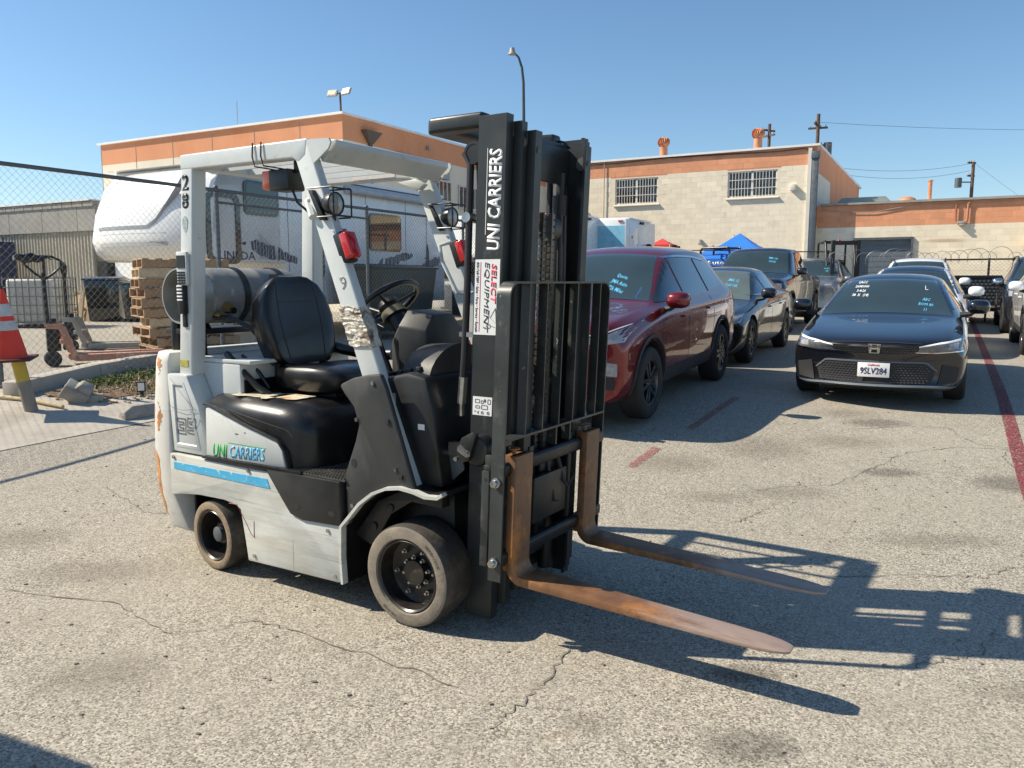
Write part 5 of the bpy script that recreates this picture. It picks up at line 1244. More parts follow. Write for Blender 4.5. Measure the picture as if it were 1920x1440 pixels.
# --- black sedan behind it
sp = sedan_spec(w=.93, H=1.45, wb=2.83, fo=.95, ro=1.15)
sp['lamps'] = [([(.48, .60), (.86, .63)], [(.46, .665), (.86, .74)], m_lens), ([(.46, .664), (.86, .735)], [(.46, .682), (.86, .755)], m_chrome, 'lamp_brow')]
sp['front'] = [([(-.46, .44), (.46, .44)], [(-.44, .66), (.44, .66)], m_cable, 'grille'), ([(-.70, .24), (.70, .24)], [(-.66, .36), (.66, .36)], m_cable, 'lower_grille')]
sp['side_trim'] = [[(-.46, .985), (-1.42, 1.0), (-2.38, 1.02)]]; sp['wsm'] = M('greenish_windshield', (.10, .125, .11), .08, var=.15, vs=1.5, coat=.6)
car('parked_car', 'black sedan with a dusty greenish windshield, parked behind the red SUV', 'car', p_blk2, -3.47, 12.2, sp, extra=lambda t, bvh: marker_text(bvh, ['JMA 12', 'Sold OK'], .35, 1.22, .06, m_markb, t, tilt=-.15))

# --- dark pickup
def pickup_spec(w=1.0, H=1.93, zb=.34):
    fo, wb, ro = .95, 3.6, 1.2; Lc = fo+wb+ro
    sec = [(0, hood_sec(zb+.06, w*.93, .95, 1.12)), (.05, hood_sec(zb, w*.97, 1.0, 1.18)), (.20, hood_sec(zb, w*.99, 1.03, 1.22)), (fo, hood_sec(zb, w, 1.08, 1.26)), (fo+.55, hood_sec(zb, w, 1.10, 1.29)),
           (fo+1.15, cab_sec(zb, w, 1.12, H-.04, .70, 1.22)), (fo+1.5, cab_sec(zb, w, 1.12, H, .72, 1.22)), (fo+2.5, cab_sec(zb, w, 1.12, H-.01, .71, 1.22)), (fo+2.72, cab_sec(zb, w, 1.12, H-.06, .69, 1.22)), (fo+2.80, hood_sec(zb, w, 1.14, 1.28)),
           (fo+3.2, hood_sec(zb, w, 1.14, 1.28)), (Lc-.1, hood_sec(zb+.1, w*.98, 1.12, 1.27)), (Lc, hood_sec(zb+.15, w*.96, 1.05, 1.22))]
    return dict(w=w, wb=wb, fo=fo, ro=ro, r=.40, zb=zb, sec=sec, ws=(1.34, H-.085, .80, .66), rim='five', plan=.16, arch=True, tw=.26, gap=.07, crease={1: .7, 4: .5, 5: .7, 6: .4},
        side=[([(-.44, 1.29), (-1.38, 1.29)], [(-.88, 1.60), (-1.02, H-.14), (-1.38, H-.125)]), ([(-1.46, 1.29), (-2.36, 1.29)], [(-1.46, H-.125), (-2.38, H-.14)])], side_trim=None,
        lines=[[(-.50, .45), (-.50, 1.24)], [(-1.42, .45), (-1.42, 1.26)], [(-2.50, .5), (-2.50, 1.26)], [(-2.72, .5), (-2.72, 1.2)]], handles=[(-1.24, 1.10), (-2.24, 1.10)], handle_m=m_chrome, mirror=(-.62, 1.36),
        lamps=[([(.68, .95), (.90, .95)], [(.68, 1.10), (.90, 1.10)], m_lens)], front=[([(-.62, .70), (.62, .70)], [(-.62, 1.12), (.62, 1.12)], m_cable, 'grille'), ([(-.9, .42), (.9, .42)], [(-.9, .60), (.9, .60)], m_chrome, 'chrome_bumper')])
def pick_extra(t, bvh):
    marker_text(bvh, ['SMR 100', 'HOLD'], .38, 1.66, .06, m_markb, t, tilt=-.15)
car('pickup_truck', 'dark navy crew cab pickup truck parked behind the black sedan', 'truck', p_navy, -4.05, 18.6, pickup_spec(), extra=pick_extra)
# --- slate SUV behind the pickup
sp = suv_spec(w=.97, H=1.80, hood=1.08, cowl=1.2, belt=1.16, wb=2.9, boxy=1.)
sp['side_trim'] = None
sp['lamps'] = [([(.56, .86), (.86, .86)], [(.56, .98), (.88, .99)], m_lens)]; sp['front'] = [([(-.54, .60), (.54, .60)], [(-.54, .98), (.54, .98)], m_dkdoor, 'grille')]
def slate_extra(t, bvh):
    marker_text(bvh, ['POH 22', 'OK'], .42, 1.44, .06, m_markb, t); rails(t, .66, 1.80, -1.1, -2.9, bvh=bvh)
car('parked_car', 'slate blue boxy SUV with black roof rails, behind the navy pickup', 'car', p_slate, -3.75, 25.6, sp, extra=slate_extra)
# --- white saloon with a black roof just behind the black sedan
sp = sedan_spec(w=.92, H=1.47, wb=2.82, ro=1.1); sp['mirror_m'] = p_wht
sp['lamps'] = [([(.48, .60), (.86, .63)], [(.46, .665), (.86, .73)], m_lens)]; sp['side_trim'] = [[(-.46, .985), (-.98, 1.20), (-1.30, 1.38), (-2.0, 1.372), (-2.35, 1.25)]]
sp['front'] = [([(-.46, .40), (.46, .40)], [(-.44, .60), (.44, .60)], m_cable, 'grille')]
def roofx(t, bvh):
    n = 12
    patch(bvh, [(-1.30, -.50+1.0*i/n) for i in range(n+1)], [(-2.75, -.50+1.0*i/n) for i in range(n+1)], 12, 10, 'z', 'black_roof_panel', p_blk, t, eps=.004)
car('parked_car', 'white sedan with a black roof, mostly hidden by the black sedan before it', 'car', p_wht, -.60, 15.0, sp, extra=roofx)
# --- white SUV further back
sp = suv_spec(w=.92, H=1.69); sp['side_trim'] = None
sp['lamps'] = [([(.50, .80), (.86, .81)], [(.50, .87), (.88, .93)], m_lens)]; sp['front'] = [([(-.5, .5), (.5, .5)], [(-.48, .80), (.48, .80)], m_cable, 'grille')]
car('parked_car', 'white SUV with black roof rails, farthest of the lane that the licence-plated sedan leads', 'car', p_wht, -.70, 20.6, sp, extra=lambda t, bvh: rails(t, .58, 1.70, -1.0, -2.8, bvh=bvh))
# --- white SUV cut off at the right edge, black SUV behind it
sp = suv_spec(w=.93, H=1.70, cowl=1.13); sp['side_trim'] = [[(-.30, 1.11), (-1.22, 1.12), (-2.86, 1.2)]]; sp['mirror_m'] = p_wht
sp['lamps'] = [([(.50, .80), (.86, .81)], [(.50, .87), (.88, .93)], m_lens)]; sp['front'] = [([(-.5, .5), (.5, .5)], [(-.48, .80), (.48, .80)], m_cable, 'grille')]
car('parked_car', 'white SUV with black wheel arch trim, cut off by the edge of the view', 'car', p_wht, 2.02, 15.55, sp)
sp = suv_spec(w=.95, H=1.75, cowl=1.18, hood=1.04, belt=1.13, wb=2.85, boxy=.6); sp['side_trim'] = None; sp['mirror_m'] = m_chrome
sp['lamps'] = [([(.56, .84), (.86, .84)], [(.56, .92), (.88, .96)], m_lens)]; sp['front'] = [([(-.54, .55), (.54, .55)], [(-.54, .94), (.54, .94)], m_cable, 'grille')]
car('parked_car', 'black SUV with a bright metal mirror cap, behind the white SUV', 'car', p_blk2, 2.0, 20.9, sp, extra=lambda t, bvh: rails(t, .62, 1.76, -1.1, -2.9, bvh=bvh))
# --- the lower left shadow is thrown by a box van added further down
# ================================================================== BUILDINGS (all square to the lot frame)
def LB(name, label, cat, group=None): return empty(name, (0, 0, 0), LOT, label, cat, group)   # local x = u, y = v
LOTV = lambda u, v, z: uv(u, v, z)
bw, bh = .4064, .2032
def block_mesh(nm, mat):
    b = MB(); w, h, e = bw/2-.0025, bh/2-.0025, .005
    o_ = b.pts([(-w, 0, -h), (w, 0, -h), (w, 0, h), (-w, 0, h)]); i_ = b.pts([(-w+e, -.004, -h+e), (w-e, -.004, -h+e), (w-e, -.004, h-e), (-w+e, -.004, h-e)])
    b._f(i_)
    for k in range(4): b._f([o_[k], o_[(k+1) % 4], i_[(k+1) % 4], i_[k]])
    me = b.mesh(nm, smooth=10); me.materials.append(mat)
    for f in me.polygons:
        if f.normal.y > 0: f.flip()
    return me
blk_b, blk_o = block_mesh('block', m_beige), block_mesh('block', m_orange)
def block_wall(parent, u0, u1, v, z0, z1, zband, holes, focus):
    """courses of painted block standing proud of the mortar; the 300 nearest the middle of what shows are single objects"""
    cand = []; r = 0; z = z0+bh/2
    while z < z1-.02:
        x = u0 + bw/2 - (bw/2 if r % 2 else 0)
        while x < u1+.05:
            if u0+bw*.45 < x < u1-bw*.45 and not any(a-.2 < x < b_+.2 and c-.1 < z < d+.1 for a, b_, c, d in holes): cand.append((x, z))
            x += bw
        z += bh; r += 1
    cand.sort(key=lambda p: abs(p[0]-focus[0])+abs(p[1]-focus[1])*1.2)
    for x, z in cand[:300]: inst(blk_o if z > zband else blk_b, 'block', parent, (x, v, z))
    if cand[300:]:
        b = MB()
        for x, z in cand[300:]:
            w, h, e = bw/2-.0025, bh/2-.0025, .005; b.mi = 1 if z > zband else 0
            o_ = b.pts([(x-w, v, z-h), (x+w, v, z-h), (x+w, v, z+h), (x-w, v, z+h)]); i_ = b.pts([(x-w+e, v-.004, z-h+e), (x+w-e, v-.004, z-h+e), (x+w-e, v-.004, z+h-e), (x-w+e, v-.004, z+h-e)])
            b._f(i_)
            for k in range(4): b._f([o_[k], o_[(k+1) % 4], i_[(k+1) % 4], i_[k]])
        me = b.mesh('block_courses', smooth=10); me.materials.append(m_beige); me.materials.append(m_orange)
        for f in me.polygons:
            if f.normal.y > 0: f.flip()
        o = inst(me, 'block_courses', parent); tag(o, kind='stuff')
def barred_window(parent, u0, u1, z0, z1, v, nb=14, n=-1):
    b = MB(); b.box(u0+.03, u1-.03, v+.10, v+.14, z0+.03, z1-.03); pn = b.build('window', m_wglass, parent)
    b = MB(); m_ = (u0+u1)/2
    for x in (u0, m_-.04, u1-.06): b.box(x, x+(.08 if x == m_-.04 else .06), v+.04, v+.09, z0, z1)
    b.box(u0, u1, v+.04, v+.09, z1-.05, z1); b.box(u0, u1, v+.04, v+.09, z0, z0+.05); b.build('frame', m_bars, pn)
    for a, c in ((u0+.06, m_-.04), (m_+.04, u1-.06)):
        for k in range(1, nb//2): 
            x = a+(c-a)*k/(nb//2); b = MB(); b.box(x-.010, x+.010, v+.005, v+.025, z0+.04, z1-.04); b.build('bar', m_bars, pn)
    for k in (1, 2): 
        z = z0+(z1-z0)*k/3; b = MB(); b.box(u0+.05, u1-.05, v-.0, v+.02, z-.012, z+.012); b.build('bar', m_bars, pn)
    b = MB(); b.prism([(v-.09, z0-.09), (v-.09, z0-.055), (v+.08, z0-.01), (v+.08, z0-.09)], u0-.06, u1+.08, 'x'); b.build('sill', m_bars, pn)
def wall_with_holes(b, u0, u1, v0, v1, z0, z1, holes):
    us = sorted({u0, u1, *[h[0] for h in holes], *[h[1] for h in holes]})
    for a, c in zip(us, us[1:]):
        hs = sorted([(h[2], h[3]) for h in holes if h[0] <= a+1e-6 and h[1] >= c-1e-6]); z = z0
        for h0, h1 in hs:
            if h0 > z: b.box(a, c, v0, v1, z, h0)
            z = h1
        b.box(a, c, v0, v1, z, z1)
# ---- A: tall block building
A_ = LB('block_building', 'tall beige block building with an orange band, two barred windows and two turbine vents', 'building')
WA = [(-12.57, -10.71, 4.74, 5.77), (-7.87, -6.0, 4.79, 5.77)]
b = MB(); wall_with_holes(b, -20, -4.6, 32.0, 32.2, .3, 5.82, WA); b.build('wall', m_mortb, A_, whole=True)
b = MB(); b.box(-20, -4.6, 32.0, 32.2, 5.823, 6.52); b.build('band_wall', m_morto, A_)
block_wall(A_, -15.2, -4.64, 32.0, 2.0, 6.5, 5.79, WA, (-9.3, 4.9))
for w in WA: barred_window(A_, *w, 32.0)
b = MB(); b.box(-4.80, -4.6, 32.2, 47.5, .3, 5.6); b.build('side_wall', m_stucb, A_)
b = MB(); b.box(-4.80, -4.6, 32.2, 47.5, 5.603, 6.5); b.box(-4.81, -4.59, 36.0, 47.5, 4.4, 5.6); b.build('side_band', m_stuco, A_, whole=True)
b = MB(); b.box(-20, -4.5, 31.90, 32.25, 6.52, 6.60); b.box(-4.82, -4.5, 32.25, 47.6, 6.5, 6.60); b.build('parapet_flashing', m_roofw, A_, whole=True)
b = MB(); b.prism([(32.1, 6.605), (36, 6.85), (44, 6.9), (47.5, 6.605)], -20, -4.9, 'x'); b.build('roof', m_roofw, A_)
b = MB(); b.tube([(-14.9, 31.93, 6.46), (-12.5, 31.95, 6.43), (-10.5, 31.93, 6.50), (-8, 31.95, 6.46), (-6, 31.94, 6.42), (-5.0, 31.93, 6.46), (-4.72, 31.93, 6.2)], .022, 6); b.build('roof_cable', m_cable, A_)
b = MB(); b.tube([(-13.05, 31.94, 6.5), (-13.05, 31.94, 3.2)], .018, 6); b.tube([(-7.55, 31.95, 3.35), (-7.5, 31.93, 3.28)], .02, 6); b.build('wall_conduit', m_flash, A_)
b = MB(); b.box(-5.50, -5.30, 31.84, 31.99, 4.93, 5.17); b.build('flood_light', m_bars, A_, bevel=.01)
b = MB(); b.box(-8.9, -8.82, 31.9, 31.99, 3.05, 3.2); b.box(-8.93, -8.80, 31.86, 31.93, 2.98, 3.06); b.build('wall_tap', m_flash, A_)
b = MB(); b.box(-4.74, -4.52, 31.86, 31.99, 1.0, 6.05); b.box(-4.78, -4.48, 31.82, 31.99, 6.05, 6.32); b.build('downspout', m_galv, A_, bevel=.01)
b = MB(); b.box(-4.90, -4.77, 31.90, 31.99, .4, 6.45); b.build('downspout', m_bars, A_)
def turbine(parent, u, v, z, r=.21):
    b = MB(); b.cyl((u, v, z), (u, v, z+.38), r*.78, n=20); b.lathe([(r*1.6, 0), (r*1.4, .06), (r*.85, .16)], (u, v, z-.12), (0, 0, 1), 20); t = b.build('vent_neck', m_vent, parent)
    b = MB()
    for k in range(20):
        a = 2*math.pi*k/20; P = []
        for j in range(7):
            q = -1.05+2.1*j/6; rr = r*1.12*math.cos(q*.9); P.append(Vector((u+rr*math.cos(a+q*.25), v+rr*math.sin(a+q*.25), z+.38+r*.95+r*1.0*math.sin(q))))
        for p, q in zip(P, P[1:]):
            d = Vector((-math.sin(a), math.cos(a), 0))*.022; n_ = Vector((math.cos(a), math.sin(a), 0))*.02
            b._f(b.pts([p-d-n_, p+d+n_, q+d+n_, q-d-n_]))
    b.sphere((u, v, z+.38+r*.95), (r*.82, r*.82, r*.85), 16, 8); b.lathe([(0, .02), (r*.5, .01), (r*.55, -.01)], (u, v, z+.38+r*1.85), (0, 0, 1), 16)
    b.build('vent_turbine', m_vent, t, whole=True)
turbine(A_, -10.8, 32.9, 6.70); turbine(A_, -6.98, 33.0, 6.74)
# ---- B: low wing, its face a hand's breadth behind the tall building's
B_ = LB('low_wing', 'low beige block wing with a grey roller door behind the razor wire fence', 'building')
VB = 32.4
HB = [(-3.15, -1.31, .3, 3.065)]
b = MB(); wall_with_holes(b, -4.58, 15, VB, VB+.2, .3, 3.64, HB); b.build('wall', m_mortb, B_, whole=True)
b = MB(); b.box(-4.58, 15, VB, VB+.2, 3.643, 4.34); b.build('band_wall', m_morto, B_)
block_wall(B_, -4.55, 5.6, VB, 1.9, 4.36, 3.62, HB, (-.6, 3.2))
b = MB(); b.box(-3.15, -1.31, VB+.12, VB+.16, .3, 3.06); dr = b.build('roller_door', m_dkdoor, B_)
for k in range(14): b = MB(); b.box(-3.13, -1.33, VB+.105, VB+.125, .31+k*.195, .49+k*.195); b.build('door_slat', m_dkdoor, dr)
b = MB(); b.box(-3.22, -3.15, VB-.08, VB+.01, .3, 3.13); b.box(-1.31, -1.24, VB-.08, VB+.01, .3, 3.13); b.box(-3.15, -1.31, VB-.08, VB+.01, 3.065, 3.13); b.build('door_frame', m_galv, B_, whole=True)
b = MB(); b.box(-4.45, 15, VB-.12, VB+.25, 4.345, 4.42); b.build('parapet_flashing', m_flash, B_)
b = MB(); b.prism([(VB-.1, 4.425), (39, 4.75), (46, 4.75), (46, 4.425)], -4.4, 15, 'x'); b.build('roof', m_roofw, B_)
b = MB(); b.tube([(-4.4, VB-.08, 4.22), (-3.5, VB-.05, 4.08), (-2.6, VB-.05, 4.05), (-1.8, VB-.05, 4.17), (-1.2, VB-.05, 4.27), (1, VB-.05, 4.25), (3, VB-.05, 4.29), (6, VB-.05, 4.25)], .014, 6); b.build('roof_cable', m_flash, B_)
m_pipe = M('orange_painted_pipe', (.36, .16, .10), .6)
b = MB(); b.tube([(.0, VB-.07, 4.25), (.05, VB-.07, 4.22), (.05, VB-.07, 3.66), (.09, VB-.07, 3.60)], .032, 8); b.tube([(.46, VB-.07, 4.25), (.41, VB-.07, 4.22), (.41, VB-.07, 3.66), (.38, VB-.07, 3.60)], .032, 8); b.build('wall_pipe', m_pipe, B_, smooth=60)
b = MB(); b.box(.1, .38, VB-.14, VB-.01, 3.52, 3.62); b.box(.17, .33, VB-.18, VB-.01, 3.45, 3.52); b.build('wall_lamp', m_flash, B_, bevel=.02)
b = MB(); b.prism([(-3.95, 4.44), (-3.75, 4.64), (-2.25, 4.64), (-2.05, 4.44)], VB+.3, VB+1.6, 'y'); b.build('roof_hatch', M('green_grey_metal', (.22, .26, .25), .5), B_)
b = MB(); b.cyl((-.85, 34, 4.4), (-.85, 34, 5.22), .07, n=14); b.cyl((-.85, 34, 5.22), (-.85, 34, 5.27), .09, n=14); b.build('flue_pipe', m_vent, B_)
b = MB(); b.sphere((-1.6, 34, 4.56), (.32, .32, .15), 14, 6); b.build('roof_dome', m_vent, B_)
b = MB(); b.loft([[(2.6, 33.5, 4.45), (4.6, 33.5, 4.45), (4.6, 35.3, 4.45), (2.6, 35.3, 4.45)], [(2.75, 33.7, 4.95), (4.5, 33.7, 4.95), (4.5, 35.1, 4.95), (2.75, 35.1, 4.95)]]); b.build('roof_box', M('cream_metal', (.80, .62, .36), .6), B_)
for k in range(8): b = MB(); b.lathe([(.28, 0), (.37, .04), (.28, .08)], (2.85+k*.15, 34.3, 5.08), (1, 0, .0), 20); b.build('duct_ring', m_vent, B_, smooth=60)
b = MB(); b.box(2.15, 4.8, VB-.6, VB-.01, 2.80, 3.04); b.build('door_canopy', M('tan_canopy', (.70, .50, .28), .6), B_, bevel=.02)
b = MB(); b.box(2.3, 4.8, VB-.08, VB-.01, .4, 2.78); b.build('dark_doorway', m_cable, B_)
m_smear = stain_mat('brown_wall_smear', (.50, .32, .18), .5, .5)
b = MB(); b.bm.faces.new(b.pts([(-1.5, 0, -1.4), (1.5, 0, -1.4), (1.5, 0, 1.4), (-1.5, 0, 1.4)])); me = b.mesh('wall_smear'); me.materials.append(m_smear); inst(me, 'wall_smear', B_, (-.25, VB-.012, 2.97), sc=(.88, 1, .085))
# ---- C: tall building behind the trailer
C_ = LB('warehouse', 'tall beige warehouse with an orange band, standing behind the white trailer', 'building')
b = MB(); b.box(-27.0, -15.83, 18.6, 18.8, .3, 5.66); b.box(-15.83-.2, -15.83, 18.8, 32, .3, 5.66); b.build('wall', m_stucb, C_, whole=True)
b = MB(); b.box(-27.0, -15.83, 18.6, 18.8, 5.663, 6.36); b.box(-16.03, -15.83, 18.8, 32, 5.663, 6.36); b.build('band_wall', m_stuco, C_, whole=True)
b = MB(); b.box(-27.1, -15.75, 18.52, 18.9, 6.36, 6.43); b.box(-16.1, -15.75, 18.9, 32, 6.36, 6.43); b.build('parapet_flashing', m_roofw, C_, whole=True)
b = MB(); b.box(-27, -16, 18.85, 32, 6.2, 6.3); b.build('roof', m_roofw, C_)
b = MB(); b.box(-15.80, -15.74, 19.75, 19.87, .5, 5.75); b.loft([[(-15.72, 19.72, 5.7), (-15.72, 19.90, 5.7), (-15.8, 19.90, 5.7), (-15.8, 19.72, 5.7)], [(-15.60, 19.42, 6.05), (-15.60, 20.2, 6.05), (-15.82, 20.2, 6.05), (-15.82, 19.42, 6.05)]]); b.build('downspout', M('brown_downspout', (.10, .08, .065), .5), C_, whole=True)
b = MB(); b.cyl((-15.8, 22.9, 6.0), (-15.7, 22.9, 6.0), .07, n=12); b.build('wall_lamp', m_flash, C_)
b = MB()
for k in range(6): b.box(-27+1.9*k, -27+1.9*k+.015, 18.592, 18.6, .5, 6.3)
b.build('wall_joint', m_flash, C_)
def side_window(v0, v1, z0, z1, nb):
    b = MB(); b.box(-15.85, -15.80, v0, v1, z0, z1); p = b.build('window', m_wglass, C_)
    b = MB(); b.box(-15.81, -15.76, v0, v1, z1-.06, z1); b.box(-15.81, -15.76, v0, v1, z0, z0+.06); b.build('frame', m_bars, p)
    for k in range(nb+1): 
        v = v0+(v1-v0)*k/nb; b = MB(); b.box(-15.81, -15.77, v-.015, v+.015, z0, z1); b.build('bar', m_bars, p)
side_window(22.3, 24.3, 4.3, 5.05, 8); side_window(24.85, 26.2, 4.15, 5.0, 5)
b = MB(); b.box(-15.82, -15.72, 21.1, 24.13, 5.08, 5.62); b.build('window_awning', m_slatew if 'm_slatew' in globals() else M('grey_awning', (.32, .36, .40), .5), C_)
# low ribbed shed at the far left
Sh = LB('ribbed_shed', 'low shed with ribbed beige siding and a grey fascia, behind the chain-link fence', 'building')
m_rib = M('ribbed_siding_paint', (.42, .38, .30), .7, var=.1, vs=2, space='world', dirt=[((.26, .22, .17), 1.5, .55, .8, (1, 1, .3))]); m_fas = M('grey_fascia', (.30, .285, .255), .75, var=.15, vs=2, space='world')
SV = 17.0
b = MB(); b.box(-34, -25.3, SV, SV+.1, .2, 3.30); b.box(-25.4, -25.3, SV, SV+5, .2, 3.3); b.build('wall', m_rib, Sh, whole=True)
x = -30.55; n_ = 0
while x < -25.35:
    b = MB(); b.prism([(x, SV), (x+.03, SV-.045), (x+.09, SV-.045), (x+.12, SV)], .25, 3.22, 'z'); b.build('rib', m_rib, Sh); x += .18
for k in range(9):
    b = MB(); b.box(-34+k*1.0, -34+k*1.0+.985, SV-.12-.004*(k % 2), SV-.0, 3.22, 4.02); b.build('fascia_panel', m_fas, Sh)
for k in range(16): b = MB(); b.box(-34+k*.56, -34+k*.56+.52, SV-.16, SV+.2, 4.02, 4.17+.015*(k % 3)); b.build('roof_edge_tile', m_concg, Sh)
b = MB(); b.box(-34, -25.2, SV-.20, SV+6, 4.20, 4.25); b.build('roof', m_roofw, Sh)
b = MB(); b.box(-30.75, -30.68, SV-.06, SV-.005, .3, 3.3); b.build('corner_post', m_flash, Sh)
# white door panel beside the shed, navy container at the far left
dn = LB('white_door_panel', 'white door panel with a black box for the dark gap, between the ribbed shed and the pallet stack', 'door')
b = MB(); b.box(-24.6, -23.2, 17.2, 17.28, .4, 2.9); b.build('door', m_rv, dn); b = MB(); b.box(-25.15, -24.75, 17.0, 17.3, .3, 2.2); b.build('post', m_blk, dn)  # black post stands in for the dark gap beside the shed
cn = LB('navy_container', 'dark navy shipping container at the left edge behind the fence', 'container')
b = MB(); b.box(-34, -28.9, 14.6, 16.4, .4, 2.9); b.build('shell', M('navy_container_paint', (.018, .03, .085), .45, dirt=[((.05, .06, .1), 4, .5, .8, (1, 1, 1))]), cn, bevel=.02)
b = MB()
for k in range(24): b.box(-34+k*.21, -34+k*.21+.09, 14.56, 14.6, .5, 2.8)
b.build('corrugation', M('navy_rib', (.022, .036, .10), .45), cn, kind='stuff')

# ================================================================== TRAILER behind the fence
tr = LB('camper_trailer', 'white fifth-wheel camper trailer with dark rounded windows and grey splash graphics', 'trailer')
U0, V0, V1, ZB, ZT = -11.25, 9.45, 17.0, 1.05, 3.57      # side plane, front, rear
def rr(cx, cz, w, h, r, n=5):
    P = []
    for (sx, sz, a0) in ((1, 1, 0), (-1, 1, 90), (-1, -1, 180), (1, -1, 270)):
        for k in range(n+1): a = R(a0+90*k/n); P.append((cx+sx*(w/2-r)+r*math.cos(a), cz+sz*(h/2-r)+r*math.sin(a)))
    return P
# front cap over the hitch: profile along v, bowed across u
b = MB(); rings = []
for i in range(13):
    t_ = -1+2*i/12; u_ = U0-1.45+1.45*t_; bow = .32*(1-abs(t_)**2.6); e = max(0, abs(t_)-.86)/.14*.06
    prof = [(V0+1.9, 1.90), (V0+.30-bow*.5, 1.88), (V0+.08-bow, 2.02), (V0+.0-bow, 2.25), (V0+.10-bow, 2.75), (V0+.32-bow*.9, 3.25), (V0+.55-bow*.6, 3.48-e), (V0+.9, 3.57-e), (V0+1.9, 3.60-e)]
    rings.append([(u_, v_, z_) for v_, z_ in prof])
b.loft(rings); b.build('front_cap', m_rv, tr, smooth=60)
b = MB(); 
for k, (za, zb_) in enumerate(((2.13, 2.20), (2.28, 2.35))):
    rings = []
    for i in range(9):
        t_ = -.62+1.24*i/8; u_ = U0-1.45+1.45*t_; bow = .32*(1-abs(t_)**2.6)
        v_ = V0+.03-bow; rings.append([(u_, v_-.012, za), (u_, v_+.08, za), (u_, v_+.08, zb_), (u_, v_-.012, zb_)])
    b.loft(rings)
b.build('cap_groove', M('painted_groove_shade', (.42, .42, .41), .5), tr, whole=True)  # grooves drawn as grey strips, their shade put into the colour
b = MB(); rings = []
for i in range(13):
    t_ = -.66+1.5*i/12; u_ = U0-1.45+1.45*t_; bow = .32*(1-abs(t_)**2.6); up = 0 if t_ < .38 else ((t_-.38)/.46)**1.3*1.0
    z_ = 2.43+up; v_ = V0+.02+.16*max(0, (z_-2.3)/1.1)-bow
    rings.append([(u_, v_-.014, z_), (u_, v_+.10, z_), (u_, v_+.10, z_+.055), (u_, v_-.014, z_+.055)])
b.loft(rings); b.build('cap_moulding', M('grey_moulding', (.34, .34, .36), .5), tr, smooth=60)
b = MB(); b.prism([(V0+.55, 1.88), (V0+2.0, 1.88), (V0+2.3, 1.05), (V1, 1.05), (V1, 3.57), (V0+.55, 3.57), (V0+.35, 3.2), (V0+.28, 2.4)], U0-2.90, U0, 'x'); b.build('body', m_rv, tr, bevel=.03)
b = MB(); b.prism([(V0+.35, 3.57), (V0+.9, 3.66), (V1, 3.66), (V1, 3.57)], U0-2.86, U0-.04, 'x'); b.build('roof', m_rv, tr)
b = MB(); b.box(U0-.02, U0+.02, V0+.8, V1, 3.545, 3.572); b.build('gutter', m_rvgr, tr)
def tw(v0, v1, z0, z1, r=.10, name='window'):
    P = rr((v0+v1)/2, (z0+z1)/2, v1-v0, z1-z0, r); b = MB(); b.prism(P, U0+.002, U0+.03, 'x'); w = b.build(name, m_blackg, tr)
    P = rr((v0+v1)/2, (z0+z1)/2, v1-v0-.10, z1-z0-.10, r*.7); b = MB(); b.prism(P, U0+.028, U0+.034, 'x'); b.build('glass', m_glass, w); return w
tw(10.46, 11.30, 2.72, 3.34); tw(14.0, 15.15, 2.20, 3.02); tw(12.75, 13.3, 1.9, 2.62, .12, 'door_window')
b = MB(); P = rr(9.98, 2.45, .75, 1.25, .16); I = rr(9.98, 2.45, .55, 1.05, .10)
o1 = b.pts([(U0+.03, p[0], p[1]) for p in P]); i1 = b.pts([(U0+.03, p[0], p[1]) for p in I]); o0 = b.pts([(U0, p[0], p[1]) for p in P]); i0 = b.pts([(U0, p[0], p[1]) for p in I]); n = len(P)
for k in range(n): b._f([o1[k], o1[(k+1) % n], i1[(k+1) % n], i1[k]]); b._f([o0[k], o0[(k+1) % n], o1[(k+1) % n], o1[k]]); b._f([i1[k], i1[(k+1) % n], i0[(k+1) % n], i0[k]])
b.build('corner_window_frame', m_blackg, tr)
b = MB(); b.box(U0+.002, U0+.02, 12.55, 13.5, 1.1, 3.0); b.build('door', m_rv, tr, bevel=.006)
b = MB(); b.tube([(U0+.03, 12.42, 1.6), (U0+.10, 12.42, 1.65), (U0+.10, 12.42, 2.95), (U0+.03, 12.42, 3.0)], .02, 8); b.build('door_handrail', m_blackg, tr)
b = MB(); b.cyl((U0+.09, 13.2, 3.42), (U0+.09, 16.9, 3.42), .075, n=14); b.box(U0+.0, U0+.05, 13.2, 16.9, 3.46, 3.52); b.build('awning_roll', M('grey_awning_fabric', (.50, .52, .55), .6), tr)
b = MB()
for v_ in (11.55, 13.9, 15.35, 16.2): b.box(U0+.0015, U0+.004, v_, v_+.012, 1.3, 3.4)
b.box(U0+.0015, U0+.004, 13.9, 16.9, 1.9, 1.912); b.build('panel_seam', m_rvgr, tr)
def splash(v0, z0, L_, h, slope, seed, flip=1):
    rnd = random.Random(seed); n = 18; top = []; bot = []
    for i in range(n+1):
        t_ = i/n; w = h*math.sin(math.pi*min(1, t_*.9+.08))**.7*(1-.35*t_)
        top.append((v0+L_*t_, z0+slope*t_+w/2+rnd.uniform(-.02, .05))); bot.append((v0+L_*t_+rnd.uniform(-.03, .03), z0+slope*t_-w/2-rnd.uniform(-.02, .05)))
    b = MB()
    for i in range(n):
        if rnd.random() < .9: b.prism([bot[i], (bot[i+1][0]-.015, bot[i+1][1]), (top[i+1][0]-.015, top[i+1][1]), top[i]], U0+.001, U0+.004, 'x')
    b.prism([(v0-.12, z0-.02), (v0+.05, z0+.02), (v0+.02, z0-.05)], U0+.001, U0+.004, 'x')
    b.build('splash_graphic', m_rvgr, tr, kind='stuff')
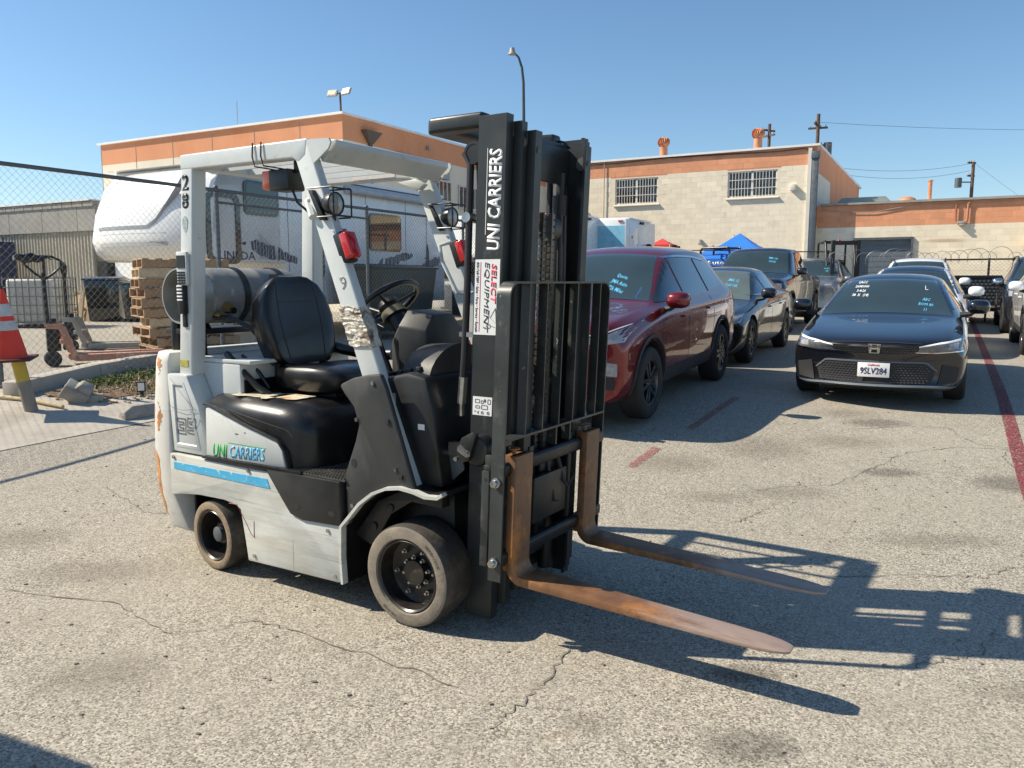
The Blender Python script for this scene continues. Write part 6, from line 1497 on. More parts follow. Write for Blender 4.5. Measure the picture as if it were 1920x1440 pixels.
splash(10.45, 2.22, 1.35, .26, -.30, 3); splash(14.35, 1.92, 1.3, .20, .22, 8); splash(15.9, 1.78, .95, .30, .30, 12); splash(16.2, 2.1, .12, .7, .0, 14)
text_obj('model_lettering', 'LINEDA', m_rvgr, tr, (U0+.002, 10.28, 1.98), (0, 1, 0), (0, 0, 1), w=.85, h=.15, bold=.01)
text_obj('model_lettering', 'ALPS', m_rvgr, tr, (U0+.002, 16.3, 1.52), (0, 1, 0), (0, 0, 1), w=.5, h=.13, bold=.01)
b = MB(); b.loft([[(U0-1.75, 12.0, 3.64), (U0-.85, 12.0, 3.64), (U0-.85, 13.4, 3.64), (U0-1.75, 13.4, 3.64)], [(U0-1.68, 12.1, 3.93), (U0-.92, 12.1, 3.93), (U0-.92, 13.3, 3.90), (U0-1.68, 13.3, 3.90)]]); b.build('roof_air_conditioner', m_rv, tr, bevel=.05)
b = MB(); b.box(U0-2.0, U0-1.5, 10.9, 11.3, 3.66, 3.78); b.build('roof_vent', m_cable, tr, bevel=.03)
for v_ in (14.2, 15.1):
    b = MB(); b.lathe([(.20, -.09), (.33, -.1), (.36, -.05), (.36, .05), (.33, .1), (.20, .09)], (U0-.25, v_, .78), (1, 0, 0), 28); b.build('wheel', m_rubber, tr)
for v_ in (11.5, 12.0):
    b = MB(); b.box(U0-.4, U0-.32, v_, v_+.08, .40, 1.1); b.build('landing_leg', m_blk, tr)
# white van front catching the sun at the trailer's far end
vn = LB('white_box_truck', 'white box truck with a sunlit face, just beyond the far end of the camper trailer', 'truck')
b = MB(); b.box(-12.6, -10.7, 18.6, 22.4, .95, 3.3); b.build('box', m_rv, vn, bevel=.03); b = MB(); b.box(-12.5, -10.75, 17.9, 18.55, .75, 2.3); b.build('cab', m_rv, vn, bevel=.1)
b = MB(); b.box(-12.4, -10.85, 17.87, 17.9, 1.6, 2.15); b.build('windshield', m_glass, vn)
for v_ in (18.2, 21.6):
    b = MB(); b.lathe([(.0, -.1), (.33, -.1), (.36, -.05), (.36, .05), (.33, .1), (.0, .1)], (-10.85, v_, .82), (1, 0, 0), 24); b.build('wheel', m_rubber, vn)

# ================================================================== FENCES
def zig_mesh(parent, u, v0, v1, zb_f, z1, w=.085, r=.0021, name='chain_link_mesh', axis='v', ext=.03):
    b = MB(); bm = b.bm; s = v0; i = 0; h = w/2
    while s < v1-h:
        zb = zb_f(s); n = int((z1-zb)/h); pts = []
        for k in range(n+1):
            ss = s + (h if (k+i) % 2 else 0); off = .0022 if (k % 2) else -.0022
            p = (u+off, ss, z1 - k*h) if axis == 'v' else (ss, u+off, z1 - k*h); pts.append(Vector(p))
        pts.insert(0, pts[0]+Vector((0, 0, ext)))
        prev = None
        for k, p in enumerate(pts):
            d = Vector((r, 0, 0)) if axis == 'v' else Vector((0, r, 0)); e = Vector((0, r*.87, 0)) if axis == 'v' else Vector((r*.87, 0, 0))
            ring = [bm.verts.new(p+d), bm.verts.new(p-d*.5+e), bm.verts.new(p-d*.5-e)]
            if prev:
                for a in range(3): b._f([prev[a], prev[(a+1) % 3], ring[(a+1) % 3], ring[a]])
            prev = ring
        s += h; i += 1
    return b.build(name, m_wire, parent, kind='stuff', smooth=180)
FU = -8.9
fc = LB('chain_link_fence', 'grey chain-link fence with a dark top rail, running from the left edge behind the forklift', 'fence')
def fbz(v): p = uv(FU, v); return gz(p.x, p.y)+.02
zig_mesh(fc, FU, 1.0, 17.6, fbz, 2.735)
b = MB(); b.tube([(FU, .8, 2.755), (FU, 17.7, 2.765)], .024, 10); b.build('top_rail', m_galv, fc)
for v_ in (1.62, 4.81, 7.83, 11.07, 14.2, 17.5):
    b = MB(); z = fbz(v_)-.03; b.cyl((FU-.035, v_, z), (FU-.035, v_, 2.80), .030, n=12); b.sphere((FU-.035, v_, 2.80), (.034, .034, .03), 10, 6); b.build('post', m_galv, fc, whole=True)
b = MB(); b.tube([(FU-.03, 7.83, 2.60), (FU-.03, 11.07, 2.60)], .018, 8); b.build('brace_rail', m_galv, fc)
b = MB(); b.tube([(FU, 1.0, fbz(1)+.02), (FU, 17.5, fbz(17.5)+.02)], .004, 5); b.build('bottom_wire', m_wire, fc)
# far fences with razor coils
f2 = LB('razor_wire_fence', 'far chain-link fence topped by razor wire coils, before the low wing', 'fence')
zig_mesh(f2, 25.0, -1.2, 4.2, lambda s: .5, 2.10, w=.10, axis='u', r=.003, name='chain_link_mesh')
b = MB(); b.tube([(-1.2, 25.0, 2.115), (4.2, 25.0, 2.115)], .022, 8); b.build('top_rail', m_blk, f2)
b = MB(); rnd = random.Random(4)
x = -3.4
while x < 3.9:
    rr_ = rnd.uniform(.17, .30); c = (x, 25.0, 2.13+rnd.uniform(-.03, .03)); tl = rnd.uniform(-.5, .5)
    b.tube([(c[0]+rr_*math.cos(a), c[1]+.2*math.sin(tl)*math.cos(a), c[2]+rr_*math.sin(a)) for a in [R(-20)+R(220)*k/14 for k in range(15)]], .006, 4); x += rnd.uniform(.16, .34)
b.build('razor_coil', m_wire, f2, kind='stuff')
for u_ in (-1.2, .9, 3.1): b = MB(); b.cyl((u_, 25.03, .4), (u_, 25.03, 2.15), .03, n=10); b.build('post', m_blk, f2)
f3 = LB('far_wire_fence', 'thin dark chain-link fence behind the red SUV, with the blue canopy beyond it', 'fence')
zig_mesh(f3, 26.9, -10.8, -3.3, lambda s: 1.2, 2.46, w=.10, axis='u', r=.003)
b = MB(); b.tube([(-12.0, 26.9, 2.60), (-7.3, 26.9, 2.57), (-3.9, 26.9, 2.46), (-3.3, 26.9, 2.45)], .016, 8); b.build('top_rail', m_blk, f3)
for u_ in (-10.2, -7.6, -5.2, -3.4): b = MB(); b.cyl((u_, 26.93, .4), (u_, 26.93, 2.5), .03, n=10); b.build('post', m_blk, f3)

# ================================================================== YARD CLUTTER behind the fence
# pallets
def pallet_parts(mat):
    W_, L_ = 1.02, 1.22
    tb = MB().box(-L_/2+.0, -L_/2+.09, -W_/2, W_/2, .122, .138).mesh('deck_board', bevel=.002, seg=1); st = MB().box(-L_/2, L_/2, -.019, .019, .016, .122).mesh('stringer', bevel=.002, seg=1); bb = MB().box(-L_/2, -L_/2+.09, -W_/2, W_/2, 0, .016).mesh('bottom_board')
    for m in (tb, st, bb): m.materials.append(mat)
    return tb, st, bb
PP = {0: pallet_parts(m_wood), 1: pallet_parts(m_woodl)}
def pallet(p, rz, label, kind=0, rot=None, group='pallets in the stack'):
    tb, st, bb = PP[kind]; t = empty('pallet', p, rz, label, 'pallet', group)
    if rot: t.rotation_euler = rot
    for k in range(7): inst(tb, 'deck_board', t, (k*(1.22-.09)/6, 0, 0))
    for y in (-.49, 0, .49): inst(st, 'stringer', t, (0, y, 0))
    for k in (0, 3, 6): inst(bb, 'bottom_board', t, (k*(1.22-.09)/6, 0, 0))
    return t
ords = ['lowest', 'second lowest', 'third', 'fourth', 'fifth', 'sixth', 'seventh', 'eighth', 'ninth', 'topmost']
pc = Vector((-5.16, 12.40, 0)); rnd = random.Random(5)
for k in range(10):
    q = pc + Vector((rnd.uniform(-.06, .05), rnd.uniform(-.05, .05), 0))
    pallet((q.x+(.07 if k < 4 else 0), q.y, .40+k*.146), R(35)+rnd.uniform(-.07, .07), f'weathered wooden pallet, {ords[k]} of the ten in the stack by the trailer nose', 1 if k in (3, 8) else 0)
for k, (px_, py_, tl) in enumerate(((-11.25, 19.9, R(-52)), (-10.6, 19.6, R(-46)), (-11.0, 20.5, R(-62)))):
    pallet((px_, py_, .80), 0, ['pale pallet leaning against the shed, leftmost of the tilted three', 'pale pallet leaning lowest beside the dark bin', 'pale pallet leaning behind the other two tilted ones'][k], 1, rot=(tl+R(100), 0, R(8+9*k)), group='tilted pale pallets')
# pallet trucks
def pallet_truck(p, rz, label, col, turn=0, wrap=False):
    t = empty('pallet_truck', p, rz, label, 'pallet jack', 'pallet jacks behind the fence')
    m_ = col
    for y in (-.19, .19):
        b = MB(); b.prism([(0, .07), (0, .155), (1.12, .155), (1.20, .13), (1.20, .09), (1.10, .07)], y-.075, y+.075); b.build('fork', m_, t, bevel=.008)
        b = MB(); b.cyl((1.02, y-.03, .04), (1.02, y+.03, .04), .04, n=14); b.build('fork_roller', m_cable, t)
    b = MB(); b.prism([(-.02, .08), (.06, .08), (-.09, .52), (-.13, .56), (-.30, .56), (-.30, .50), (-.17, .49)], -.265, -.245); b.prism([(-.02, .08), (.06, .08), (-.09, .52), (-.13, .56), (-.30, .56), (-.30, .50), (-.17, .49)], .245, .265)
    b.box(-.16, -.02, -.245, .245, .30, .36); b.box(-.06, .04, -.26, .26, .09, .15); b.build('fork_frame', m_, t, bevel=.006, whole=True)
    b = MB(); b.box(-.30, -.14, -.08, .08, .20, .50); b.cyl((-.22, 0, .3), (-.22, 0, .62), .05, n=14); b.build('pump', m_blk, t, bevel=.01)
    for y in (-.07, .07): b = MB(); b.cyl((-.24, y-.03, .10), (-.24, y+.03, .10), .10, n=20); b.build('steer_wheel', m_cable, t)
    Mh = Matrix.Translation((-.27, 0, 0)) @ Matrix.Rotation(turn, 4, 'Z')
    b = MB(); b.tube([(0, 0, .55), (0, -.01, 1.0), (0, -.01, 1.20)], .026, 10, M4=Mh); b.tube([(0, 0, 1.12), (0, -.10, 1.19), (0, -.21, 1.30), (0, -.22, 1.37), (0, -.12, 1.41), (0, .10, 1.41), (0, .20, 1.36), (0, .20, 1.28), (0, .10, 1.19), (0, 0, 1.12)], .016, 8, M4=Mh)
    b.tube([(0, 0, 1.12), (0, 0, 1.41)], .02, 8, M4=Mh); b.build('handle', m_blk, t, smooth=60, whole=True)
    if wrap:
        b = MB(); rings = []
        for i in range(9):
            f = i/8; rings.append([Mh @ Vector((.05*math.cos(a), -.33+.42*f, 1.385+.0*f+(.055*math.sin(math.pi*min(1, f+.12))+.01)*math.sin(a)+.015*math.sin(i*2.1))) for a in [2*math.pi*k/10 for k in range(10)]])
        b.loft(rings); b.build('plastic_wrap', m_vinyl, t, smooth=60)
    return t
m_orjack = M('faded_orange_steel', (.42, .20, .13), .55, var=.2, vs=8, dirt=[((.5, .42, .36), 12, .5, .7, (1, 1, 1))])
q = uv(-10.05, 6.35); pallet_truck((q.x, q.y, gz(q.x, q.y)), LOT+R(62), 'faded orange pallet jack with black plastic on its handle, nearest the fence', m_orjack, R(-78), True)
q = Vector((-6.75, 12.6, 0)); pallet_truck((q.x, q.y, .40), R(20), 'grey pallet jack standing before the pallet stack', m_concg)
# IBC tote
to = empty('caged_tote', (-10.4, 17.6, .45), R(5), 'white plastic tote in a wire cage, standing against the ribbed shed', 'tote')
b = MB(); b.box(-.5, .5, -.45, .45, .18, 1.12); b.build('tank', M('milky_plastic', (.60, .58, .52), .5, dirt=[((.35, .33, .28), 3, .5, .8, (1, 1, 1))]), to, bevel=.06, seg=3)
b = MB()
for k in range(9): x = -.54+1.08*k/8; b.box(x-.009, x+.009, -.50, -.482, .1, 1.18); b.box(x-.009, x+.009, .482, .5, .1, 1.18)
for k in range(6): z = .18+k*.19; b.box(-.55, .55, -.515, -.50, z-.009, z+.009); b.box(.54, .555, -.5, .5, z-.009, z+.009)
for k in range(8): y = -.49+.98*k/7; b.box(.545, .56, y-.009, y+.009, .1, 1.18)
b.build('cage', m_wire, to, kind='stuff'); b = MB(); b.box(-.6, .6, -.5, .5, 0, .12); b.build('base', m_blk, to)
# dark bins and machines by the shed
def bin_(p, rz, w, d, h, label, name='wheeled_bin', m=None):
    t = empty(name, p, rz, label, 'bin'); m = m or m_blackg
    b = MB(); b.loft([[(-w*.42, -d*.42, .12), (w*.42, -d*.42, .12), (w*.42, d*.42, .12), (-w*.42, d*.42, .12)], [(-w/2, -d/2, h), (w/2, -d/2, h), (w/2, d/2, h), (-w/2, d/2, h)]]); b.build('tub', m, t, bevel=.02)
    b = MB(); b.prism([(-d/2-.03, h), (-d/2-.03, h+.04), (0, h+.10), (d/2+.03, h+.04), (d/2+.03, h)], -w/2-.03, w/2+.03, 'x'); b.build('lid', m, t, bevel=.008)
    for sx in (-1, 1): b = MB(); b.cyl((sx*w*.38-.03, d*.4, .1), (sx*w*.38+.03, d*.4, .1), .1, n=14); b.build('wheel', m_cable, t)
    return t
bin_((-9.95, 19.6, .45), R(10), .8, .8, 1.1, 'black bin between the tilted pallets and the pallet stack')
bin_((-8.95, 19.4, .45), R(-8), .8, .7, 1.0, 'low dark bin with a pale cardboard flap beside the pallet stack', name='waste_bin')
m_dgreen = M('dark_green_steel', (.022, .04, .036), .5, var=.2, vs=4)
bn = bin_(tuple(uv(-10.3, 13.4, .42)), LOT+R(90), 1.9, 1.2, 1.35, 'dark green dumpster seen through the forklift cab', name='dumpster', m=m_dgreen)
# dark lorry front with an amber lamp seen through the cab
tk_ = LB('dark_truck', 'dark navy truck with an amber marker lamp, seen between the cab and the mast', 'truck')
b = MB(); b.prism([(15.2, .75), (15.2, 1.35), (15.5, 1.42), (16.0, 2.0), (18.8, 2.0), (18.8, .75)], -9.9, -8.1, 'x'); b.build('body', M('dark_truck_paint', (.012, .02, .035), .35, coat=.6), tk_, bevel=.05)
b = MB(); b.box(-9.75, -8.25, 15.17, 15.2, 1.0, 1.25); b.build('grille', m_dkdoor, tk_); b = MB(); b.box(-8.55, -8.2, 15.14, 15.2, 1.28, 1.34); b.build('marker_lamp', m_orl, tk_)
b = MB(); b.box(-9.7, -8.3, 15.72, 15.75, 1.5, 1.95, Matrix.Identity(4)); b.build('windshield', m_glass, tk_)
for v_ in (15.9, 18.2):
    b = MB(); b.lathe([(.0, -.1), (.33, -.1), (.36, -.05), (.36, .05), (.33, .1), (.0, .1)], (-8.3, v_, .80), (1, 0, 0), 24); b.build('wheel', m_rubber, tk_)
# background forklifts
def small_lift(u, v, yaw, label, h=2.15, mast=True):
    p = uv(u, v); t = empty('background_forklift', (p.x, p.y, gz(p.x, p.y)), yaw, label, 'forklift', 'forklifts behind the parked cars')
    b = MB(); b.prism([(-1.5, .2), (-1.55, .9), (-1.2, 1.1), (-.6, 1.0), (-.3, .6), (0, 1.0), (.1, 1.0), (.2, .3)], -.5, .5); b.build('body', m_blk, t, bevel=.03)
    for sy in (-1, 1):
        b = MB(); b.tube([(-1.4, sy*.42, .95), (-1.38, sy*.42, h-.08), (-1.30, sy*.42, h)], .035, 8); b.tube([(-.45, sy*.42, h), (-.36, sy*.42, h-.10), (.1, sy*.42, .95)], .035, 8); b.build('guard_post', m_blk, t, smooth=50)
        for x in (-1.15, 0): b = MB(); b.lathe([(0, -.09), (.22, -.09), (.25, -.05), (.25, .05), (.22, .09), (0, .09)], (x, sy*.45, .25), (0, 1, 0), 20); b.build('wheel', m_rubber, t)
        b = MB(); b.tube([(-1.35, sy*.42, h), (-.40, sy*.42, h)], .04, 8); b.build('guard_rail', m_blk, t)
        if mast: b = MB(); b.box(.25, .40, sy*.36-.05, sy*.36+.05, .1, h+.0); b.build('mast_channel', m_blk, t)
    for k in range(6): b = MB(); x = -1.28+k*.165; b.box(x-.012, x+.012, -.42, .42, h-.03, h+.02); b.build('guard_slat', m_blk, t)
    if mast: b = MB(); b.box(.28, .36, -.36, .36, h-.14, h-.02); b.box(.38, .44, -.4, .4, .5, .6); b.build('mast_tie', m_blk, t)
    b = MB(); b.sphere((-1.3, .2, h+.06), (.05, .05, .06), 10, 6); b.build('beacon', m_redl, t)
    b = MB(); b.box(-1.0, -.6, -.22, .22, .95, 1.05); b.box(-1.05, -.95, -.22, .22, 1.0, 1.5); b.build('seat', m_vinyl, t, bevel=.03)
    return t
small_lift(-7.9, 24.5, LOT+R(10), 'black forklift behind the red SUV roof, nearest the service trucks', 2.15)
small_lift(-5.8, 26.2, LOT+R(-15), 'black forklift below the blue canopy, behind the navy pickup', 2.12, False)
small_lift(-2.95, 26.6, math.atan2(-D.y, -D.x)+.35, 'black forklift with a tall mast before the grey roller door', 2.28)
# service trucks with tall white bodies
def service_truck(u, v, zt, label, side):
    t = LB('service_truck', label, 'truck', 'service trucks behind the red SUV'); w = 1.15
    b = MB(); b.box(u-w, u, v, v+2.6, 1.75, zt); b.build('body', m_rv, t, bevel=.05)
    b = MB(); b.box(u-w*.98, u-w*.02, v+.3, v+2.2, zt-.005, zt+.05); b.build('roof', m_rv, t, bevel=.02)
    b = MB(); b.box(u-.0, u+.012, v+.25, v+.95, 2.05, zt-.25); b.build('hatch', m_rv, t, bevel=.004)
    b = MB(); b.box(u+.012, u+.03, v+.40, v+.46, zt-.55, zt-.50); b.box(u+.0, u+.05, v+1.1, v+1.4, zt-.1, zt-.04); b.build('latch', m_cable, t)
    b = MB(); b.box(u-w+.05, u-.05, v-.012, v, 1.85, zt-.2); b.build('rear_door', side, t)
    b = MB(); b.box(u-.25, u-.12, v-.03, v+.0, zt-.10, zt-.05); b.build('tail_marker', m_redl, t)
    b = MB(); b.box(u-w, u+.02, v-.3, v+2.7, 1.45, 1.52); b.prism([(v, 1.5), (v+.1, 1.5), (v+.35, 1.0), (v+.25, 1.0)], u-.05, u+.03, 'x'); b.build('ladder_rack', m_wire, t, whole=True)
    b = MB(); b.box(u-w, u, v-.8, v+3.0, .8, 1.35); b.build('chassis', m_rv, t, bevel=.03)
    for v_ in (v, v+2.2): b = MB(); b.lathe([(.0, -.1), (.33, -.1), (.36, -.05), (.36, .05), (.33, .1), (.0, .1)], (u-.1, v_, .80), (1, 0, 0), 24); b.build('wheel', m_rubber, t)
m_lblue = M('light_blue_panel', (.22, .50, .66), .3, coat=.3)
service_truck(-9.25, 20.2, 3.38, 'white service truck body with a side hatch, just beside the forklift mast', m_rv)
service_truck(-8.35, 22.2, 3.35, 'white and light blue service truck body with a red roof marker', m_lblue)
# canopies
def canopy(u, v, s, zt, ze, label, mat, txt=None):
    t = LB('pop_up_canopy', label, 'canopy', None)
    b = MB(); n = 6; P = []
    cs = [(u-s, v-s), (u+s, v-s), (u+s, v+s), (u-s, v+s)]; top = b.bm.verts.new((u, v, zt)); mid = [b.bm.verts.new((u+(x-u)*.35, v+(y-v)*.35, ze+(zt-ze)*.55)) for x, y in cs]; ed = [b.bm.verts.new((x, y, ze)) for x, y in cs]; lo = [b.bm.verts.new((x, y, ze-.25)) for x, y in cs]
    for k in range(4):
        j = (k+1) % 4; b._f([top, mid[k], mid[j]]); b._f([mid[k], ed[k], ed[j], mid[j]]); b._f([ed[k], lo[k], lo[j], ed[j]])
    b.build('roof', mat, t, smooth=20)
    for x, y in cs: b = MB(); b.cyl((x, y, .4), (x, y, ze), .02, n=8); b.build('leg', m_bars, t)
    if txt: text_obj('valance_lettering', txt, m_white, t, (u+.1, v-s-.004, ze-.13), (1, 0, 0), (0, 0, 1), w=1.7, h=.13, bold=.02)
    return t
m_blue = M('bright_blue_canopy', (.02, .17, .62), .6, var=.06, vs=2); m_redc = M('red_canopy', (.62, .05, .04), .6, var=.06)
canopy(-6.45, 28.2, 1.5, 3.18, 2.28, 'bright blue pop-up canopy with white lettering on its valance', m_blue, 'Autos del Sur')
canopy(-9.35, 28.6, .42, 3.10, 2.86, 'small red pop-up canopy behind the service trucks', m_redc)
# mesh-fronted trailer between the lanes, dark sedan far back
mt = LB('mesh_gate_trailer', 'black utility trailer with a mesh gate, beyond the white mirror of the white sedan', 'trailer')
b = MB(); b.box(-.35, 1.25, 24.0, 24.05, .9, 1.0); b.box(-.35, 1.25, 24.0, 24.05, 1.62, 1.68); b.box(-.35, -.29, 24.0, 24.05, .6, 1.68); b.box(1.19, 1.25, 24.0, 24.05, .6, 1.68); b.build('gate_frame', m_blk, mt, whole=True)
b = MB(); b.box(-.29, 1.19, 24.045, 24.06, 1.0, 1.62); b.build('gate_panel', m_clad, mt)
b = MB()
for k in range(16):
    for j in range(7): x = -.26+k*.095+(.047 if j % 2 else 0); z = 1.03+j*.085; b.prism([(x-.04, z), (x, z+.035), (x+.04, z), (x, z-.035)], 24.02, 24.04, 'y')
b.build('expanded_mesh', m_galv, mt, kind='stuff')
b = MB(); b.box(-.35, 1.25, 24.06, 27.0, .75, .85); b.box(-.35, -.3, 24.06, 27, .85, 1.5); b.box(1.2, 1.25, 24.06, 27, .85, 1.5); b.build('bed', m_blk, mt, whole=True)
for u_ in (-.5, 1.4): b = MB(); b.lathe([(.0, -.1), (.3, -.1), (.33, -.05), (.33, .05), (.3, .1), (.0, .1)], (u_, 25.5, .78), (1, 0, 0), 24); b.build('wheel', m_rubber, mt)
# ================================================================== NEAR LEFT: cone, bollard, wheel stop, kerb
bx, by = -4.72, 7.69; bz = gz(bx, by)
bo_ = empty('leaning_bollard', (bx, by, bz), 0, 'yellow steel bollard with a grey foot, leaning under the orange cone', 'bollard'); bo_.rotation_euler = (R(3), R(-9), 0)
b = MB(); b.cyl((0, 0, .30), (0, 0, .60), .060, n=24); b.build('yellow_tube', M('chipped_yellow_paint', (.50, .36, .045), .55, var=.15, vs=8, dirt=[((.16, .11, .06), 6, .60, .68, (1, 1, .4))]), bo_)
b = MB(); b.cyl((0, 0, -.05), (0, 0, .30), .0605, n=24); b.build('bare_foot', M('bare_grey_steel', (.24, .22, .19), .7, var=.2), bo_)
cn_ = empty('traffic_cone', (bx-.150, by-.02, bz+.50), R(20), 'faded orange traffic cone with two pale reflective bands, pulled over the yellow bollard', 'traffic cone'); cn_.rotation_euler = (R(2), R(-2), R(20)); cn_.scale = (.9, .9, .9)
m_cone = M('red_orange_cone', (.72, .045, .018), .5, var=.1, vs=5); m_band = M('grey_reflective_band', (.50, .50, .50), .4, var=.15, vs=12, dirt=[((.28, .25, .22), 14, .55, .7, (1, 1, 1))])
def cone_r(z): return .165-.142*z/.72
b = MB(); b.lathe([(cone_r(0), 0), (cone_r(.15)*1.02, .15), (cone_r(.35), .35), (cone_r(.55), .55), (cone_r(.72), .72), (.018, .735), (.0, .735)], (0, 0, .03), (0, 0, 1), 32); b.build('cone_shell', m_cone, cn_, smooth=60)
for z0, z1 in ((.30, .40), (.45, .58)): b = MB(); b.lathe([(cone_r(z0)+.003, z0), (cone_r(z1)+.003, z1)], (0, 0, .03), (0, 0, 1), 32); b.build('reflective_band', m_band, cn_, smooth=60)
b = MB(); b.box(-.23, .23, -.23, .23, 0, .03); b.build('cone_base', M('dark_rubber_base', (.08, .02, .015), .7), cn_, bevel=.012)
b = MB(); b.cyl((0, 0, .76), (0, 0, .80), .012, n=8); b.build('cone_tip', m_cable, cn_)
# wheel stop
def wstop(p, rz, label):
    t = empty('wheel_stop', p, rz, label, 'wheel stop'); L_ = 1.8
    b = MB(); prof = [(-.075, 0), (.075, 0), (.072, .05), (.045, .125), (-.045, .125), (-.072, .05)]
    b.loft([[(0, y, z) for y, z in [(a, c*.55) for a, c in prof]], [(.09, y, z) for y, z in prof], [(L_-.09, y, z) for y, z in prof], [(L_, y, z) for y, z in [(a, c*.55) for a, c in prof]]]); b.build('stop_block', m_concg, t, bevel=.008); return t
wstop((-3.80, 7.62, gz(-3.80, 7.62)+.004), R(53), 'grey concrete wheel stop at the edge of the apron, half behind the forklift')
# kerb wall at the yard edge
kw = empty('kerb_wall', (0, 0, 0), 0, 'low concrete kerb wall running under the chain-link fence', 'wall')
P = [(-5.12, 8.15), (-4.93, 9.45), (-4.78, 10.40), (-4.5, 12.5)]
for k, (a, c) in enumerate(zip(P, P[1:])):
    b = MB(); z0 = gz(*a); z1 = gz(*c); n_ = Vector((c[1]-a[1], -(c[0]-a[0]), 0)).normalized()*.0; d_ = Vector((-.20, .04, 0))
    A0, C0 = Vector((a[0], a[1], z0-.05)), Vector((c[0], c[1], z1-.05)); g = (C0-A0).normalized()*.006
    A0 += g; C0 -= g; h = Vector((0, 0, .20))
    b.loft([[A0, A0+d_, A0+d_+h, A0+h], [C0, C0+d_, C0+d_+h, C0+h]]); b.build('kerb_segment', m_conc, kw, bevel=.01)
# broken concrete footing
ft = empty('broken_footing', (-4.55, 8.12, gz(-4.55, 8.12)), R(25), 'broken grey concrete footing lump lying tilted beside the kerb wall', 'concrete lump')
ft.scale = (.8, .8, .8); M4 = Matrix.Rotation(R(35), 4, 'Y') @ Matrix.Rotation(R(20), 4, 'X')
b = MB(); b.box(-.18, .14, -.13, .13, .03, .22, M4); b.build('lump', m_concg, ft, bevel=.02)
b = MB(); b.loft([[M4 @ Vector((x, y, .20)) for x, y in ((-.08, -.1), (.12, -.1), (.12, .12), (-.08, .12))], [M4 @ Vector((x+.02, y, .30)) for x, y in ((-.05, -.07), (.10, -.07), (.10, .09), (-.05, .09))]]); b.build('cap', m_concg, ft, bevel=.015)
b = MB(); b.box(.12, .27, -.10, .10, .06, .2, M4); b.build('stub', m_concg, ft, bevel=.02)
b = MB(); b.box(-.05, .36, -.13, .07, .0, .075); b.build('slab', m_concg, ft, bevel=.012)
pp = empty('fallen_pipe', (0, 0, 0), 0, 'thin yellow pipe lying on the concrete by the bollard foot', 'pipe')
b = MB(); b.tube([(x, y, gz(x, y)+.03) for x, y in ((-5.55, 8.12), (-5.23, 8.02), (-4.89, 7.95), (-4.47, 7.80))], .018, 8); b.build('tube', M('dirty_yellow_pipe', (.50, .40, .20), .6, var=.2), pp)
jb = empty('valve_box', (-4.04, 8.57, gz(-4.04, 8.57)), R(20), 'small black irrigation box on a stub at the edge of the soil bed', 'box')
b = MB(); b.box(-.045, .045, -.035, .035, .05, .16); b.build('box', m_blk, jb, bevel=.004); b = MB(); b.box(.045, .047, -.025, .02, .07, .15); b.box(-.035, .03, -.037, -.035, .065, .15); b.build('face_plate', m_stk, jb); b = MB(); b.cyl((0, 0, 0), (0, 0, .05), .02, n=10); b.build('stub', m_cable, jb)
# weeds and litter on the soil
m_weed = M('weed_green', (.10, .15, .035), .8, var=.35, vs=14, space='world'); m_weed2 = M('dry_weed', (.34, .29, .15), .9, var=.25, vs=14, space='world')
rnd = random.Random(11)
for nm, mt_, n_, cs in (('weeds', m_weed, 1100, [(-4.62, 9.1, .22), (-4.45, 9.7, .3), (-4.3, 10.3, .3), (-4.75, 8.75, .12)]), ('dry_weeds', m_weed2, 500, [(-4.45, 9.0, .35), (-4.2, 9.9, .4), (-4.1, 8.9, .3)])):
    b = MB()
    for k in range(n_):
        cx, cy, s_ = rnd.choice(cs); x, y = rnd.gauss(cx, s_*.5), rnd.gauss(cy, s_*.7)
        if x < -4.95 + (y-8.3)*.12: x = -4.9+(y-8.3)*.12
        z = gz(x, y)+.012; a = rnd.uniform(0, 6.28); h = rnd.uniform(.01, .065); w = rnd.uniform(.004, .012); l = rnd.uniform(.01, .07)
        d = Vector((math.cos(a), math.sin(a), 0)); s2 = Vector((-d.y, d.x, 0))*w
        p0 = Vector((x, y, z)); p1 = p0+d*l*.5+Vector((0, 0, h)); p2 = p0+d*l+Vector((0, 0, h*.85))
        v = b.pts([p0-s2*.5, p0+s2*.5, p1+s2, p2, p1-s2]); b._f(v)
    tag(b.build(nm, mt_, None, kind='stuff', smooth=180), 'low weeds growing on the soil bed by the kerb wall' if nm == 'weeds' else 'dry weed stalks scattered over the soil bed', 'weeds')
b = MB()
for k in range(700):
    x, y = rnd.uniform(-4.9, -3.2), rnd.uniform(8.1, 10.8)
    if (x+4.76)*.6 > (y-8.1)*1.0+.35: continue
    z = gz(x, y)+.012; s_ = rnd.uniform(.006, .022)
    b.box(-s_, s_, -s_*.7, s_*.7, -.2*s_, s_*.6, Matrix.Translation((x, y, z)) @ Matrix.Rotation(rnd.uniform(0, 3), 4, 'Z') @ Matrix.Rotation(rnd.uniform(-.5, .5), 4, 'X'))
tag(b.build('soil_litter', M('pale_litter', (.36, .28, .20), .9, var=.4, vs=20, space='world'), None, kind='stuff', smooth=10), 'pale stones and leaf litter scattered over the soil bed', 'litter')
# loose grit on the asphalt
b = MB()
for k in range(500):
    x, y = rnd.uniform(-3.6, 4.0), rnd.uniform(2.2, 8.5); s_ = rnd.uniform(.003, .008)
    b.box(-s_, s_, -s_*.8, s_*.8, -.2*s_, s_*.8, Matrix.Translation((x, y, gz(x, y))) @ Matrix.Rotation(rnd.uniform(0, 3), 4, 'Z'))
tag(b.build('loose_grit', M('dark_grit', (.22, .19, .15), .9, var=.5, vs=30, space='world'), None, kind='stuff', smooth=10), 'loose grit scattered over the asphalt', 'grit')

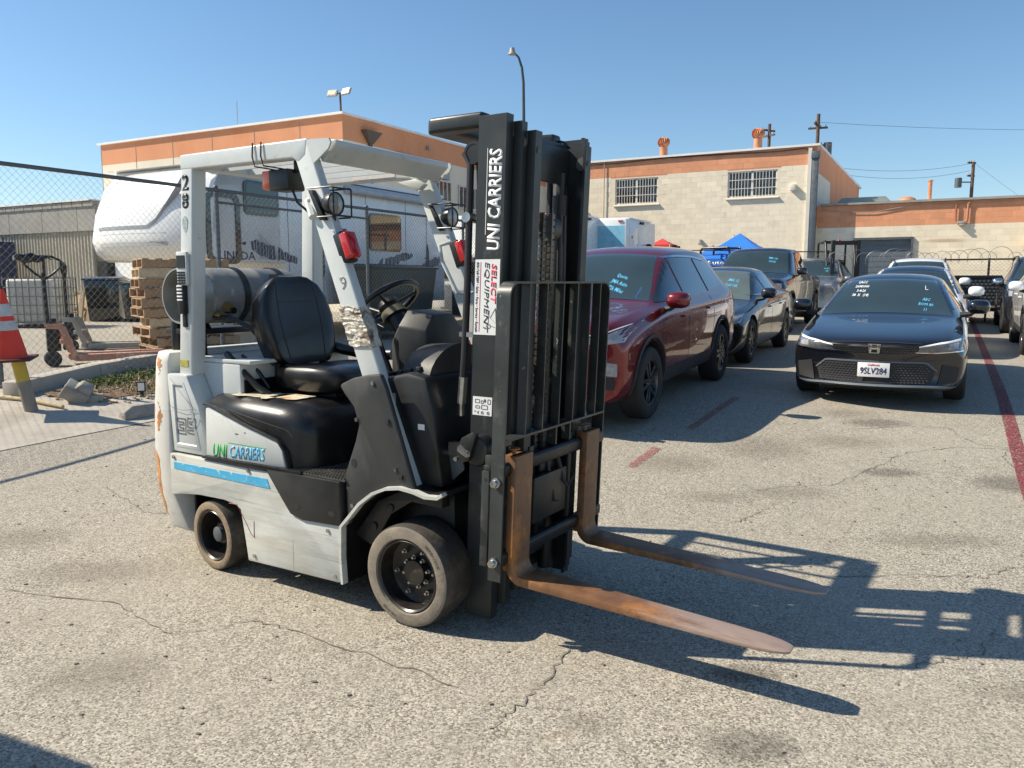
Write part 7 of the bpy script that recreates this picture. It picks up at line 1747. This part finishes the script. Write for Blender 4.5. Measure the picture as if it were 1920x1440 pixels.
# ================================================================== POLES, LAMPS, WIRES
def utility_pole(p, h, label, arms, rz=0.):
    t = empty('utility_pole', p, rz, label, 'utility pole', None)
    b = MB(); b.cyl((0, 0, 0), (0, 0, h), .17, .13, n=12); b.build('pole', m_pole, t)
    for (z, L_, a) in arms:
        M4 = Matrix.Translation((0, 0, z)) @ Matrix.Rotation(a, 4, 'Z'); b = MB(); b.box(-L_/2, L_/2, .12, .24, -.07, .07, M4); ar = b.build('cross_arm', m_pole, t)
        for k in range(4): b = MB(); x = -L_/2+.15+k*(L_-.3)/3; q = M4 @ Vector((x, .18, .07)); b.cyl(q, q+Vector((0, 0, .16)), .05, .03, n=8); b.build('insulator', m_flash, ar)
    return t
def wpx(px, py, d):   # helper used once at build time: a place d metres out along a bearing
    return ((px-960)/1486.4*d*.966, d)
up1 = utility_pole((wpx(1444, 0, 70)[0], 70, 0), 14.9, 'utility pole with crossed arms rising behind the second turbine vent', [(14.4, 1.7, R(30)), (13.9, 1.5, R(120)), (12.2, 1.3, R(30))])
up2 = utility_pole((wpx(1535, 0, 62)[0], 62, 0), 14.1, 'tall utility pole rising behind the corner of the block building', [(13.1, 1.4, R(-20)), (11.8, 1.9, R(-30)), (13.4, .9, R(60))])
up3 = utility_pole((wpx(1832, 0, 70)[0], 70, 0), 11.7, 'utility pole with a grey transformer, beyond the low wing roof', [(11.7, .9, R(20)), (10.6, .8, R(20))])
b = MB(); b.cyl((-1.2, 0, 9.6), (-1.2, 0, 10.4), .28, n=16); b.box(-1.2, 0, -.04, .04, 10.0, 10.1); b.build('transformer', m_galv, up3)
b = MB(); b.cyl((.8, 0, 10.9), (.8, 0, 12.0), .30, n=16); b.box(0, .8, -.04, .04, 11.5, 11.6); b.build('transformer', m_galv, up2)
def wire(a, c, sag, name, label, r=.012):
    b = MB(); A, C_2 = Vector(a), Vector(c); b.tube([A.lerp(C_2, k/14) - Vector((0, 0, sag*4*(k/14)*(1-k/14))) for k in range(15)], r, 4); tag(b.build(name, m_cable, None), label, 'wire')
X3 = up3.location; X2 = up2.location
wire((X2.x+.5, X2.y, 10.3), (X3.x-.3, X3.y, 11.6), .5, 'power_line', 'upper power line strung between the corner pole and the transformer pole')
wire((X2.x+.5, X2.y, 9.9), (X3.x-.3, X3.y, 11.0), .6, 'power_line', 'lower power line strung between the corner pole and the transformer pole')
wire((X3.x+.3, X3.y, 11.5), (X3.x+9.5, X3.y+3, 7.0), .1, 'guy_wire', 'thin guy wire slanting down from the transformer pole', .010)
wire((X2.x, X2.y, 13.5), (X2.x+60, X2.y+15, 17.8), 1.2, 'power_line', 'thin power line running off from the top of the corner pole', .012)
# street lamp rising behind the mast
lp = empty('street_lamp', (.43, 26.0, .45), 0, 'tall dark street lamp with a curved arm above the forklift mast', 'street lamp')
b = MB(); b.tube([(0, 0, 0), (-.02, 0, 3), (-.07, 0, 7.3), (-.12, 0, 7.75), (-.22, 0, 8.05), (-.36, 0, 8.20)], [.07, .06, .045, .04, .035, .03], 12); b.build('pole', M('dark_lamp_pole', (.05, .06, .07), .5), lp, smooth=60)
b = MB(); b.lathe([(0, .18), (.07, .17), (.09, .05), (.13, .0), (.14, -.03), (.0, -.04)], (-.42, 0, 8.17), (0, 0, 1), 16); b.build('lamp_head', m_flash, lp)
fl = LB('roof_floodlights', 'pair of square floodlights on a short mast at the warehouse corner', 'floodlights')
b = MB(); b.tube([(-15.95, 18.7, 6.3), (-15.97, 18.7, 7.0)], .03, 8); b.tube([(-16.2, 18.7, 6.98), (-15.75, 18.7, 6.98)], .02, 6); b.build('mast', m_pole, fl, whole=True)
for u_, tl in ((-16.22, .15), (-15.70, -.12)):
    b = MB(); M4 = Matrix.Translation((u_, 18.66, 7.0)) @ Matrix.Rotation(tl, 4, 'Z') @ Matrix.Rotation(R(-25), 4, 'X'); b.box(-.16, .16, -.03, .03, -.10, .10, M4); hd = b.build('lamp_head', m_flash, fl)
    b = MB(); b.box(-.13, .13, -.038, -.03, -.075, .075, M4); b.build('lamp_glass', M('cream_lamp_glass', (.62, .55, .42), .3), hd)
an = LB('roof_antenna', 'thin whip antenna on the warehouse roof', 'antenna'); b = MB(); b.cyl((-20.2, 18.7, 6.3), (-20.2, 18.7, 7.2), .012, n=5); b.build('whip', m_flash, an)
# a box van added outside the frame, its corner placed to throw the lower left shadow
vb = empty('shadow_box_van', (-3.42, 2.56, 0), math.atan2(.41, -.91), 'white box van outside the view, added to throw the shadow on the asphalt', 'van')
b = MB(); b.box(0, 4.2, 0, 1.9, .45, 2.02); b.build('box', m_rv, vb, bevel=.05); b = MB(); b.box(4.25, 5.6, .05, 1.85, .4, 1.7); b.build('cab', m_rv, vb, bevel=.15)
for x in (.8, 4.9):
    for y in (.1, 1.8): b = MB(); b.lathe([(.0, -.1), (.31, -.1), (.34, -.05), (.34, .05), (.31, .1), (.0, .1)], (x, y, .34), (0, 1, 0), 24); b.build('wheel', m_rubber, vb)

# seams stitched into the seat and hood cover, small fittings on the truck
dg = bpy.context.evaluated_depsgraph_get(); dg.update()
def part(nm): return [o for o in bpy.data.objects if o.parent == lift and o.name.split('.')[0] == nm][0]
bs = BVHTree.FromObject(part('seat_back'), dg); m_seam = M('seat_seam', (.035, .035, .035), .6, var=0)
for y0 in (-.155, .095):
    patch(bs, [(y0-.02*math.sin(k*.35)*(1 if y0 < 0 else -1), 1.10+.42*k/9) for k in range(10)], [(y0+.006-.02*math.sin(k*.35)*(1 if y0 < 0 else -1), 1.10+.42*k/9) for k in range(10)], 20, 1, 'x', 'seat_seam', m_seam, lift, eps=.002)
patch(bs, [(-.155, 1.40), (.095, 1.40)], [(-.155, 1.405), (.095, 1.405)], 12, 1, 'x', 'seat_seam', m_seam, lift, eps=.002)
bh_ = BVHTree.FromObject(part('hood_cover'), dg)
patch(bh_, [(-1.30, .885), (-1.02, .842), (-.74, .80), (-.66, .70)], [(-1.30, .889), (-1.02, .846), (-.735, .804), (-.655, .70)], 24, 1, 'y', 'hood_seam', m_seam, lift, eps=.002, sgn=-1)
for (x, z, y) in ((-1.60, .575, -.5355), (-1.0, .575, -.5355), (-.46, .36, -.5355), (-.98, .14, -.5355), (-.42, .145, -.5355), (-.27, .90, -.5255), (-.17, 1.07, -.5255), (-.05, .70, -.5255), (-.31, .50, -.5255)):
    b = MB(); b.cyl((x, y, z), (x, y-.006, z), .010, n=6); b.build('panel_bolt', m_steel, lift)
for (x, z, w, h, m_) in ((-1.10, .688, .07, .006, m_ink), (-1.03, .70, .03, .006, m_ink)):
    b = MB(); b.box(x, x+w*.35, -.5279, -.5272, z+.06, z+.06+h*.8); b.build('paint_nick', m_, lift)
